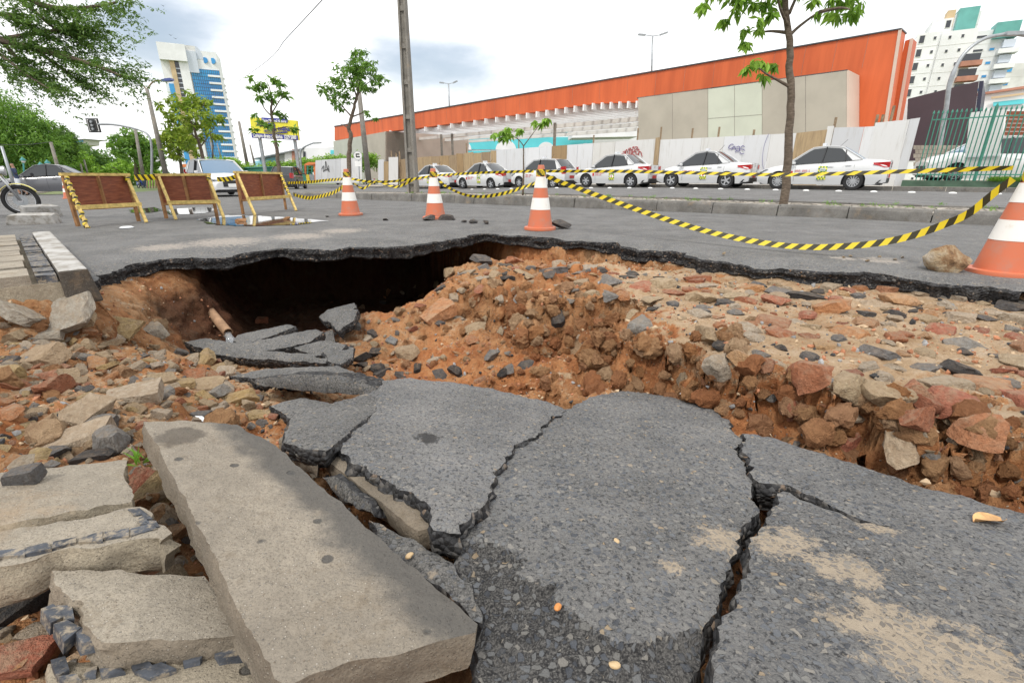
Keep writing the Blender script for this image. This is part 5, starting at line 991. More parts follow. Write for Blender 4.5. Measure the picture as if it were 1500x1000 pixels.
rock_thing(352, 325, .13, .08, .05, 'stone_rust', .3, 'brown stone standing in the puddle', 'stone', 'stone', i=4); rock_thing(420, 322, .1, .06, .05, 'stone_rust', .8, 'small brown lump at the puddle end', 'stone', 'stone', i=6)
m = MB(); p = [hit(282, 606), hit(302, 622)]; m.bar(p[0] + Vector((0, 0, .01)), p[1] + Vector((0, 0, .014)), .016, .006); tag(m.build('plastic_strip', MA['paper_white']), 'thin white plastic strip in the rubble behind the fallen kerb', 'litter')
m = MB()
for i in range(14):
    a = hit(1005 + R.uniform(-3, 3), 560 + R.uniform(-2, 2)); m.tube([a, a + Vector((R.uniform(-.02, .02), -.015, -.02)), a + Vector((R.uniform(-.03, .03), -.02, -.055))], .0025, 4)
tag(m.build('cloth_scrap', MA['paper_white']), 'frayed white cloth scrap hanging on the clay face', 'litter')
# ------------------------------------------------------------------ the pipe and its water
def pipe():
    a, b = AY(308, 456, 3.95), AY(334, 487, 3.72); d = (b - a).normalized(); root = empty('broken_pipe', b, 0, 'broken clay coloured pipe spilling water out of the dug wall', 'pipe'); L = lambda p: p - b
    st = a - d * .25; x = d.orthogonal().normalized(); y = d.cross(x); n = 20; m = MB(); vs = []
    for (q, r) in ((st, .038), (a, .038), (b, .038), (b, .031), (a, .031)): vs += [L(q) + (x * math.cos(k * 6.2832 / n) + y * math.sin(k * 6.2832 / n)) * r for k in range(n)]
    m.add(vs, [(i * n + k, i * n + (k + 1) % n, (i + 1) * n + (k + 1) % n, (i + 1) * n + k) for i in range(4) for k in range(n)]); m.build('pipe_body', MA['clay_pipe'], root, smooth=50)
    m = MB(); P = []; rad = []
    for i in range(12): t = i / 11; P.append(L(b - d * .03 + d * .16 * t + Vector((0, 0, -.03 - .17 * t * t)))); rad.append(.028 + .016 * t + .004 * math.sin(i * 2))
    m.tube(P, rad, 12)
    rr = random.Random(2)
    for _ in range(40): c = P[rr.randrange(6, 12)] + Vector((rr.gauss(0, .035), rr.gauss(0, .035), rr.gauss(.02, .03))); s = rr.uniform(.002, .006); m.lathe([(.0005, -s), (s, 0), (.0005, s)], 6, c)
    m.build('water_jet', MA['running_water'], root, smooth=True)
pipe()
# ------------------------------------------------------------------ poles, lamps, signal, wires
def pole_thing(name, base, top, r0, r1, mat, label, cat, n=10, group=None):
    root = empty(name, base, 0, label, cat, group); m = MB(); m.tube([(0, 0, -.2), Vector(top) - Vector(base)], [r0, r1], n); m.build('shaft', mat, root, smooth=True); return root
def big_pole():
    b = Vector(onT(605, 278, 9.75)); b.z = gz(b) + .12; tp = onPl(586, -60, b, Vector((b.x, b.y, 0)).normalized()); root = empty('utility_pole', b, 0, 'tall square concrete utility pole with ladder recesses on the median', 'utility pole'); d = tp - b; w0, w1 = .3, .2; ex = Vector((1, -.15, 0)).normalized(); ey = Vector((.15, 1, 0)).normalized(); m = MB()
    def ring(f, sx, sy, ox=0): c = d * f; w = w0 + (w1 - w0) * f; return [c + ex * (ox * w + k * sx * w / 2) + ey * l * sy * w / 2 for k, l in ((-1, -1), (1, -1), (1, 1), (-1, 1))]
    for ox in (-.39, .39): m.add(ring(0, .22, 1, ox) + ring(1, .22, 1, ox), [(0, 1, 5, 4), (1, 2, 6, 5), (2, 3, 7, 6), (3, 0, 4, 7), (4, 5, 6, 7)])
    m.add(ring(0, .6, .35) + ring(1, .6, .35), [(0, 1, 5, 4), (1, 2, 6, 5), (2, 3, 7, 6), (3, 0, 4, 7)]); m.build('shaft', MA['pole_concrete'], root)
    k = .06
    while k < .98:
        f = k; c = d * f; w = w0 + (w1 - w0) * f; m = MB(); m.box(c, (w * .62, w * .7, .12), math.atan2(ex.y, ex.x)); m.build('step_block', MA['pole_concrete'], root); k += .15
    MB().box((0, 0, -.02), (.6, .6, .1), .2).build('footing', MA['mortar'], root)
big_pole()
def lamp_arm(root, base, top, end, r, hl=.8, headmat='galvanised', mat='galvanised', name='arm'):
    L = lambda p: Vector(p) - Vector(base); t, e = L(top), L(end); mid = t.lerp(e, .45) + Vector((0, 0, (e - t).length * .16)); MB().tube(spline([t, mid, e], 6), r, 6).build(name, MA[mat], root, smooth=True)
    d = (e - mid).normalized(); m = MB(); m.bar(e - d * .1, e + d * hl, .26, .12); m.bar(e + d * .05, e + d * hl * .85, .2, .17); m.build('lamp_head', MA[headmat], root)
def G2(px, py, y, z=0): p = AY(px, py, y); return p
# old leaning pole by the grey block
b = AY(540, 262, 34); pole_thing('utility_pole', b, AY(522, 100, 34), .2, .13, MA['pole_concrete'], 'leaning concrete utility pole beside the grey building corner', 'utility pole', 6)
# left lamp post with two arms
b = AY(243, 256, 32); r_ = pole_thing('street_lamp', b, AY(215, 130, 32), .16, .1, MA['pole_concrete'], 'concrete street lamp with two blue heads before the blue tower', 'street lamp', 8)
lamp_arm(r_, b, AY(215, 131, 32), AY(180, 112, 32), .04, .5, 'paint_blue', 'post_wood'); lamp_arm(r_, b, AY(215, 131, 32), AY(241, 118, 32), .04, .5, 'paint_blue', 'post_wood')
# traffic signal on a curved arm
b = AY(222, 262, 27); root = empty('traffic_signal', b, 0, 'traffic signal hung on a long curved arm over the crossing', 'traffic signal'); L = lambda p: p - b
MB().tube([L(q) for q in spline([AY(222, 262, 27), AY(222, 215, 27), AY(216, 197, 27), AY(200, 189, 27), AY(170, 183, 27), AY(143, 182, 27)], 6)], .055, 8).build('arm', MA['galvanised'], root, smooth=True)
c = L(AY(137, 184, 27)); MB().box(c, (.62, .06, .68)).build('back_board', MA['black_print'], root); MB().box(c + Vector((0, .05, 0)), (.34, .2, .6)).build('lamp_box', MA['dark_metal'], root); MB().box(c + Vector((0, -.035, .0)), (.5, .008, .56)).build('white_border', MA['white_print'], root); MB().box(c + Vector((0, -.045, 0)), (.44, .012, .5)).build('inner_board', MA['black_print'], root)
for z in (-.17, 0, .17): MB().lathe([(.001, .02), (.06, .02), (.06, -.06)], 12, c + Vector((0, -.07, z)), axis='Y').build('lamp_back', MA['galvanised'], root)
# bare poles
for (x0, y0, x1, y1, yy, r0, lab) in ((209, 256, 198, 190, 40, .14, 'slim concrete pole under the signal arm'), (362, 240, 350, 178, 60, .2, 'bare concrete pole left of the yellow billboard'), (373, 240, 366, 212, 58, .12, 'short grey pole left of the yellow billboard with a blue balloon shape'), (91, 268, 74, 208, 48, .18, 'leaning concrete pole in the trees over the grey sedan'), (122, 262, 118, 240, 60, .12, 'weathered pole stump among the far trees'), (130, 262, 123, 234, 62, .12, 'thin pole with cross arm among the far trees'), (24, 284, 2, 214, 14, .045, 'thin metal sign post beside the walking person'), (325, 235, 318, 210, 55, .07, 'thin double pole before the blue tower'), (315, 240, 308, 205, 50, .09, 'pale concrete pole before the blue tower')): 
    b = AY(x0, y0, yy); pole_thing('pole', b, AY(x1, y1, yy), r0, r0 * .7, MA['galvanised'] if 'metal' in lab else MA['pole_concrete'], lab, 'pole', 7)
for (x0, y0, x1, y1, yy, lab) in ((35, 262, 34, 236, 40, 'teal park lamp nearest the sign post'), (58, 268, 60, 243, 42, 'teal park lamp behind the grey sedan roof'), (75, 265, 70, 240, 41, 'teal park lamp beside the leaning pole')):
    b = AY(x0, y0, yy); t = AY(x1, y1, yy); r_ = pole_thing('park_lamp', b, t, .07, .05, MA['teal_metal'], lab, 'street lamp', 7, 'teal park lamps'); d = t - b; MB().lathe([(.04, .0), (.2, .03), (.18, .12), (.06, .25), (.02, .32)], 12, d).build('lamp_hood', MA['teal_metal'], r_, smooth=40); MB().lathe([(.02, -.14), (.12, -.1), (.15, .03)], 12, d).build('globe', MA['lamp_clear'], r_, smooth=40)
# lamp beyond the orange roof, and the one over the right hand fence
def twin(px, y0, y1, yy, lab, w):
    b = AY(px[0], y0, yy); t = AY(px[1], y1, yy); r_ = pole_thing('floodlight_pole', b, t, .12, .09, MA['galvanised'], lab, 'floodlight', 8); 
    for e in (-1, 1): 
        p = t - b; m = MB(); m.bar(p, p + Vector((e * w * .55, 0, .1)), .07); m.bar(p + Vector((e * w * .5, 0, .1)), p + Vector((e * w, 0, .35 if e > 0 else .15)), .3, .14); m.build('floodlight', MA['galvanised'], r_)
twin((954, 956), 130, 53, 60, 'twin headed floodlight pole rising behind the orange roof', 1.6); twin((659, 657), 175, 123, 70, 'smaller twin floodlight pole rising behind the orange parapet', 1.2)
b = AY(1372, 235, 23); root = empty('street_lamp', b, 0, 'grey street lamp with a long curved arm behind the green fence', 'street lamp'); MB().tube([q - b for q in spline([b, AY(1385, 165, 23), AY(1392, 120, 23), AY(1410, 82, 23), AY(1440, 58, 23), AY(1475, 50, 23)], 8)], [.09] * 20 + [.07] * 21, 8).build('curved_post', MA['galvanised'], root, smooth=True)
p = AY(1478, 50, 23) - b; m = MB(); m.bar(p - Vector((.2, 0, 0)), p + Vector((.55, 0, .02)), .3, .14); m.bar(p + Vector((.3, 0, -.02)), p + Vector((1.0, 0, -.1)), .2, .05); m.build('lamp_head', MA['galvanised'], root)
# far lamp left of the grey block
b = AY(442, 252, 52); root = empty('street_lamp', b, 0, 'slender street lamp with a swept arm before the long white sheds', 'street lamp'); MB().tube([q - b for q in spline([b, AY(440, 225, 52), AY(445, 216, 52), AY(458, 210, 52)], 6)], .09, 7).build('curved_post', MA['galvanised'], root, smooth=True); p = AY(459, 210, 52) - b; MB().bar(p, p + Vector((.8, 0, .05)), .3, .15).build('lamp_head', MA['galvanised'], root)
# wires
def wire(P, r, lab): tag(MB().tube(spline(P, 10), r, 5).build('overhead_wire', MA['black_plastic']), lab, 'wire')
wire([AY(476, -4, 14), AY(420, 56, 20), AY(380, 98, 30), AY(310, 145, 60)], .012, 'single overhead wire running from the sky down to the blue tower')
wire([AY(74, 208, 48), AY(40, 212, 44), AY(-10, 212, 40)], .02, 'wire running from the leaning pole into the trees')
# round sign on its post
b = AY(526, 262, 31); root = empty('round_sign', b, 0, 'round white sign with black vehicle symbol on a thin post', 'road sign'); MB().tube([(0, 0, -.5), AY(525, 222, 31) - b], .035, 7).build('post', MA['galvanised'], root)
c = AY(524.5, 228, 31) - b + Vector((0, -.06, 0)); MB().lathe([(.001, -.01), (.27, -.01), (.27, .01), (.001, .01)], 24, c, axis='Y').build('disc', MA['white_print'], root); m = MB()
for k in range(24): a0, a1 = k * math.pi / 12, (k + 1) * math.pi / 12; m.bar(c + Vector((.25 * math.cos(a0), -.016, .25 * math.sin(a0))), c + Vector((.25 * math.cos(a1), -.016, .25 * math.sin(a1))), .01, .025)
m.build('rim', MA['galvanised'], root); m = MB(); m.box(c + Vector((.0, -.018, .08)), (.22, .01, .07)); m.box(c + Vector((-.09, -.018, 0)), (.05, .01, .2)); m.box(c + Vector((.03, -.018, -.07)), (.2, .01, .07)); m.build('symbol', MA['black_print'], root); MB().box(AY(525, 240, 31) - b + Vector((0, -.05, 0)), (.4, .02, .3)).build('plate', MA['white_print'], root)
# ------------------------------------------------------------------ cars
def make_wheel(root, x, y, r, w, side, spokes=10):
    e = MB(); e.lathe([(r * .62, -w / 2), (r * .93, -w / 2), (r, -w * .35), (r, w * .35), (r * .93, w / 2), (r * .62, w / 2), (r * .62, -w / 2)], 28, (0, 0, 0), axis='Y', cap=False); wh = bpy.data.objects.new('wheel', None); COL.objects.link(wh); wh.parent = root; wh.location = (x, y, r); wh.empty_display_size = .1
    e.build('tyre', MA['rubber'], wh, smooth=40)
    m = MB(); f = side * w * .42; m.lathe([(r * .64, f * .6), (r * .66, f), (r * .58, f * .95), (r * .56, f * .5)], 28, axis='Y', cap=False); m.lathe([(.001, f * .95), (r * .14, f * .95), (r * .16, f * .5)], 14, axis='Y', cap=False)
    for k in range(spokes):
        a = 2 * math.pi * k / spokes; m.bar((r * .1 * math.cos(a), f * .85, r * .1 * math.sin(a)), (r * .6 * math.cos(a), f * .85, r * .6 * math.sin(a)), .035 if spokes > 8 else .06, .02, up=(0, 1, 0))
    m.build('rim', MA['alloy'], wh, smooth=40); MB().lathe([(.001, f * .35), (r * .6, f * .35), (r * .6, f * .2), (.001, f * .2)], 20, axis='Y').build('brake_disc', MA['dark_metal'], wh)
    return wh
SEDAN = dict(L=4.45, W=1.74, wb=2.6, fo=.85, r=.33, beltf=.92, beltr=1.04, hood=.86, trunk=1.12, roof=1.6, ws0=1.05, ws1=.28, rf=-.72, rb=-1.42, kind='sedan')
HATCH = dict(L=3.95, W=1.68, wb=2.46, fo=.78, r=.31, beltf=.9, beltr=1.0, hood=.9, trunk=1.05, roof=1.57, ws0=1.0, ws1=.3, rf=-1.25, rb=-1.72, kind='hatch')
SUV = dict(L=4.35, W=1.82, wb=2.65, fo=.85, r=.35, beltf=1.0, beltr=1.1, hood=1.02, trunk=1.1, roof=1.66, ws0=1.15, ws1=.4, rf=-1.4, rb=-1.9, kind='suv')
SEDAN2 = dict(SEDAN, L=4.2, roof=1.56, rf=-.58, rb=-1.28, trunk=1.08, wb=2.5, fo=.8)
SEDAN3 = dict(SEDAN, L=4.3, roof=1.6, rf=-.8, rb=-1.36, trunk=1.13, hood=.88)
def make_car(P, paint, label, cat, group=None, rear=True, taxi=False, spokes=10, plate='red_print', glass='car_glass', detail=True):
    # x forward, y left, origin on the ground amidships
    root = empty('taxi' if taxi else 'parked_car', (0, 0, 0), 0, label, cat, group); L, Wd = P['L'], P['W']; hw = Wd / 2; xf = P['wb'] / 2 + .02; xr = -P['wb'] / 2 + .02; nose = xf + P['fo']; tail_ = nose - L; sill = .2; R_ = P['r'] + .055
    xs = sorted(set([round(v, 3) for v in list(np.linspace(tail_, nose, 46)) + [xf + R_ * math.cos(a) for a in np.linspace(0, math.pi, 13)] + [xr + R_ * math.cos(a) for a in np.linspace(0, math.pi, 13)]]))
    def top(x):   # height of body below the glass
        if x > P['ws0']: f = (x - P['ws0']) / (nose - P['ws0']); return P['hood'] + .1 * (1 - f) - .2 * f ** 3 - .04 * f
        if x < P['rb']: f = (P['rb'] - x) / max(.01, P['rb'] - tail_); return P['trunk'] - (.05 * f + .04 * f ** 4 if P['kind'] == 'sedan' else .06 * f)
        f = (x - P['rb']) / (P['ws0'] - P['rb']); return P['trunk'] * (1 - f) + (P['hood'] + .1) * f
    def half(x): # plan taper
        f = max(0, (x - (nose - .75)) / .75); g = max(0, ((tail_ + .55) - x) / .55); return hw * (1 - .26 * f ** 2.2 - .17 * g ** 2.4)
    def bot(x):
        b = sill + .1 * max(0, (x - nose + .3) / .3) + .1 * max(0, (tail_ + .35 - x) / .35)
        for xw in (xf, xr):
            if abs(x - xw) < R_: b = max(b, P['r'] + math.sqrt(max(0, R_ * R_ - (x - xw) ** 2)))
        return b
    K = 9; vs = []; fs = []
    for x in xs:
        t, h, b = top(x), half(x), bot(x); row = []
        for k in range(K):
            f = k / (K - 1); z = b + (t - b) * f; zz = (z - sill) / (t - sill); bulge = 1 - .07 * max(0, .35 - zz) / .35 - .13 * max(0, zz - .62) ** 1.6 / .38 ** 1.6 * 1.0; row.append((h * bulge, z))
        row[-1] = (row[-1][0] * .93, t); full = [(x, -a, z) for a, z in row] + [(x, a, z) for a, z in reversed(row)]; cz = t + .03 * (1 if x > P['ws0'] or x < P['rb'] else 0); full.insert(K, (x, 0, cz)); vs += full
    n = 2 * K + 1
    for i in range(len(xs) - 1):
        for k in range(n - 1): a = i * n + k; fs.append((a, a + 1, a + n + 1, a + n))
    fs.append(tuple(range(n))); fs.append(tuple((len(xs) - 1) * n + k for k in range(n - 1, -1, -1)))
    MB().add(vs, fs).build('body', MA[paint], root, smooth=35)
    m = MB(); m.box(((nose + tail_) / 2, 0, .42), (L - .3, Wd - .34, .46)); m.build('underbody', MA['black_plastic'], root)
    # glass house
    zb = lambda x: top(x) - .02; hb = lambda x: half(x) * .9; rt = P['roof']; hr = hw * .69
    A = [(P['ws0'] + .05, zb(P['ws0']), hb(P['ws0']) * .97), (P['ws1'], rt - .055, hr), ((P['ws1'] + P['rf']) / 2, rt, hr), (P['rf'], rt - .05, hr), (P['rb'] - .02, zb(P['rb']) + .0, hb(P['rb']) * .94)]
    def side(x, f, e=0.0):   # point on the side glass at x between belt (0) and roof (1)
        zt = float(np.interp(x, [A[4][0], A[3][0], A[2][0], A[1][0], A[0][0]], [A[4][1], A[3][1], A[2][1], A[1][1], A[0][1]])); z0 = zb(x); z0 = min(z0, zt); y = hb(x) * (1 - f) + (hr + .02) * f
        k = (zt - z0) / max(.01, rt - z0); y = hb(x) * (1 - f * k) + (hr + .03) * f * k; return x, y + e, z0 + (zt - z0) * f
    xw = np.linspace(P['rb'] + .05, P['ws0'] - .02, 18)
    for sgn in (-1, 1):
        m = MB(); v = []; 
        for x in xw:
            for f in (0, .5, 1): a = side(x, f); v.append((a[0], sgn * a[1], a[2]))
        m.add(v, [(3 * i + k, 3 * i + k + 1, 3 * i + k + 4, 3 * i + k + 3) for i in range(len(xw) - 1) for k in range(2)]); m.build('side_window', MA['car_glass'], root, smooth=True)
        # pillars and roof rail, body coloured, proud of the glass
        m = MB()
        def strip_(pts, w=.07):
            for (x0, f0), (x1, f1) in zip(pts, pts[1:]):
                p, q = Vector(side(x0, f0, .006)), Vector(side(x1, f1, .006)); p.y *= sgn; q.y *= sgn; m.bar(p, q, .03, w, up=(0, sgn * .3, 1))
        rail = [(x, 1) for x in np.linspace(P['rb'] - .0, P['ws0'] + .03, 16)]; strip_(rail, .075)
        m.build('roof_rail', MA[paint], root, smooth=30); m = MB(); mid = -.12; strip_([(mid - .02, 0), (mid - .08, .97)], .09); m.build('door_pillar', MA['black_plastic'], root); m = MB()
        if P['kind'] == 'sedan': strip_([(P['rf'] - .18, 0), (P['rf'] - .12, .95)], .05); m.build('quarter_pillar', MA['black_plastic'], root); m = MB()
        m = MB(); cp = [(P['rb'] + .02, 0), (P['rf'] - .25, .0), (P['rf'] - .02, .95)]; v = [side(P['rb'] - .02, 0, .008), side(P['rb'] + .3, 0, .008), side(P['rf'] + .06, .97, .008), side(P['rf'] - .1, .99, .008), side(P['rb'] + .2, .97, .008)]; m.add([(a, sgn * b, c) for a, b, c in v], [(0, 1, 2, 3, 4)]); m.build('rear_pillar', MA[paint], root)
        m = MB(); m.lathe([(.001, -.05), (.07, -.04), (.085, 0), (.07, .05), (.001, .06)], 10, (P['ws0'] - .22, sgn * (hw + .06), zb(P['ws0']) + .06)); m.bar((P['ws0'] - .2, sgn * (hw - .1), zb(P['ws0']) + .03), (P['ws0'] - .22, sgn * (hw + .04), zb(P['ws0']) + .05), .04); m.build('mirror', MA[paint], root, smooth=40)
        if detail:
            for xa, xb in ((mid - .25, mid - .43), (P['rf'] - .22, P['rf'] - .40)): 
                z = .86 + (.04 if xa < -.5 else 0); m = MB(); m.bar((xa, sgn * (half(xa) * .985 + .01), z), (xb, sgn * (half(xb) * .985 + .01), z), .025, .03); m.build('door_handle', MA[paint], root)
            for xa in (mid, P['ws0'] - .3, P['rf'] - .5 if P['kind'] == 'sedan' else P['rf'] - .05):
                m = MB(); z0, z1 = .32, .92
                def sy(x, z): t, h, b = top(x), half(x), sill; zz = (z - sill) / (t - sill); return h * (1 - .07 * max(0, .35 - zz) / .35 - .13 * max(0, zz - .62) ** 1.6 / .38 ** 1.6)
                pz = [z0 + (z1 - z0) * i / 6 for i in range(7)]; 
                if abs(xa - xr) < R_: pz = [z for z in pz if z > bot(xa) + .02]
                for za, zc in zip(pz, pz[1:]): m.bar((xa, sgn * (sy(xa, za) + .001), za), (xa, sgn * (sy(xa, zc) + .001), zc), .008, .006, up=(0, 1, 0))
                m.build('door_gap', MA['black_plastic'], root)
    def panel(i, j, name, mat, e=.0):
        a, b = A[i], A[j]; m = MB(); v = []
        for f in (0, .5, 1):
            for g in np.linspace(-1, 1, 7): x = a[0] + (b[0] - a[0]) * f; z = a[1] + (b[1] - a[1]) * f + .02 * math.sin(math.pi * f); y = (a[2] + (b[2] - a[2]) * f) * g; bow = .06 * (1 - g * g) * (1 if i == 0 else -1 if i == 3 else 0); v.append((x + bow, y, z + .03 * (1 - g * g) + e))
        m.add(v, [(7 * r + c, 7 * r + c + 1, 7 * r + c + 8, 7 * r + c + 7) for r in range(2) for c in range(6)]); return m.build(name, mat, root, smooth=True)
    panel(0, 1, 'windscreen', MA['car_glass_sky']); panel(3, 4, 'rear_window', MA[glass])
    v = []; m = MB(); st = np.linspace(P['rf'] - .03, P['ws1'] + .03, 9)
    for x in st:
        z = float(np.interp(x, [A[3][0] - .05, A[3][0], A[2][0], A[1][0], A[1][0] + .05], [A[3][1], A[3][1] + .015, rt + .01, A[1][1] + .015, A[1][1]])); v += [(x, g * (hr + .025), z + .035 * (1 - g * g)) for g in np.linspace(-1, 1, 9)]
    m.add(v, [(9 * r + c, 9 * r + c + 1, 9 * r + c + 10, 9 * r + c + 9) for r in range(8) for c in range(8)]); m.build('roof', MA[paint], root, smooth=True)
    for x, s in ((xf, 1), (xf, -1), (xr, 1), (xr, -1)): make_wheel(root, x, s * (hw - .11), P['r'], .2, s, spokes)
    # bumper, lamps, plates
    zt = P['trunk']; xt = tail_
    if P['kind'] == 'sedan': lz = (zt - .3, zt - .1); ly = .34
    else: lz = (zt - .28, zt + .12); ly = .16
    for s in (-1, 1):
        m = MB(); x1 = tail_ + .5 if P['kind'] == 'sedan' else tail_ + .22; hy = half(tail_ + .04)
        q = [(tail_ - .012, s * (hy - ly), lz[1] - .02), (tail_ - .012, s * (hy - .02), lz[1]), (x1, s * (half(x1) + .002), lz[1] - .03), (x1 - .03, s * (half(x1) + .004), lz[0] + .1), (tail_ + .12, s * (half(tail_ + .12) + .008), lz[0]), (tail_ - .012, s * (hy - .04), lz[0] + .01), (tail_ - .012, s * (hy - ly), lz[0] + .05)]
        m.add(q, [(0, 1, 5, 6), (1, 2, 3, 4, 5)]); m.build('tail_light', MA['tail_red'], root)
        m = MB(); q = [(nose - .05, s * (half(nose - .05) - .3), .62), (nose - .1, s * (half(nose - .1) + .004), .66), (nose - .45, s * (half(nose - .45) * .985), .8), (nose - .4, s * (half(nose - .4) - .14), .82), (nose - .12, s * (half(nose - .1) - .32), .74)]
        m.add([Vector(p) + Vector((.03, 0, .01)) for p in q], [(0, 1, 2, 3, 4)]); m.build('headlight', MA['lamp_clear'], root)
    hy = half(tail_ + .02); m = MB(); m.hexa([(tail_ - .02, -hy * .92, .26), (tail_ + .3, -half(tail_ + .3) - .004, .24), (tail_ + .3, half(tail_ + .3) + .004, .24), (tail_ - .02, hy * .92, .26), (tail_ - .03, -hy * .8, .44), (tail_ + .2, -half(tail_ + .3) - .004, .36), (tail_ + .2, half(tail_ + .3) + .004, .36), (tail_ - .03, hy * .8, .44)]); m.build('rear_bumper', MA['black_plastic'], root)
    MB().box((tail_ - .035, 0, .52 if P['kind'] == 'sedan' else .62), (.02, .42, .14)).build('number_plate', MA[plate], root)
    if detail:
        m = MB(); m.box((nose - .015, 0, .52), (.06, half(nose) * 1.2, .24)); m.build('grille', MA['black_plastic'], root); MB().box((nose + .02, 0, .45), (.02, .42, .13)).build('number_plate', MA['white_print'], root)
        MB().lathe([(.001, -.01), (.05, -.01), (.05, .008), (.001, .01)], 12, (0, 0, 0)).build('badge', MA['alloy'], root).matrix_local = Matrix.Translation((tail_ - .004, 0, zt - .14)) @ Matrix.Rotation(math.pi / 2, 4, 'Y')
        if P['kind'] == 'sedan':
            m = MB(); v = [(tail_ - .006, -hy * .62, zt - .05), (tail_ - .006, hy * .62, zt - .05), (tail_ - .006, hy * .55, .62), (tail_ - .006, -hy * .55, .62)]
            for a, b in zip(v, v[1:] + v[:1]): m.bar(a, b, .008)
            m.build('boot_gap', MA['black_plastic'], root)
    if taxi:
        m = MB(); m.box((.0, 0, rt + .1), (.12, .3, .1)); m.build('roof_sign', MA['lamp_clear'], root); m = MB(); m.bar((-.55, .1, rt + .03), (-.75, .1, rt + .26), .012); m.build('antenna', MA['black_plastic'], root)
        for sgn in (-1, 1):
            xa = -.36; w_, h_ = .30, .5; nx, nz = 6, 8; yy = lambda x, z: sgn * (half(x) * (1 - .13 * max(0, ((z - sill) / (top(x) - sill)) - .62) ** 1.6 / .38 ** 1.6) + .006)
            st = empty('door_sticker', (0, 0, 0)); st.parent = root
            for k, mt in ((0, 'yellow_print'), (1, 'green_print')):
                m = MB()
                for i in range(nx):
                    for j in range(nz):
                        if (i + j) % 2 != k or (1 <= i <= nx - 2 and 2 <= j <= nz - 2 and j != 4): continue
                        x0, x1, z0, z1 = xa + i * w_ / nx, xa + (i + 1) * w_ / nx, .38 + j * h_ / nz, .38 + (j + 1) * h_ / nz; m.add([(x0, yy(x0, z0), z0), (x1, yy(x1, z0), z0), (x1, yy(x1, z1), z1), (x0, yy(x0, z1), z1)], [(0, 1, 2, 3)])
                m.build('checker', MA[mt], st)
            m = MB(); m.hexa([(xa + .05, yy(0, .6) - sgn * .002, .5), (xa + .25, yy(0, .6) - sgn * .002, .5), (xa + .25, yy(0, .6) + sgn * .001, .5), (xa + .05, yy(0, .6) + sgn * .001, .5), (xa + .05, yy(0, .84) - sgn * .002, .82), (xa + .25, yy(0, .84) - sgn * .002, .82), (xa + .25, yy(0, .84) + sgn * .001, .82), (xa + .05, yy(0, .84) + sgn * .001, .82)]); m.build('sticker_centre', MA['white_print'], st)
            m = MB(); rr = random.Random(int(sgn) + 5)     # lettering too small to read in the photograph: rows of strokes
            for (z, xs0, xs1, hgt) in ((.76, xa + .08, xa + .22, .035), (.69, xa + .07, xa + .23, .05)):
                x = xs0
                while x < xs1: m.box((x, yy(-.2, z) + sgn * .004, z), (.012, .004, hgt)); x += .024
            m.build('sticker_print', MA['green_print'], st); m = MB(); m.lathe([(.001, -.003), (.035, -.003), (.035, .003), (.001, .003)], 12, (xa + .15, yy(-.2, .56) + sgn * .003, .55), axis='Y'); m.build('sticker_crest', MA['red_print'], st)
            m = MB()
            for (z, xs0, xs1, hgt) in ((.71, .72, .22, .075), (.61, .72, .36, .05)):
                x = xs0; k = 0
                while x > xs1:
                    if k % 6 != 5: m.box((x, yy(x, z) + sgn * .002, z), (.016, .004, hgt)); m.box((x - .014, yy(x, z) + sgn * .002, z + (hgt / 2 - .008) * (1 if k % 2 else -1)), (.02, .004, .014))
                    x -= .04; k += 1
            m.build('door_lettering', MA['red_print'], root)
            m = MB(); m.box((.86, yy(.86, .66), .64), (.1, .008, .14)); m.build('door_emblem', MA['red_print'], root)
    return root
def place_car(root, p, fwd, z=None):
    root.location = p; root.rotation_euler = (0, 0, math.atan2(fwd[1], fwd[0]))
    g = gz(p); return root
fS = S
def on_far(px, t, dz=.1):
    p = onT(px, 260, t); p = Vector((p.x, p.y, 0)); s = p.dot(S); p.z = gz(p) + far_z(s, t); return p
TX = [(1199, SEDAN, 12, 'white taxi sedan beside the median tree trunk, sticker sheet in its rear window', 'car_glass_sky'), (1032, SEDAN2, 5, 'white taxi sedan parked below the purple scribble, five spoke wheels', 'car_glass'), (902, SEDAN3, 6, 'white taxi sedan parked below the red scribble', 'car_glass'), (797, HATCH, 6, 'white taxi hatchback behind the sapling', 'car_glass'), (711, SEDAN2, 5, 'white taxi sedan between the hatchback and the brown planks taxi', 'car_glass'), (638, SEDAN2, 5, 'white taxi sedan in front of the brown planks beside the utility pole', 'car_glass')]
for px, P, sp, lab, gl in TX: place_car(make_car(P, 'paint_white', lab, 'taxi', 'taxis queued along the hoarding', taxi=True, spokes=sp, glass=gl), on_far(px, 21.9), fS).scale = (.92, .92, .92)
place_car(make_car(SEDAN, 'paint_white', 'white taxi sedan parked at the grey building corner', 'taxi', 'taxis queued along the hoarding', taxi=True, spokes=6, glass='car_glass_sky'), G(541, 270), Vector((-.45, .9, 0)))
c = make_car(HATCH, 'paint_white', 'white car with its dark doors open behind the slim median tree', 'car', detail=False); place_car(c, G(506, 270.5), Vector((.35, .94, 0)))
for s in (-1, 1): m = MB(); m.hexa([(.7, s * .8, .35), (.35, s * 1.35, .35), (.33, s * 1.33, .35), (.68, s * .78, .35), (.7, s * .8, 1.0), (.35, s * 1.35, 1.0), (.33, s * 1.33, 1.0), (.68, s * .78, 1.0)]); m.build('open_door', MA['dark_metal'], c)
place_car(make_car(SUV, 'paint_dark', 'dark grey sport utility car seen from behind beyond the barricade', 'car', plate='white_print', taxi=False), G(426, 277), Vector((-.16, .98, 0)))
place_car(make_car(dict(HATCH, roof=1.42, hood=.8, trunk=.95, r=.29), 'paint_white', 'white hatchback facing the barricades with a black grille', 'car', plate='white_print'), G(324, 287), Vector((.72, -.72, 0)))
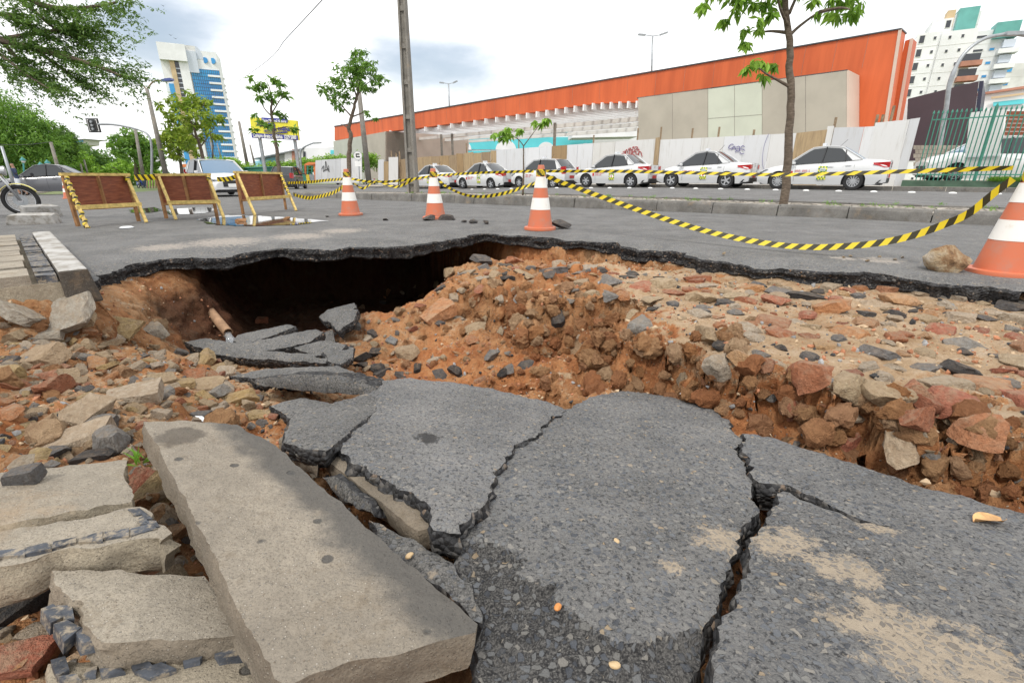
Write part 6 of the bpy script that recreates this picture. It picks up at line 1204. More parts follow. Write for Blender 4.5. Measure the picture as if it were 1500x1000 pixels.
place_car(make_car(SEDAN, 'paint_grey', 'grey sedan crossing under the trees behind the walking person', 'car', plate='white_print'), G(80, 285), Vector((-.9, -.43, 0)))
# white sport utility car behind the green fence
p = onT(1445, 250, 27.5); place_car(make_car(SUV, 'paint_white', 'white sport utility car parked behind the green iron fence', 'car', plate='white_print'), Vector((p.x, p.y, .32)), -T * .35 + S * .93)
# row of studs on the far lane
for i in range(24):
    p = ST(-2.5 + i * .95, 19.6, 0); p.z = gz(p) + far_z(-2.5 + i * .95, 19); m = MB(); m.lathe([(.1, 0), (.09, .02), (.05, .035), (.001, .04)], 12, p); tag(m.build('road_stud', MA['white_print'], smooth=50), 'white road stud in a row before the taxis', 'road stud', 'white road studs')
# ------------------------------------------------------------------ motorcycle
def motorcycle(pos, fwd, label, paint='paint_yellow', k=1.0):
    root = empty('motorcycle', pos, math.atan2(fwd[1], fwd[0]), label, 'motorcycle')
    for x in (.66, -.64):
        wh = bpy.data.objects.new('wheel', None); COL.objects.link(wh); wh.parent = root; wh.location = (x, 0, .3); m = MB(); n = 40; vs = []; fs = []
        for i in range(n):
            a = 2 * math.pi * i / n
            for j in range(8): b = 2 * math.pi * j / 8; r = .262 + .042 * math.cos(b); vs.append((r * math.cos(a), .046 * math.sin(b), r * math.sin(a)))
        for i in range(n):
            for j in range(8): fs.append((i * 8 + j, i * 8 + (j + 1) % 8, ((i + 1) % n) * 8 + (j + 1) % 8, ((i + 1) % n) * 8 + j))
        m.add(vs, fs); m.build('tyre', MA['rubber'], wh, smooth=True); m = MB(); m.lathe([(.215, -.02), (.23, -.022), (.23, .022), (.215, .02)], 36, axis='Y', cap=False)
        for i in range(18): a = 2 * math.pi * i / 18; m.bar((.04 * math.cos(a), .015 * (-1) ** i, .04 * math.sin(a)), (.22 * math.cos(a + .25), 0, .22 * math.sin(a + .25)), .005)
        m.lathe([(.001, -.05), (.045, -.05), (.045, .05), (.001, .05)], 14, axis='Y'); m.build('rim', MA['alloy'], wh); MB().lathe([(.05, -.055), (.12, -.055), (.12, -.05), (.05, -.05)], 24, axis='Y', cap=False).build('brake_disc', MA['galvanised'], wh)
    for s in (-1, 1): MB().tube([(.66, s * .075, .3), (.42, s * .075, .92)], [.024, .02], 10).build('fork', MA['alloy'], root, smooth=True)
    v = []; m = MB()
    for i in range(12):
        a = math.radians(30 + i * 13); 
        for g in (-1, -.5, 0, .5, 1): v.append((.66 + (.33 + .012 * (1 - g * g)) * math.cos(a), g * .06, .3 + (.33 + .012 * (1 - g * g)) * math.sin(a)))
    m.add(v, [(5 * i + k_, 5 * i + k_ + 1, 5 * i + k_ + 6, 5 * i + k_ + 5) for i in range(11) for k_ in range(4)]); o = m.build('front_fender', MA[paint], root, smooth=True); o.modifiers.new('s', 'SOLIDIFY').thickness = .008
    MB().tube([(.12, 0, .78), (.25, 0, .84), (.38, 0, .82), (.46, 0, .74)], [.09, .14, .13, .06], 14).build('tank', MA[paint], root, smooth=True); MB().tube([(-.5, 0, .82), (-.3, 0, .78), (0, 0, .74), (.12, 0, .76)], [.06, .11, .12, .08], 12).build('seat', MA['black_plastic'], root, smooth=True)
    m = MB(); m.box((.08, 0, .42), (.3, .22, .26)); m.tube([(.15, 0, .5), (.25, 0, .68)], .09, 10); m.build('engine', MA['dark_metal'], root); m = MB(); m.tube([(.42, 0, .86), (.1, 0, .66), (-.35, 0, .66), (-.62, 0, .32)], .025, 8); m.tube([(.38, 0, .7), (.2, 0, .3), (-.15, 0, .28), (-.4, 0, .6)], .022, 8); m.build('frame', MA['dark_metal'], root, smooth=True)
    MB().tube([(.34, -.36, 1.04), (.4, -.12, 1.0), (.4, .12, 1.0), (.34, .36, 1.04)], .014, 8).build('handlebar', MA['alloy'], root, smooth=True); MB().lathe([(.02, -.08), (.085, -.02), (.095, .05), (.001, .07)], 16).build('headlight', MA['alloy'], root, smooth=40).matrix_local = Matrix.Translation((.52, 0, .88)) @ Matrix.Rotation(math.pi / 2, 4, 'Y'); MB().tube([(.2, -.12, .28), (-.2, -.15, .26), (-.75, -.17, .38)], [.025, .03, .045], 10).build('exhaust', MA['alloy'], root, smooth=True)
    m = MB(); m.box((-.62, 0, .68), (.4, .14, .03)); m.box((-.8, 0, .62), (.03, .12, .12)); m.build('rear_fender', MA[paint], root); root.scale = (k,) * 3; return root
wp = G(38, 315); fwd = Vector((.82, .57, 0)); motorcycle(wp - fwd * .66 * .85, fwd, 'yellow motorcycle with spoked front wheel parked behind the concrete blocks', k=.85)
# ------------------------------------------------------------------ people
def person(pos, h, rz, label, shirt, trousers, pose='walk', k=1.0, short=False):
    root = empty('person', pos, rz, label, 'person', None)
    J = dict(pel=(0, 0, .52), ch=(0, .01, .74), nk=(0, 0, .84), hd=(0, .015, .93))
    if pose == 'walk': J.update(lk=(.055, .06, .28), lf=(.05, .02, .03), lt=(.05, .09, .015), rk=(-.055, .02, .28), rf=(-.06, -.12, .06), rt=(-.06, -.06, .015), le=(.14, -.06, .64), lh=(.13, .05, .52), re=(-.15, .02, .66), rh=(-.09, .11, .82))
    elif pose == 'ride': J.update(pel=(0, -.1, .45), ch=(0, 0, .68), nk=(0, .03, .78), hd=(0, .06, .88), lk=(.12, .14, .4), lf=(.12, .05, .2), lt=(.12, .14, .18), rk=(-.12, .14, .4), rf=(-.12, .05, .2), rt=(-.12, .14, .18), le=(.17, .1, .58), lh=(.15, .26, .58), re=(-.17, .1, .58), rh=(-.15, .26, .58))
    else: J.update(lk=(.055, .015, .28), lf=(.055, -.01, .03), lt=(.06, .07, .015), rk=(-.055, .015, .28), rf=(-.055, -.01, .03), rt=(-.06, .07, .015), le=(.14, -.02, .64), lh=(.14, .04, .5), re=(-.14, -.02, .64), rh=(-.14, .04, .5))
    J['ls'] = (J['ch'][0] + .105, J['ch'][1], J['ch'][2] + .07); J['rs'] = (J['ch'][0] - .105, J['ch'][1], J['ch'][2] + .07); J['lp'] = (.05, J['pel'][1], J['pel'][2] - .03); J['rp'] = (-.05, J['pel'][1], J['pel'][2] - .03); J['tp'] = (J['hd'][0], J['hd'][1], J['hd'][2] + .05)
    rad = dict(pel=.075, ch=.085, nk=.035, hd=.05, tp=.042, ls=.04, rs=.04, le=.028, re=.028, lh=.02, rh=.02, lp=.06, rp=.06, lk=.042, rk=.042, lf=.026, rf=.026, lt=.022, rt=.022)
    E = [('pel', 'ch'), ('ch', 'nk'), ('nk', 'hd'), ('hd', 'tp'), ('ch', 'ls'), ('ls', 'le'), ('le', 'lh'), ('ch', 'rs'), ('rs', 're'), ('re', 'rh'), ('pel', 'lp'), ('lp', 'lk'), ('lk', 'lf'), ('lf', 'lt'), ('pel', 'rp'), ('rp', 'rk'), ('rk', 'rf'), ('rf', 'rt')]
    ks = list(J); me = bpy.data.meshes.new('body'); me.from_pydata([Vector(J[q]) * h for q in ks], [(ks.index(a), ks.index(b)) for a, b in E], []); o = bpy.data.objects.new('body', me); COL.objects.link(o); md = o.modifiers.new('sk', 'SKIN'); o.modifiers.new('su', 'SUBSURF').levels = 1
    for i, q in enumerate(ks): r = rad[q] * h; me.skin_vertices[0].data[i].radius = (r, r * (.75 if q in ('pel', 'ch') else 1))
    me.skin_vertices[0].data[ks.index('pel')].use_root = True
    bpy.context.view_layer.update(); dg = bpy.context.evaluated_depsgraph_get(); m2 = bpy.data.meshes.new_from_object(o.evaluated_get(dg)); bpy.data.objects.remove(o); m2.materials.clear()
    for mt in ('skin', shirt, trousers, 'hair_dark'): m2.materials.append(MA[mt])
    for p in m2.polygons:
        c = p.center / h; p.use_smooth = True; arm = abs(c.x) > .115
        p.material_index = 3 if c.z > J['hd'][2] + .02 or (c.z > J['hd'][2] - .03 and c.y < J['hd'][1] - .02) else 0 if c.z > J['nk'][2] - .005 else (0 if arm and c.z < J['le'][2] + .03 and short else 1) if c.z > J['pel'][2] + .01 or arm else 2 if (c.z > (.3 if short else .05)) else (0 if short and c.z > .05 else 3)
    link('body', m2, root); return root
person(G(33, 286.5), 1.68, math.radians(150), 'person walking in dark top and pale shorts with a hand at the head', 'cloth_navy', 'cloth_white', 'walk', short=True)
pm = G(207, 277); motorcycle(pm, Vector((.35, -.94, 0)), 'small motorcycle with a blue clad rider at the far crossing', 'paint_blue'); person(pm + Vector((0, 0, .1)), 1.65, math.radians(200), 'motorcycle rider in blue clothes at the far crossing', 'cloth_blue', 'cloth_navy', 'ride'); person(G(214, 277), 1.72, math.radians(170), 'standing person in blue clothes beside the far motorcycle', 'cloth_blue', 'cloth_navy', 'stand')
# ------------------------------------------------------------------ trees
def leaves(name, clumps, size, mat, parent, seed=0, droop=.3, wid=.45, org=(0, 0, 0), flat=0.0):
    rs = np.random.RandomState(seed); P = []; C = []
    for (c, r, n, tint) in clumps:
        r = np.array(r if hasattr(r, '__len__') else (r, r, r)); d = rs.normal(size=(n, 3)); d /= np.linalg.norm(d, axis=1)[:, None]; k = rs.rand(n, 1) ** .45
        P.append(np.array(c) + d * k * r); C.append(np.clip(tint + rs.normal(0, .18, n) + .25 * (d[:, 2] * k[:, 0]), 0, 1))
    P = np.concatenate(P) - np.array(org); C = np.concatenate(C); N = len(P); L = size * rs.uniform(.65, 1.25, N)
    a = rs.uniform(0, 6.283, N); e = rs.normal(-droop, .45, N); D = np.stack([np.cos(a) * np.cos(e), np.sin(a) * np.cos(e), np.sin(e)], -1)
    up = np.stack([rs.normal(0, .5, N), rs.normal(0, .5, N), np.ones(N)], -1); Sd = np.cross(D, up); Sd /= np.linalg.norm(Sd, axis=1)[:, None] + 1e-9; Nn = np.cross(Sd, D)
    w = (L * wid)[:, None]; L = L[:, None]
    V = np.stack([P, P + D * L * .45 + Sd * w * .5 + Nn * w * .12, P + D * L - Nn * L * .1, P + D * L * .45 - Sd * w * .5 + Nn * w * .12], 1).reshape(-1, 3); F = np.arange(4 * N).reshape(N, 4)
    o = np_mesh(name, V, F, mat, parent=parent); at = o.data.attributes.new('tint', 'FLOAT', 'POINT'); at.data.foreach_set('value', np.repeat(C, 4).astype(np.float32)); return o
def px_tree(name, base_px, yy, trunk, r0, branches, clumps, lsize, nleaf, mat, label, seed, cat='tree', group=None, droop=.4, depth=.5, wid=.45, rbr=None, z=.1, bark='bark', jig=.6):
    rr = random.Random(seed); b = AY(base_px[0], base_px[1], yy); root = empty(name, b, 0, label, cat, group); sc = yy / FPX
    def pt(px, py, dz=0): return AY(px, py, yy + dz) - b
    tp = [pt(x, y) for x, y in trunk]; tp[0] = Vector((0, 0, -.15)) if trunk[0] == base_px else tp[0]; m = MB(); T_ = spline(tp, 5); n = len(T_)
    m.tube([p + Vector((rr.gauss(0, r0 * .12), rr.gauss(0, r0 * .12), 0)) for p in T_], [r0 * (1 - .6 * i / n) for i in range(n)], 9)
    m.build('trunk', MA[bark], root, smooth=True); rb = rbr or r0 * .38
    for i, br in enumerate(branches):
        d0 = rr.uniform(-depth, depth); k = len(br); Pb = spline([pt(x, y, d0 * j / max(1, k - 1)) for j, (x, y) in enumerate(br)], 5); nn = len(Pb); MB().tube(Pb, [rb * (1 - .75 * j / nn) for j in range(nn)], 6).build('branch', MA[bark], root, smooth=True)
    cl = []; tot = sum(c[2] ** 2 for c in clumps)
    for (x, y, r) in clumps:
        n_ = max(4, int(nleaf * r * r / tot)); R0 = r * sc; sub = max(1, n_ // 14)
        for q in range(sub):      # each clump is a handful of sprays
            a, e_, k = rr.uniform(0, 6.28), rr.uniform(-1.2, 1.2), rr.random() ** .5; c = pt(x, y, rr.uniform(-depth, depth) * .5) + Vector((math.cos(a) * math.cos(e_) * R0 * k, math.sin(a) * math.cos(e_) * min(R0, depth * 1.4) * k, math.sin(e_) * R0 * k)) * .9
            cl.append((tuple(c), tuple(x_ * R0 * jig * rr.uniform(.35, .7) for x_ in (1, 1, .7)), max(3, n_ // sub), rr.uniform(.25, .75)))
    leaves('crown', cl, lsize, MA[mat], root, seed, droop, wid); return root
yt = ST(0, 9.75)  # the line of trees stands on the median
def med_y(px, py=270, t=9.75): return onT(px, py, t).y
y1 = med_y(1152, 296, 9.5)
px_tree('median_tree', (1150, 297), y1, [(1150, 297), (1153, 240), (1157, 180), (1158, 120), (1156, 60), (1150, 0), (1143, -60), (1140, -120)], .072, [[(1158, 128), (1140, 118), (1122, 108), (1112, 100)], [(1157, 52), (1172, 38), (1200, 18), (1222, 10)], [(1152, 48), (1130, 46), (1110, 48)], [(1155, 40), (1142, 10), (1138, -20)], [(1150, 0), (1110, -20), (1070, -10)], [(1200, 18), (1230, 12), (1245, 14)], [(1156, 20), (1170, -10), (1190, -40)]],
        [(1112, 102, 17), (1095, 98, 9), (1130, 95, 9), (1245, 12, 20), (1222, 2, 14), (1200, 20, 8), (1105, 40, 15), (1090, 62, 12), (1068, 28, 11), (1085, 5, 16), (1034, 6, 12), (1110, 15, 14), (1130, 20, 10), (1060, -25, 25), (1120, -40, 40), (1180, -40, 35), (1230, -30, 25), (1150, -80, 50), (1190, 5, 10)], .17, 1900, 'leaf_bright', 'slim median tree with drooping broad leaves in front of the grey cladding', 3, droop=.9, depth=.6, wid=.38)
y4 = med_y(767, 277)
px_tree('sapling', (766, 277), y4, [(766, 277), (767, 245), (767, 213)], .028, [[(767, 214), (760, 205), (752, 200), (740, 196)], [(767, 214), (776, 202), (785, 190), (792, 182)]], [(745, 196, 12), (733, 190, 8), (756, 192, 9), (724, 190, 6), (795, 181, 11), (783, 178, 8), (804, 178, 7), (738, 204, 8)], .2, 150, 'leaf_bright', 'thin sapling with two tufts of broad leaves on the median', 5, droop=1.0, depth=.25, wid=.4, rbr=.014)
y2 = med_y(510, 268, 9.7)
px_tree('median_tree', (511, 270), y2, [(511, 270), (511, 235), (514, 200), (511, 188), (517, 165), (522, 145), (526, 128)], .085, [[(514, 170), (505, 160), (495, 148), (480, 138)], [(518, 160), (524, 140), (535, 125), (545, 118)], [(522, 140), (515, 120), (512, 105)], [(525, 130), (530, 105), (533, 88)], [(514, 172), (530, 166), (540, 162)], [(511, 188), (500, 182)]],
        [(486, 130, 17), (470, 134, 11), (500, 115, 14), (512, 98, 18), (530, 84, 13), (535, 100, 18), (522, 118, 17), (548, 112, 14), (557, 120, 9), (505, 138, 15), (492, 152, 9), (520, 92, 15), (545, 130, 12), (540, 168, 7), (550, 175, 5), (500, 158, 9), (522, 108, 18)], .15, 2300, 'leaf_mid', 'rounded leafy median tree beside the round white sign', 7, droop=.4, depth=1.0, rbr=.03)
y3 = 21.0
px_tree('median_tree', (410, 262), y3, [(410, 262), (406, 225), (401, 195), (398, 165), (397, 148)], .085, [[(400, 172), (388, 160), (378, 140)], [(399, 165), (408, 150), (415, 140)], [(402, 190), (420, 186), (430, 190)], [(403, 195), (388, 186), (374, 182)], [(398, 150), (395, 130), (390, 118)]],
        [(370, 122, 9), (385, 118, 10), (398, 128, 14), (412, 128, 11), (380, 142, 9), (420, 138, 7), (395, 145, 10), (408, 160, 8), (380, 168, 6), (412, 172, 8), (388, 178, 9), (372, 186, 8), (428, 188, 8), (395, 190, 8), (408, 205, 5), (405, 118, 8), (375, 130, 8)], .26, 520, 'leaf_mid', 'spindly median tree growing in front of the yellow billboard', 11, droop=.15, depth=.8, rbr=.03)
px_tree('street_tree', (300, 250), 28, [(300, 250), (296, 225), (288, 200), (280, 178)], .11, [[(290, 205), (275, 190), (262, 175)], [(284, 188), (290, 170), (300, 150)], [(294, 215), (305, 200), (315, 185)], [(310, 242), (312, 215), (308, 195)]],
        [(258, 150, 14), (275, 145, 16), (290, 150, 16), (268, 168, 18), (245, 165, 12), (300, 165, 16), (312, 178, 14), (325, 175, 9), (285, 178, 18), (255, 188, 16), (300, 195, 15), (318, 200, 11), (278, 205, 15), (240, 155, 8), (305, 150, 8)], .3, 1700, 'leaf_lime', 'yellow green street tree in front of the blue tower', 13, droop=.3, depth=1.8)
px_tree('street_tree', (266, 252), 33, [(266, 252), (264, 235), (262, 215)], .11, [[(264, 225), (255, 212), (248, 205)], [(263, 220), (272, 210), (280, 205)]], [(262, 205, 20), (245, 212, 15), (278, 212, 14), (258, 225, 14), (240, 200, 13), (272, 195, 14), (282, 222, 10)], .3, 1700, 'leaf_lime', 'low bushy yellow green tree beside the blue tower foot', 15, droop=.3, depth=2.0)
px_tree('street_tree', (200, 262), 44, [(200, 262), (199, 235), (196, 215)], .2, [[(198, 230), (185, 218), (172, 212)], [(198, 225), (212, 215), (222, 212)], [(197, 218), (190, 205), (184, 200)]], [(172, 210, 13), (185, 202, 16), (200, 206, 14), (215, 210, 15), (228, 218, 14), (190, 222, 17), (210, 228, 18), (176, 225, 11), (165, 215, 7), (232, 232, 12), (222, 240, 12)], .38, 3600, 'leaf_mid', 'round dark street tree standing behind the signal arm', 17, droop=.3, depth=3)
px_tree('street_tree', (180, 264), 60, [(180, 264), (180, 250)], .25, [[(180, 254), (165, 245)]], [(165, 248, 13), (185, 245, 14), (205, 250, 12), (150, 252, 10), (225, 252, 10), (192, 255, 10)], .5, 1500, 'leaf_bright', 'bright bush like tree at the far end of the crossing', 19, droop=.3, depth=4)
# the wooded park at the left
px_tree('park_tree', (20, 282), 58, [(20, 282), (18, 250), (14, 215)], .4, [[(18, 245), (40, 220), (60, 205)], [(15, 225), (0, 200), (-20, 180)], [(16, 230), (30, 195), (35, 170)]], [(10, 160, 30), (40, 175, 26), (65, 195, 22), (0, 195, 34), (35, 210, 30), (70, 222, 24), (15, 235, 28), (50, 242, 26), (80, 240, 18), (-20, 170, 36), (95, 205, 12), (60, 180, 14), (-20, 220, 34), (30, 255, 18), (5, 255, 20)], .5, 15000, 'leaf_mid', 'bright spreading park tree over the walking person', 23, droop=.5, depth=4, wid=.3)
px_tree('park_tree', (88, 272), 64, [(88, 272), (88, 240), (88, 215)], .35, [[(88, 240), (80, 215), (76, 200)], [(88, 235), (98, 215), (104, 205)]], [(86, 192, 14), (98, 205, 16), (80, 210, 18), (105, 220, 13), (92, 228, 18), (75, 232, 16), (88, 245, 16), (104, 200, 8), (80, 200, 14)], .36, 5600, 'leaf_dark', 'dark dense park tree behind the leaning pole', 25, droop=.4, depth=3)
px_tree('park_tree', (110, 270), 70, [(110, 270), (110, 250)], .3, [[(110, 255), (104, 240)]], [(105, 240, 16), (118, 232, 14), (125, 245, 14), (112, 255, 14), (98, 252, 14), (135, 250, 10)], .42, 3800, 'leaf_bright', 'bright green park tree beyond the grey sedan', 27, droop=.4, depth=4)
px_tree('park_tree', (140, 266), 80, [(140, 266), (140, 248)], .35, [[(140, 255), (150, 245)]], [(120, 222, 12), (135, 228, 13), (150, 235, 12), (140, 245, 13), (160, 245, 11), (170, 250, 9), (125, 240, 13), (155, 255, 9)], .5, 4200, 'leaf_dark', 'dark green wooded slope tree under the small pale roof', 29, droop=.4, depth=6)
# wooded hill behind
def hill():
    rs = np.random.RandomState(8); cl = []
    for i in range(160):
        px = rs.uniform(-30, 240); topy = np.interp(px, [-30, 60, 110, 160, 240], [170, 200, 214, 234, 256]); py = rs.uniform(topy, 268); c = AY(px, py, rs.uniform(85, 130)); r = rs.uniform(1.5, 3.2); cl.append((tuple(c), (r, r, r * .8), 110, rs.uniform(.15, .75)))
    o = leaves('wood', cl, .75, MA['leaf_dark'], None, 5, .3, .6); tag(o, 'far wooded slope that closes the view on the left', 'wood', kind='stuff')
hill()
# overhanging feathery tree: trunk outside the picture at the left
def overhang():
    b = Vector((-11.0, 6.2, gz(-11, 6.2))); root = empty('overhanging_tree', b, 0, 'feathery tree whose boughs hang into the sky above the park', 'tree'); L = lambda p: p - b; Y = 6.5
    m = MB(); m.tube(spline([Vector((0, 0, -.2)), Vector((.1, 0, 2)), Vector((.4, .1, 3.6)), L(AY(-160, 0, 6.3))], 6), [.22 - .006 * i for i in range(19)], 10); m.build('trunk', MA['bark'], root, smooth=True)
    rr = random.Random(4); BR = [[(-160, 0), (-60, 40), (0, 58), (50, 72), (100, 84), (150, 100), (178, 112)], [(-160, 0), (-60, -20), (20, -10), (70, 10), (120, 12), (170, 4)], [(-60, 40), (0, 80), (40, 110), (75, 132)], [(0, 58), (60, 48), (110, 42), (150, 48)], [(20, -10), (60, 25), (85, 45), (120, 60)], [(-60, 20), (0, 20), (30, 30), (60, 52)], [(50, 72), (90, 100), (120, 122)], [(0, 58), (30, 90), (60, 118)], [(-60, 40), (-20, 70), (20, 118)]]
    cl = []; V = []
    for i, br in enumerate(BR):
        d0 = rr.uniform(-.7, .7); P = spline([L(AY(x, y, Y + d0 * j / len(br))) for j, (x, y) in enumerate(br)], 8); n = len(P); MB().tube(P, [(.05 if i < 2 else .025) * (1 - .85 * j / n) + .003 for j in range(n)], 6).build('branch', MA['bark'], root, smooth=True)
        for j in range(n // 4, n):
            for _ in range(3 if j > n * .35 else 1):
                d = Vector((rr.uniform(.1, .9), rr.uniform(-.6, .6), rr.uniform(-.55, .25))).normalized(); ln = rr.uniform(.18, .5); p0 = P[j]; tn = rr.uniform(.2, .8)
                for k in range(5): q = p0 + d * ln * (k + 1) / 5 + Vector((0, 0, -.05 * (k / 5) ** 2)); cl.append((tuple(q), (.045, .045, .016), 9, tn))
    for _ in range(380):       # the thick mass nearest the trunk
        q = L(AY(rr.triangular(-150, 75, -90), rr.uniform(-70, 38) , Y + rr.uniform(-.9, .9))); cl.append((tuple(q), (.1, .1, .05), 14, rr.uniform(.2, .8)))
    leaves('crown', cl, .042, MA['leaf_fine'], root, 9, .25, .42)
overhang()
# hedge and bushes
def hedge(name, pix, yy, n, r, mat, label, seed, size=.3, per=120):
    rs = np.random.RandomState(seed); b = AY(pix[0][0], pix[0][1], yy); cl = []; root = empty(name, b, 0, label, 'hedge')
    for _ in range(n):
        f = rs.rand() * (len(pix) - 1); i = int(f); g = f - i; x = pix[i][0] + (pix[i + 1][0] - pix[i][0]) * g; y0 = pix[i][1] + (pix[i + 1][1] - pix[i][1]) * g; yb = pix[i][2] + (pix[i + 1][2] - pix[i][2]) * g; c = AY(x, rs.uniform(y0, yb), yy + rs.uniform(-1, 1)) - b; cl.append((tuple(c), (r, r, r * .7), per, rs.uniform(.2, .8)))
    leaves('foliage', cl, size, MA[mat], root, seed, .2, .5); m = MB(); 
    for i in range(6): f = i / 5 * (len(pix) - 1.001); k = int(f); g = f - k; x = pix[k][0] + (pix[k + 1][0] - pix[k][0]) * g; p = AY(x, pix[k][2] + 6, yy) - b; m.tube([p, p + Vector((0, 0, 1.2))], .06, 5)
    m.build('stems', MA['bark'], root)
hedge('hedge', [(355, 246, 254), (420, 240, 254), (480, 234, 250), (520, 230, 246), (552, 226, 246)], 55, 130, .8, 'leaf_bright', 'long clipped hedge behind the green mesh fence', 31)
hedge('shrub', [(296, 240, 252), (325, 236, 252), (345, 238, 252)], 45, 50, .8, 'leaf_bright', 'rounded shrubs at the foot of the blue tower', 33)
# grass strip along the green fence, weeds
def grass():
    rs = np.random.RandomState(3); cl = []
    for _ in range(420): t = rs.uniform(24.05, 24.5); s = rs.uniform(-7.5, -1.6); p = ST(s, t, .42); cl.append((tuple(p), (.12, .12, .05), 26, rs.uniform(.2, .8)))
    o = leaves('grass', cl, .14, MA['leaf_grass'], None, 3, -.9, .12); tag(o, 'bright grass strip at the foot of the green fence', 'grass', kind='stuff')
    cl = []
    for _ in range(60): s = rs.uniform(-2, 12); t = rs.uniform(9.1, 10.4); p = ST(s, t, .16); cl.append((tuple(p), (.06, .06, .02), 18, rs.uniform(.2, .8)))
    for (a, b) in ((205, 680), (600, 525)): p = hit(a, b); cl.append((tuple(p), (.02, .02, .02), 10, .6))
    o = leaves('weeds', cl, .05, MA['leaf_grass'], None, 4, -.7, .15); tag(o, 'sparse weeds in the cobbled median', 'weeds', kind='stuff')
grass()
# ------------------------------------------------------------------ hoarding along the building site
HT = 24.5
def board(x0, y0, x1, y1, mat, root, z0=.15, dt=0.0, name='board', dy0=0, th=.03):
    a, b = onT(x0, y0, HT + dt), onT(x1, y1, HT + dt); nrm = T * th; m = MB(); za, zb = a.z, b.z
    A = [Vector((a.x, a.y, gz(a) + z0)), Vector((b.x, b.y, gz(b) + z0)), Vector((b.x, b.y, gz(b) + z0)) + nrm, Vector((a.x, a.y, gz(a) + z0)) + nrm, a, b, b + nrm, a + nrm]; m.hexa(A); return m.build(name, MA[mat], root)
hb = empty('hoarding', ST(4, HT), 0, 'building site hoarding of white sheets and brown boards behind the taxis', 'hoarding'); hb.location = (0, 0, 0)
tops = [(583, 233), (605, 231), (727, 220), (831, 212.5), (960, 203.5), (968, 205), (1167, 195), (1212, 190)]
def ty(x): return float(np.interp(x, [q[0] for q in tops], [q[1] for q in tops]))
rr = random.Random(6)
x = 583.0
while x < 726: w = rr.uniform(10, 15); x2 = min(x + w, 727); board(x + .3, ty(x) + rr.uniform(-1, 2), x2 - .3, ty(x2) + rr.uniform(-1, 2), 'board_wood', hb, dt=rr.uniform(0, .03)); x = x2
for a, b in ((727, 742), (742.5, 770), (770.5, 790), (790.5, 808)): board(a, ty(a), b, ty(b), 'board_white', hb, dt=rr.uniform(0, .03))
board(808.5, ty(808), 830.5, ty(830), 'board_wood', hb)
for a, b in ((831, 846), (846.5, 868.5), (869, 901), (901.5, 960)): board(a, ty(a), b, ty(b), 'board_white', hb, dt=rr.uniform(0, .03))
board(960.5, 202, 967, 201, 'board_wood', hb, dt=-.04, name='board_post')
for a, b in ((967.5, 1028), (1028.5, 1061), (1061.5, 1091), (1091.5, 1129), (1129.5, 1166.5)): board(a, ty(a), b, ty(b), 'board_white', hb, dt=rr.uniform(0, .03))
board(1167, 195, 1212, 190, 'board_wood', hb)
for a, ya, b, yb in ((1212.5, 185, 1222, 184.5), (1222.5, 187, 1266, 186), (1266.5, 186, 1282, 185), (1282.5, 180, 1333, 175), (1333.5, 174.5, 1348, 172.5)): board(a, ya, b, yb, 'board_white', hb, dt=rr.uniform(0, .03))
for px, py in ((969, 186), (1015, 188), (1054, 186), (1105, 190), (1225, 172), (1286, 168), (1294, 168), (683, 210), (760, 205), (870, 198), (935, 188), (1310, 155)): 
    a = onT(px, py, HT + .15); m = MB(); m.bar(Vector((a.x, a.y, gz(a) + .15)), a, .07); m.build('post', MA['post_wood'], hb)
h2 = empty('hoarding', (0, 0, 0), 0, 'short run of leaning white boards at the grey building corner', 'hoarding'); yy = 41.0
def board_y(x0, y0, x1, y1, yb, mat, root, name='board', Y=yy):
    a, b, c, d = AY(x0, y0, Y), AY(x1, y1, Y), AY(x1, yb, Y), AY(x0, yb, Y); m = MB(); m.prism([d, c, b, a], (0, .05, 0)); return m.build(name, MA[mat], root)
for a, b, m_ in ((462, 471, 'board_white'), (471.3, 480, 'board_white'), (480.3, 492, 'board_white'), (492.3, 499, 'board_white'), (499.3, 516, 'board_white'), (516.3, 530, 'board_white')): board_y(a, 235 - (a - 462) * .07 + rr.uniform(-.5, .5), b, 235 - (b - 462) * .07, 268, m_, h2)
h3 = empty('hoarding', (0, 0, 0), 0, 'patched white boards with a brown panel between the corner and the planks', 'hoarding')
for a, b, m_, t_ in ((554, 562, 'board_white', 234), (562.3, 569, 'board_wood', 237), (569.3, 583, 'board_white', 230.5)): board_y(a, t_, b, t_ - .5, 270, m_, h3, Y=39)
for px, py in ((573, 221), (580, 224), (585, 222)): p = AY(px, py, 39.3); MB().bar(Vector((p.x, p.y, gz(p))), p, .09).build('post', MA['post_wood'], h3)
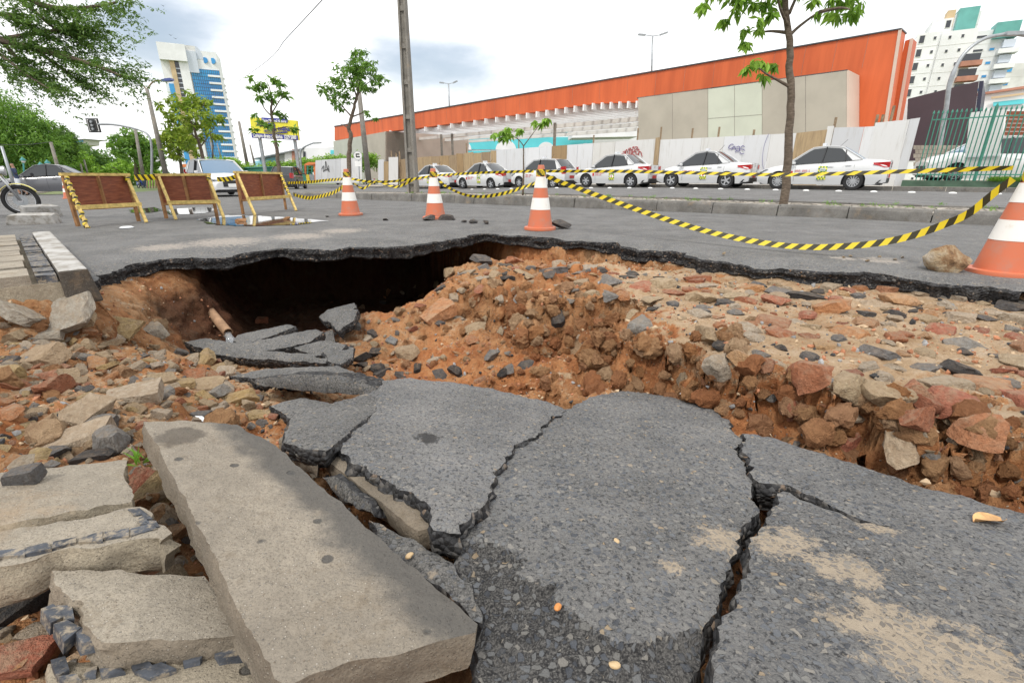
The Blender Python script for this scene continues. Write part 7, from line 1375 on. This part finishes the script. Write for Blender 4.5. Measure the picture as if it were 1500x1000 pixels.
# graffiti strokes on the boards
def scribble(lines, plane, mat, w, root, name='graffiti'):
    m = MB()
    for ln in lines:
        P = spline([plane(x, y) for x, y in ln], 5)
        for a, b in zip(P, P[1:]): m.bar(a, b, w, .012, up=tuple(T))
    return m.build(name, MA[mat], root)
plain('spray_red', (.35, .02, .02), .6, .1); plain('spray_purple', (.09, .07, .26), .6, .1); plain('spray_black', (.05, .05, .05), .6, .1)
fp = lambda x, y: onT(x, y, HT - .03)
z4 = lambda x, y: (900 + x * .03, 205 + y * .03)
scribble([[z4(410, 580), z4(560, 550), z4(480, 650), z4(340, 680), z4(430, 750), z4(450, 690)], [z4(520, 750), z4(590, 470), z4(680, 690)], [z4(690, 500), z4(700, 430), z4(790, 400), z4(760, 480), z4(700, 500)], [z4(740, 700), z4(740, 520)], [z4(820, 690), z4(820, 490), z4(880, 480), z4(880, 680)], [z4(880, 420), z4(920, 330), z4(980, 470)], [z4(980, 350), z4(1140, 370), z4(900, 610)], [z4(980, 580), z4(1060, 580), z4(1050, 690), z4(1180, 670), z4(1190, 450), z4(1100, 530)], [z4(1190, 760), z4(1190, 610), z4(1290, 600), z4(1350, 820)], [z4(690, 740), z4(860, 705), z4(1030, 745)]], fp, 'spray_red', .035, hb)
z5 = lambda x, y: (1060 + x * .02667, 205 + y * .02667)
scribble([[z5(540, 260), z5(450, 235), z5(330, 310), z5(280, 400), z5(300, 475), z5(420, 470), z5(580, 350), z5(640, 420)], [z5(440, 550), z5(520, 460), z5(660, 480), z5(700, 600), z5(860, 620), z5(890, 400), z5(800, 350), z5(760, 390), z5(680, 400)], [z5(720, 510), z5(900, 500)], [z5(950, 420), z5(1050, 320), z5(1150, 400)], [z5(930, 500), z5(1080, 530), z5(1150, 600)], [z5(880, 690), z5(1000, 770), z5(1110, 760)], [z5(640, 640), z5(660, 690)]], fp, 'spray_purple', .025, hb)
scribble([[(1126, 196), (1119, 215), (1117, 240), (1123, 258)]], fp, 'spray_purple', .012, hb)
bp = lambda x, y: AY(x, y, yy - .02)
scribble([[(471, 248), (474, 243), (474, 252)], [(476, 250), (477, 236), (479, 250)], [(479, 244), (482, 252), (481, 242)], [(473, 251), (482, 247)]], bp, 'spray_black', .05, h2)
# ------------------------------------------------------------------ green iron fence at the right
gf = empty('iron_fence', (0, 0, 0), 0, 'green iron fence with pointed bars on a low green wall', 'fence'); FT = 24.3
a, b = onT(1342, 262, FT), onT(1640, 262, FT); sa, sb = a.dot(S), b.dot(S); zt = 2.72
m = MB(); m.hexa([ST(sa + .4, FT - .1, .1), ST(sb, FT - .1, .1), ST(sb, FT + .1, .1), ST(sa + .4, FT + .1, .1), ST(sa + .4, FT - .1, .42), ST(sb, FT - .1, .42), ST(sb, FT + .1, .42), ST(sa + .4, FT + .1, .42)]); m.build('base_wall', MA['wall_green'], gf)
for z in (.62, 2.5): MB().bar(ST(sa, FT, z), ST(sb, FT, z), .03, .04).build('rail', MA['iron_green'], gf)
s = sa; i = 0
while s > sb:
    big = i % 14 == 13; m = MB(); m.bar(ST(s, FT, .4), ST(s, FT, zt + (.12 if big else 0)), .07 if big else .024); tpz = zt + (.12 if big else 0); p = ST(s, FT, tpz); m.lathe([(.035, -.02), (.03, .03), (.001, .1)], 6, p); m.build('bar' if not big else 'post', MA['iron_green'], gf); s -= .125; i += 1
# grey board leaning behind it, brown shutter
bd = empty('site_board', (0, 0, 0), 0, 'tall pale grey sheet behind the green fence', 'board'); P = [onT(x, y, 25.2) for x, y in ((1410, 262), (1462, 262), (1472, 160), (1421, 165))]; MB().prism(P, T * .05).build('sheet', MA['board_white'], bd); MB().bar(onT(1412, 230, 25.15), onT(1464, 228, 25.15), .05).build('batten', MA['board_white'], bd)
bs = empty('shutter_wall', (0, 0, 0), 0, 'brown slatted gate behind the green fence past the white car', 'gate'); 
for i in range(9): y0, y1 = 163 + i * 6, 168.3 + i * 6; P = [onT(x, y, 29.5) for x, y in ((1474 - i * .6, y1), (1600, y1), (1600, y0), (1475 - i * .6, y0))]; MB().prism(P, T * .06).build('slat', MA['plywood'], bs)
bw = empty('block_wall', (0, 0, 0), 0, 'grey concrete block wall seen through the green fence', 'wall'); 
for r in range(7):
    for c in range(14): x0 = 1338 + c * 5.4 + (r % 2) * 2.7; P = [onT(x, y, 29) for x, y in ((x0, 213 + r * 6.2 + 5.8), (x0 + 5, 213 + r * 6.2 + 5.8), (x0 + 5, 213 + r * 6.2), (x0, 213 + r * 6.2))]; MB().prism(P, T * .15).build('block', MA['pavement'], bw)
# ------------------------------------------------------------------ orange building
O0 = Vector((20.8, 29.4, 0)); OD = Vector((-math.sin(math.radians(42.56)), math.cos(math.radians(42.56)), 0)); ON = Vector((OD.y, -OD.x, 0)); 
if ON.dot(Vector((1, 1, 0))) < 0: ON = -ON           # pointing away from the street
def fp_(px, py, d=0.0): return onPl(px, py, O0 + ON * d, ON)
ob = empty('orange_building', (0, 0, 0), 0, 'long shopping building with a sloping orange parapet and white pergola', 'building')
def fac(pix, d, depth, mat, name): return MB().prism([fp_(x, y, d) for x, y in pix], ON * depth).build(name, MA[mat], ob)
fac([(490, 185), (700, 148.5), (940, 106.5), (1120, 76), (1320, 42), (1291, 230), (1222, 230), (1236, 145), (935, 150), (872, 152), (620, 187), (566, 193), (490, 206)], 0, 1.2, 'orange_cladding', 'orange_parapet')
for i in range(1, 22): x = 490 + 830 * (i / 22) ** 1.25; a_ = fp_(x, 185 - (x - 490) * .1723 + 1.5, -.012); MB().bar(a_, a_ - Vector((0, 0, 1.35 if x < 935 else 1.6)), .02, .01).build('panel_seam', MA['terracotta'], ob)
fac([(489, 184.5), (1321, 41), (1320.6, 43), (489, 186)], -.08, 1.4, 'dark_metal', 'parapet_cap')
fac([(1316, 44), (1321, 42), (1292, 230), (1287, 230)], -.06, .06, 'beige_cladding', 'edge_trim')
fac([(1326, 60), (1337, 56.5), (1306, 230), (1288, 230)], 1.5, 1.2, 'orange_cladding', 'orange_fin')
fac([(1333, 57), (1338, 56), (1307, 230), (1303, 230)], 1.45, .05, 'beige_cladding', 'edge_trim')
# grey box standing in front
gx = lambda x, y: fp_(x, y, -2.2)
def gbox(x0, y0, x1, y1, mat, name): P = [gx(x0, 236), gx(x1, 236), gx(x1, y1), gx(x0, y0)]; return MB().prism(P, ON * 2.1).build(name, MA[mat], ob)
gbox(935, 143.5, 1036.7, 129.8, 'grey_cladding', 'cladding_panel'); gbox(1037.3, 129.6, 1116, 119.5, 'green_cladding', 'cladding_panel'); gbox(1116.6, 119.4, 1240, 103.5, 'grey_cladding', 'cladding_panel')
P = [gx(1240.3, 236), gx(1240.3, 103.5)]; MB().prism([P[0], P[1], P[1] + ON * 2.15, P[0] + ON * 2.15], OD * -.1).build('box_side', MA['beige_cladding'], ob)
MB().prism([gx(933, 143.2), gx(1241, 102), gx(1241, 103.6), gx(933, 144.8)], ON * 2.2).build('box_cap', MA['dark_metal'], ob)
for (x, y0) in ((985, 136), (1076, 124), (1180, 111)):
    a, b = gx(x, y0 + 1), gx(x, 236); MB().bar(a, b, .02, .02).build('joint', MA['pole_concrete'], ob)
MB().bar(gx(1037, 174), gx(1116, 168), .02, .02).build('joint', MA['pole_concrete'], ob)
# left block
fac([(488, 207), (534, 198.5), (534, 262), (492, 262)], -1.0, 3, 'green_grey_cladding', 'cladding_panel'); fac([(534.4, 198.4), (566, 192.5), (566, 262), (534.4, 262)], -1.0, 3, 'grey_cladding', 'cladding_panel')
c0, c1 = fp_(566, 192.5, -1.0), fp_(566, 262, -1.0); MB().prism([c0, c1, c1 + ON * 14, c0 + ON * 14], OD * .3).build('return_wall', MA['beige_cladding'], ob)
# pergola: white fins under the parapet
n = 24
for i in range(n):
    f = i / (n - 1); x = 572 + (934 - 572) * (f ** .8); yt_ = float(np.interp(x, [566, 620, 700, 780, 872, 935], [192, 186.5, 175.5, 164.5, 151, 148])); a = fp_(x, yt_, -.1); h = a.z - fp_(x, yt_ + 7 + 6 * f, -.1).z; h = .5
    A = a - ON * .15; Bq = a + ON * 13; m = MB(); w = OD * .07; dn = Vector((0, 0, -h)); m.hexa([A + dn - w, A + dn + w, Bq + dn + w, Bq + dn - w, A - w, A + w, Bq + w, Bq - w]); m.build('pergola_fin', MA['white_wall'], ob)
a, b = fp_(572, 192, 13), fp_(934, 148, 13); 
for d in (4.2, 8.6, 13): p, q = fp_(569, 192.5, d), fp_(936, 148, d); p = fp_(569, 192.5, 0) + ON * d; q = fp_(936, 148, 0) + ON * d; MB().bar(p - Vector((0, 0, .8)), q - Vector((0, 0, .8)), .25, .35).build('pergola_beam', MA['offwhite_wall'], ob)
# structure inside the site: columns and scaffolding
for i, (x, yt_) in enumerate(((646, 197), (662, 196), (813, 180))): p = fp_(x, yt_, 4); MB().bar(Vector((p.x, p.y, -.3)), p, .28).build('column', MA['pole_concrete'], ob)
# turquoise mural hall behind
mh = empty('mural_hall', (0, 0, 0), 0, 'white hall behind the site with turquoise wall and white half discs', 'building'); MY = 92.0
def my(pix, d, mat, name, dep=1.0): return MB().prism([AY(x, y, MY + d) for x, y in pix], (0, dep, 0)).build(name, MA[mat], mh)
my([(560, 196), (1000, 172), (1000, 250), (560, 250)], 0, 'white_wall', 'wall', 6); my([(632, 202), (868, 201), (868, 219), (632, 219)], -.15, 'turquoise', 'mural_band', .1); my([(632, 221.5), (868, 220.5), (868, 224), (632, 224)], -.15, 'turquoise', 'mural_stripe', .1)
for cx, r in ((676, 14.5), (741, 15), (800, 12), (858, 10)): my([(cx + r * math.cos(a), 219.5 - r * .95 * math.sin(a)) for a in np.linspace(0, math.pi, 19)], -.3, 'white_wall', 'half_disc', .12)
my([(760, 190), (838, 189), (838, 194), (760, 195)], -.2, 'turquoise', 'mural_stripe', .1); my([(838, 176), (935, 169), (935, 200), (838, 202)], -8, 'white_wall', 'side_block', 6); my([(838, 172.5), (935, 166), (935, 169), (838, 176)], -8.2, 'turquoise', 'side_band', 6)
my([(705, 192), (716, 191.6), (716, 193.5), (705, 194)], -.2, 'blue_print', 'blue_plate', .1)
# ------------------------------------------------------------------ long sheds, billboard and kiosks left of the orange building
sh = empty('white_sheds', (0, 0, 0), 0, 'long low white sheds with pale blue doors beyond the hedge', 'building')
def sy(pix, Y, mat, name, dep=8): return MB().prism([AY(x, y, Y) for x, y in pix], (0, dep, 0)).build(name, MA[mat], sh)
sy([(370, 233), (412, 224.5), (420, 224), (420, 262), (370, 262)], 95, 'white_wall', 'wall'); sy([(372, 237), (404, 230), (404, 245), (372, 245)], 94.8, 'skyblue_wall', 'door', .2); sy([(417, 222), (446, 217), (446, 262), (417, 262)], 93, 'offwhite_wall', 'wall'); sy([(446, 216.5), (492, 215.5), (492, 262), (446, 262)], 91, 'white_wall', 'wall'); sy([(370, 232), (446, 216), (446, 217.5), (370, 233.6)], 92.4, 'galvanised', 'eaves', 6); sy([(427, 219), (431, 218.5), (433, 262), (429, 262)], 92.8, 'terracotta', 'downpipe', .3); sy([(484, 220), (489, 220), (489, 226), (484, 226)], 90.9, 'turquoise', 'window', .2); sy([(444, 222), (447, 222), (447, 236), (444, 236)], 90.8, 'dark_glass', 'window', .2); sy([(340, 241), (372, 238), (372, 262), (340, 262)], 99, 'offwhite_wall', 'wall')
# billboard
bb = empty('billboard', (0, 0, 0), 0, 'yellow and blue billboard on posts behind a spindly tree', 'billboard'); BY = 44.0
c = [AY(x, y, BY) for x, y in ((369, 202), (437, 205.5), (434, 176.8), (366, 171.5))]; MB().prism(c, (0, .35, 0)).build('panel', MA['yellow_print'], bb); k = [c[0], c[1], c[1].lerp(c[2], .235), c[0].lerp(c[3], .235)]; MB().prism([p + Vector((0, -.03, 0)) for p in k], (0, .02, 0)).build('blue_band', MA['blue_print'], bb)
bx = (c[1] - c[0]).normalized(); bu = (c[3] - c[0]).normalized(); bn = Vector((0, -.06, 0)); W_ = (c[1] - c[0]).length; H_ = (c[3] - c[0]).length
def bt(n_, txt, size, u, v, mat, **kw): put_text(n_, txt, size, MA[mat], c[0] + bx * W_ * u + bu * H_ * v + bn, bx, (0, 0, 1), bb, extrude=.01, **kw)
bt('lettering', 'Compre direto da fábrica  3229 5000', .42, .5, .115, 'white_print', bold=.012, sx=.58); bt('lettering', 'Ouro', .62, .34, .7, 'blue_print', bold=.015, sx=1.1); bt('lettering', 'da mina', .5, .63, .52, 'blue_print', bold=.015, sx=1.1)
p0 = c[0] + bx * W_ * .25 + bu * H_ * .82; m = MB(); m.prism([p0 + bn * .8, p0 + bx * W_ * .55 + bn * .8, p0 + bx * W_ * .55 + bu * .3 + bn * .8, p0 + bu * .3 + bn * .8], (0, .02, 0)); m.build('blue_strip', MA['blue_print'], bb); bt('lettering', 'Água Mineral Natural', .26, .52, .87, 'white_print', bold=.006, sx=.9)
for j in range(3): m = MB(); P = [c[0] + bx * W_ * (.28 + .5 * f) + bu * H_ * (.40 - j * .05 + .03 * math.sin(f * 6 + j)) + bn for f in np.linspace(0, 1, 14)]; [m.bar(a_, b_, .03, .05, up=(0, 1, 0)) for a_, b_ in zip(P, P[1:])]; m.build('wave', MA['blue_print'], bb)
for u in (.12, .88): q = c[0] + bx * W_ * u + Vector((0, .4, 0)); MB().bar(Vector((q.x, q.y, -1.5)), q + Vector((0, 0, 1.5)), .22).build('post', MA['galvanised'], bb)
# green mesh fence and container
mf = empty('mesh_fence', (0, 0, 0), 0, 'green mesh fence with posts in front of the hedge', 'fence')
for i in range(22): x = 345 + i * 6.2; p, q = AY(x, 262, 50), AY(x + .6, 247 - i * .25, 50); MB().bar(p, q, .09).build('post', MA['iron_green'], mf)
for f in (0, .33, .66): MB().bar(AY(345, 248 + f * 12, 50.0), AY(482, 242 + f * 14, 50.0), .05).build('rail', MA['iron_green'], mf)
gc = empty('green_container', (0, 0, 0), 0, 'low green container before the hedge', 'container'); P = [AY(x, y, 46) for x, y in ((355, 262), (387, 262), (387, 245), (355, 246.5))]; MB().prism(P, (0, 2, 0)).build('body', MA['iron_green'], gc); MB().prism([AY(x, y, 45.9) for x, y in ((354, 246.5), (388, 245), (388, 243.8), (354, 245.3))], (0, 2.2, 0)).build('lid', MA['teal_wall'], gc)
ks = empty('orange_kiosk', (0, 0, 0), 0, 'small orange bus shelter beside the white boards', 'shelter'); MB().prism([AY(x, y, 43) for x, y in ((446, 242.5), (461, 241), (461.5, 238.5), (452, 237.5), (446, 240.5))], (0, 2.5, 0)).build('roof', MA['awning_orange'], ks); MB().prism([AY(x, y, 43.1) for x, y in ((459, 241), (462, 241), (464, 266), (460.5, 266))], (0, .3, 0)).build('post', MA['awning_orange'], ks); MB().bar(AY(447, 242, 45), AY(448, 266, 45), .12).build('post', MA['awning_orange'], ks)
for x, mt, lab in ((448, 'iron_green', 'green waste bin of the three before the shelter'), (452.5, 'bin_yellow', 'yellow waste bin of the three before the shelter'), (458, 'galvanised', 'grey waste bin of the three before the shelter')): p = AY(x, 265.5, 38); r_ = empty('waste_bin', p, 0, lab, 'bin', 'waste bins before the shelter'); m = MB(); m.hexa([(-.11, -.11, 0), (.11, -.11, 0), (.11, .11, 0), (-.11, .11, 0), (-.14, -.14, .42), (.14, -.14, .42), (.14, .14, .42), (-.14, .14, .42)]); m.build('bin_body', MA[mt], r_); MB().box((0, 0, .45), (.3, .3, .05)).build('lid', MA[mt], r_)
# lime barrier, awning, blue sign at the tower's foot
lb_ = empty('lime_kiosk', (0, 0, 0), 0, 'lime green barrier boards beyond the far crossing', 'barrier')
for i in range(5): P = [AY(x, y, 52) for x, y in ((216 + i * 4, 273), (219.3 + i * 4, 273), (219.3 + i * 4, 263), (216 + i * 4, 263))]; MB().prism(P, (0, .1, 0)).build('board', MA['lime'], lb_)
for i in range(6): MB().bar(AY(216 + i * 4, 276, 51.8), AY(215.6 + i * 4, 262, 51.8), .12).build('post', MA['post_wood'], lb_)
aw = empty('orange_awning', (0, 0, 0), 0, 'little orange tent roof between the trees at the tower foot', 'awning'); MB().prism([AY(x, y, 60) for x, y in ((262, 245), (278, 245), (273, 241), (268, 240.5))], (0, 2, 0)).build('canopy', MA['awning_orange'], aw); MB().bar(AY(269, 245, 61), AY(270, 256, 61), .12).build('post', MA['galvanised'], aw)
bsn = empty('blue_sign', (0, 0, 0), 0, 'blue sign board with white eye shaped logo at the tower foot', 'sign'); SY = 100.0; MB().prism([AY(x, y, SY) for x, y in ((285, 245), (295.5, 243.5), (294.5, 232), (282.5, 233.5))], (0, .4, 0)).build('board', MA['paint_blue'], bsn)
for cx in (286.6, 291.6): m = MB(); P = [AY(cx + 2.1 * math.cos(a), 236.4 - 2.0 * math.sin(a), SY - .15) for a in np.linspace(.3, 2.9, 9)]; [m.bar(a_, b_, .1, .22, up=(0, 1, 0)) for a_, b_ in zip(P, P[1:])]; m.lathe([(.001, -.03), (.16, -.03), (.16, .03), (.001, .03)], 10, AY(cx, 236.2, SY - .15), axis='Y'); m.build('logo_eye', MA['white_print'], bsn)
for x0, x1 in ((286, 288), (290.5, 293.5)): MB().bar(AY(x0, 240, SY - .15), AY(x1, 242.5, SY - .15), .25, .1).build('logo_stroke', MA['white_print'], bsn)
for x in (284.5, 294): MB().bar(AY(x, 262, SY + .1), AY(x - 1, 244, SY + .1), .25).build('post', MA['galvanised'], bsn)
# ------------------------------------------------------------------ blue glass tower
TY = 210.0
tw = empty('glass_tower', (0, 0, 0), 0, 'tall office tower with bands of blue glass and a white frame', 'building')
TB = AY(286, 246, TY); TB.z = -3; tx = Vector((math.cos(.5), math.sin(.5), 0)); tn = Vector((tx.y, -tx.x, 0))
def tpz(px, py, d=0.0): return onPl(px, py, TB + tn * d, tn)
# measure the facade from its corners
tl, tr = tpz(229, 62), tpz(316, 77); wl = (tl - TB).dot(tx); wr = (tr - TB).dot(tx); zt1, zt2 = tl.z, tr.z
def tp_(u, z, d=0.0): return TB * 1 + tx * u + tn * d + Vector((0, 0, z - TB.z))
def tbox(u0, u1, z0, z1, d0, d1, mat, name): P = [tp_(u0, z0, d0), tp_(u1, z0, d0), tp_(u1, z1, d0), tp_(u0, z1, d0)]; return MB().prism(P, tn * (d1 - d0)).build(name, MA[mat], tw)
Wt = wr - wl; U = lambda f: wl + Wt * f
tbox(U(.0), U(1.0), -4, zt2, 0, -16, 'white_wall', 'core')
tbox(U(0), U(.66), zt2 - 3, zt1, .1, -14, 'offwhite_wall', 'crown_block'); tbox(U(.47), U(.64), zt1 - 9.5, zt1 - 2, .9, 0, 'pale_panel', 'crown_panel')
m = MB(); P = [tp_(U(.64) + 2.2 * math.sin(a), zt1 - 4.5 + 4.5 * math.cos(a), .12) for a in np.linspace(0, math.pi / 2, 8)] + [tp_(U(.64), zt1 - 4.5, .12)]; m.prism(P, tn * -14); m.build('crown_curve', MA['pale_panel'], tw)
tbox(U(.0), U(.47), zt1 - 6, zt1 - .2, 2.2, 0.12, 'white_wall', 'crown_frame'); tbox(U(.06), U(.15), -3, zt1 - 14, .8, 0, 'blue_glass', 'glass_strip'); tbox(U(.15), U(.235), -3, zt1 - 6, 1.1, 0, 'tan_wall', 'pier'); tbox(U(.235), U(.31), -3, zt1 - 6, .5, 0, 'dark_glass', 'stair_window'); tbox(U(.31), U(.47), -3, zt1 - 6, 1.1, 0, 'white_wall', 'pier')
nf = 15; zb_, zt_ = 2.0, zt2 - 6.5
tbox(U(.49), U(1.0) , zb_, zt_, .25, 0, 'blue_glass', 'curtain_wall')
fh = (zt_ - zb_) / nf
for i in range(nf):
    z = zb_ + (i + .0) * fh; tbox(U(.78), U(1.0) + .05, z, z + fh * .28, .7, .05, 'white_wall', 'floor_band')
    for k in range(2): tbox(U(.49), U(1.0), z + fh * (.45 + .5 * k) , z + fh * (.45 + .5 * k) + .08, .32, .2, 'dark_metal', 'transom')
for j in range(15): u = U(.49 + .51 * j / 14); tbox(u - .05, u + .05, zb_, zt_, .34, .2, 'dark_metal', 'mullion')
for i in range(24): z = 1 + i * (zt1 - 8) / 24; tbox(U(.235), U(.31), z, z + .35, .62, .45, 'pale_panel', 'stair_rail')
tbox(U(.49), U(1), -3, zb_, .3, 0, 'dark_glass', 'entrance_glass')
for u in (.78, .92): MB().lathe([(.001, -.1), (1.05, -.1), (1.05, .1), (.001, .1)], 20, tp_(U(u), zt2 - 3.2, .2), axis='Y').build('round_window', MA['blue_glass'], tw)
P = [tp_(U(1), -4, 0), tp_(U(1), zt2 - .2, 0), tp_(U(1), zt2 - .2, 0) + tx * 1.2 - tn * 12, tp_(U(1), -4, 0) + tx * 1.2 - tn * 12]; MB().prism(P, -tn * .5).build('side_wall', MA['white_wall'], tw)
for i in range(14): z = 4 + i * fh; q = tp_(U(1), z, 0) + tx * 1.2 - tn * 5; MB().box(q + Vector((.15, -.3, 1)), (.6, .6, .7)).build('air_conditioner', MA['offwhite_wall'], tw)
# ------------------------------------------------------------------ apartment blocks at the right
def flats(name, base, yaw, Wd, Dp, Ht, label, floors, cols, wall, extra=None):
    r_ = empty(name, base, yaw, label, 'building', 'white apartment blocks'); MB().box((0, Dp / 2, Ht / 2), (Wd, Dp, Ht)).build('wall', MA[wall], r_)
    for f in range(floors):
        for (u, w, hh, mt) in cols: z = Ht * (f + .55) / floors; fr = MB().box((u * Wd, -.02, z), (w, .12, hh)).build('window', MA['offwhite_wall'], r_); MB().box((u * Wd, -.09, z), (w * .8, .06, hh * .82)).build('pane', MA[mt], fr)
        MB().box((0, -.01, Ht * f / floors), (Wd + .05, .06, .1)).build('floor_line', MA['offwhite_wall'], r_)
    return r_
AYY = 120.0
def ap(px0, px1, pyt, yaw, Y, Dp, label, floors, cols, wall='white_wall', drop=0):
    a, b = AY(px0, pyt, Y), AY(px1, pyt, Y); base = (a + b) / 2; Ht = base.z + 4; base.z = -4; w = abs(b.x - a.x) / max(.3, math.cos(yaw)); return flats('apartment_block', base, yaw, w, Dp, Ht, label, floors, cols, wall), base, w, Ht
ws = [(-.25, 1.0, 1.6, 'dark_glass'), (.33, .5, .6, 'dark_glass')]; ly = -.55
r1, b1, w1, H1 = ap(1330, 1352, 62, ly, 112, 10, 'narrow white apartment wing touching the orange fins', 12, [(0, .5, .6, 'dark_glass')])
r2, b2, w2, H2 = ap(1350, 1372, 48, ly, 111, 9, 'white apartment wing with tall window slots', 13, ws)
r3, b3, w3_, H3 = ap(1372, 1392, 28, ly, 112, 9, 'tall white apartment tower with a tan stair head', 15, [(.3, .9, 1.5, 'dark_glass')]); MB().box((w3_ * .35, 2, H3 + .0), (w3_ * .4, 3, 3)).build('stair_head', MA['tan_wall'], r3)
r4, b4, w4, H4 = ap(1390, 1425, 44, ly, 110, 8, 'white apartment block with terracotta balconies', 13, [(-.25, .5, .6, 'dark_glass'), (.1, .5, .6, 'dark_glass')])
for f in range(9): z = H4 * (.12 + f * .085); g = MB().box((w4 * .5, -.6, z), (3.2, 2.6, .9)).build('balcony', MA['terracotta'], r4); MB().box((w4 * .5, .1, z + 1.2), (2.8, .5, 1.5)).build('balcony_door', MA['dark_glass'], r4)
r5, b5, w5, H5 = ap(1408, 1432, 18, ly, 118, 9, 'apartment tower crowned with a teal water tank block', 15, [(0, .9, 1, 'dark_glass')], 'white_wall'); MB().box((-.3, 2, H5 - 3.0), (w5 * .8, 8, 7)).build('tank_block', MA['teal_wall'], r5)
r6, b6, w6, H6 = ap(1432, 1468, 44, ly, 122, 9, 'white apartment block with long horizontal window slits', 13, [(-.2, 2.6, .5, 'dark_glass'), (.2, 1.0, .6, 'blue_glass')]); MB().box((w6 * .42, 1, H6 - .5), (4, 5, 3)).build('roof_block', MA['teal_wall'], r6)
for f in range(10): z = H6 * (.1 + f * .085); MB().box((w6 * .5 + .6, -.5, z), (3.4, 3.2, .9)).build('balcony', MA['white_wall'], r6); MB().box((w6 * .5 + .5, -.2, z + 1.5), (2.0, 2.2, 1.5)).build('glazed_bay', MA['pale_panel'], r6)
r7, b7, w7, H7 = ap(1470, 1530, 92, ly, 170, 10, 'distant grey white apartment block with blue bays', 10, [(-.2, 1.8, 1.6, 'blue_glass'), (.15, 1.6, 1.2, 'dark_glass')], 'offwhite_wall')
# maroon hall and white shop right of the orange fins
dh = empty('maroon_hall', (0, 0, 0), 0, 'plain dark maroon hall behind the green fence', 'building'); P = [onT(x, y, 44) for x, y in ((1330, 145), (1434, 119), (1420, 232), (1325, 236))]; MB().prism(P, T * .8).build('front_wall', MA['maroon_wall'], dh); q1, q2 = onT(1434.5, 119, 44), onT(1420, 232, 44); MB().prism([q1, q2, q2 + T * 7 + S * -.5, q1 + T * 7 + S * -.5], S * -.2).build('side_wall', MA['navy_wall'], dh)
ws_ = empty('white_shop', (0, 0, 0), 0, 'low white shop with a turquoise window past the maroon hall', 'building'); P = [onT(x, y, 55) for x, y in ((1425, 138), (1560, 118), (1560, 240), (1425, 240))]; MB().prism(P, T * 6).build('wall', MA['white_wall'], ws_); P = [onT(x, y, 54.8) for x, y in ((1455, 150), (1500, 145), (1500, 152), (1455, 156))]; MB().prism(P, T * .1).build('window', MA['turquoise'], ws_); P = [onT(x, y, 54.7) for x, y in ((1430, 137), (1560, 117), (1560, 121), (1430, 140))]; MB().prism(P, T * .3).build('cornice', MA['terracotta'], ws_); P = [onT(x, y, 54.6) for x, y in ((1452, 142), (1500, 136), (1500, 139), (1452, 145))]; MB().prism(P, T * .1).build('sign_band', MA['tan_wall'], ws_)
wl_ = empty('low_white_wall', (0, 0, 0), 0, 'low white wall between the orange fins and the maroon hall', 'wall'); P = [onT(x, y, 46) for x, y in ((1308, 150), (1334, 145), (1330, 232), (1300, 236))]; MB().prism(P, T * .4).build('wall', MA['white_wall'], wl_)
# small pale roof above the wooded slope
pr = empty('hill_house', (0, 0, 0), 0, 'pale flat roofed building peeping over the wooded slope', 'building'); MB().prism([AY(x, y, 150) for x, y in ((106, 214), (121, 212), (121, 204.5), (106, 206))], (0, 6, 0)).build('wall', MA['offwhite_wall'], pr); MB().prism([AY(x, y, 149.7) for x, y in ((107, 209), (121, 207.8), (121, 205.8), (107, 206.8))], (0, .3, 0)).build('window_band', MA['blue_glass'], pr); MB().prism([AY(x, y, 149) for x, y in ((104, 206), (123, 204), (123, 203.2), (104, 205))], (0, 8, 0)).build('roof', MA['galvanised'], pr)
# birds over the tower
for i, (x, y) in enumerate(((240, 9), (251, 52), (258, 57))): p = AY(x, y, 60); m = MB(); m.add([p, p + Vector((-.35, .05, .14)), p + Vector((-.1, .1, -.02)), p + Vector((.35, -.05, .16)), p + Vector((.1, -.1, -.02)), p + Vector((0, -.02, -.06))], [(0, 1, 2), (0, 3, 4), (0, 2, 5), (0, 4, 5)]); tag(m.build('bird', MA['black_plastic']), 'small dark bird gliding near the top of the blue tower', 'bird', 'birds by the tower')
# parapet far right hand side wall behind hoarding is open ground
bpy.context.view_layer.update()
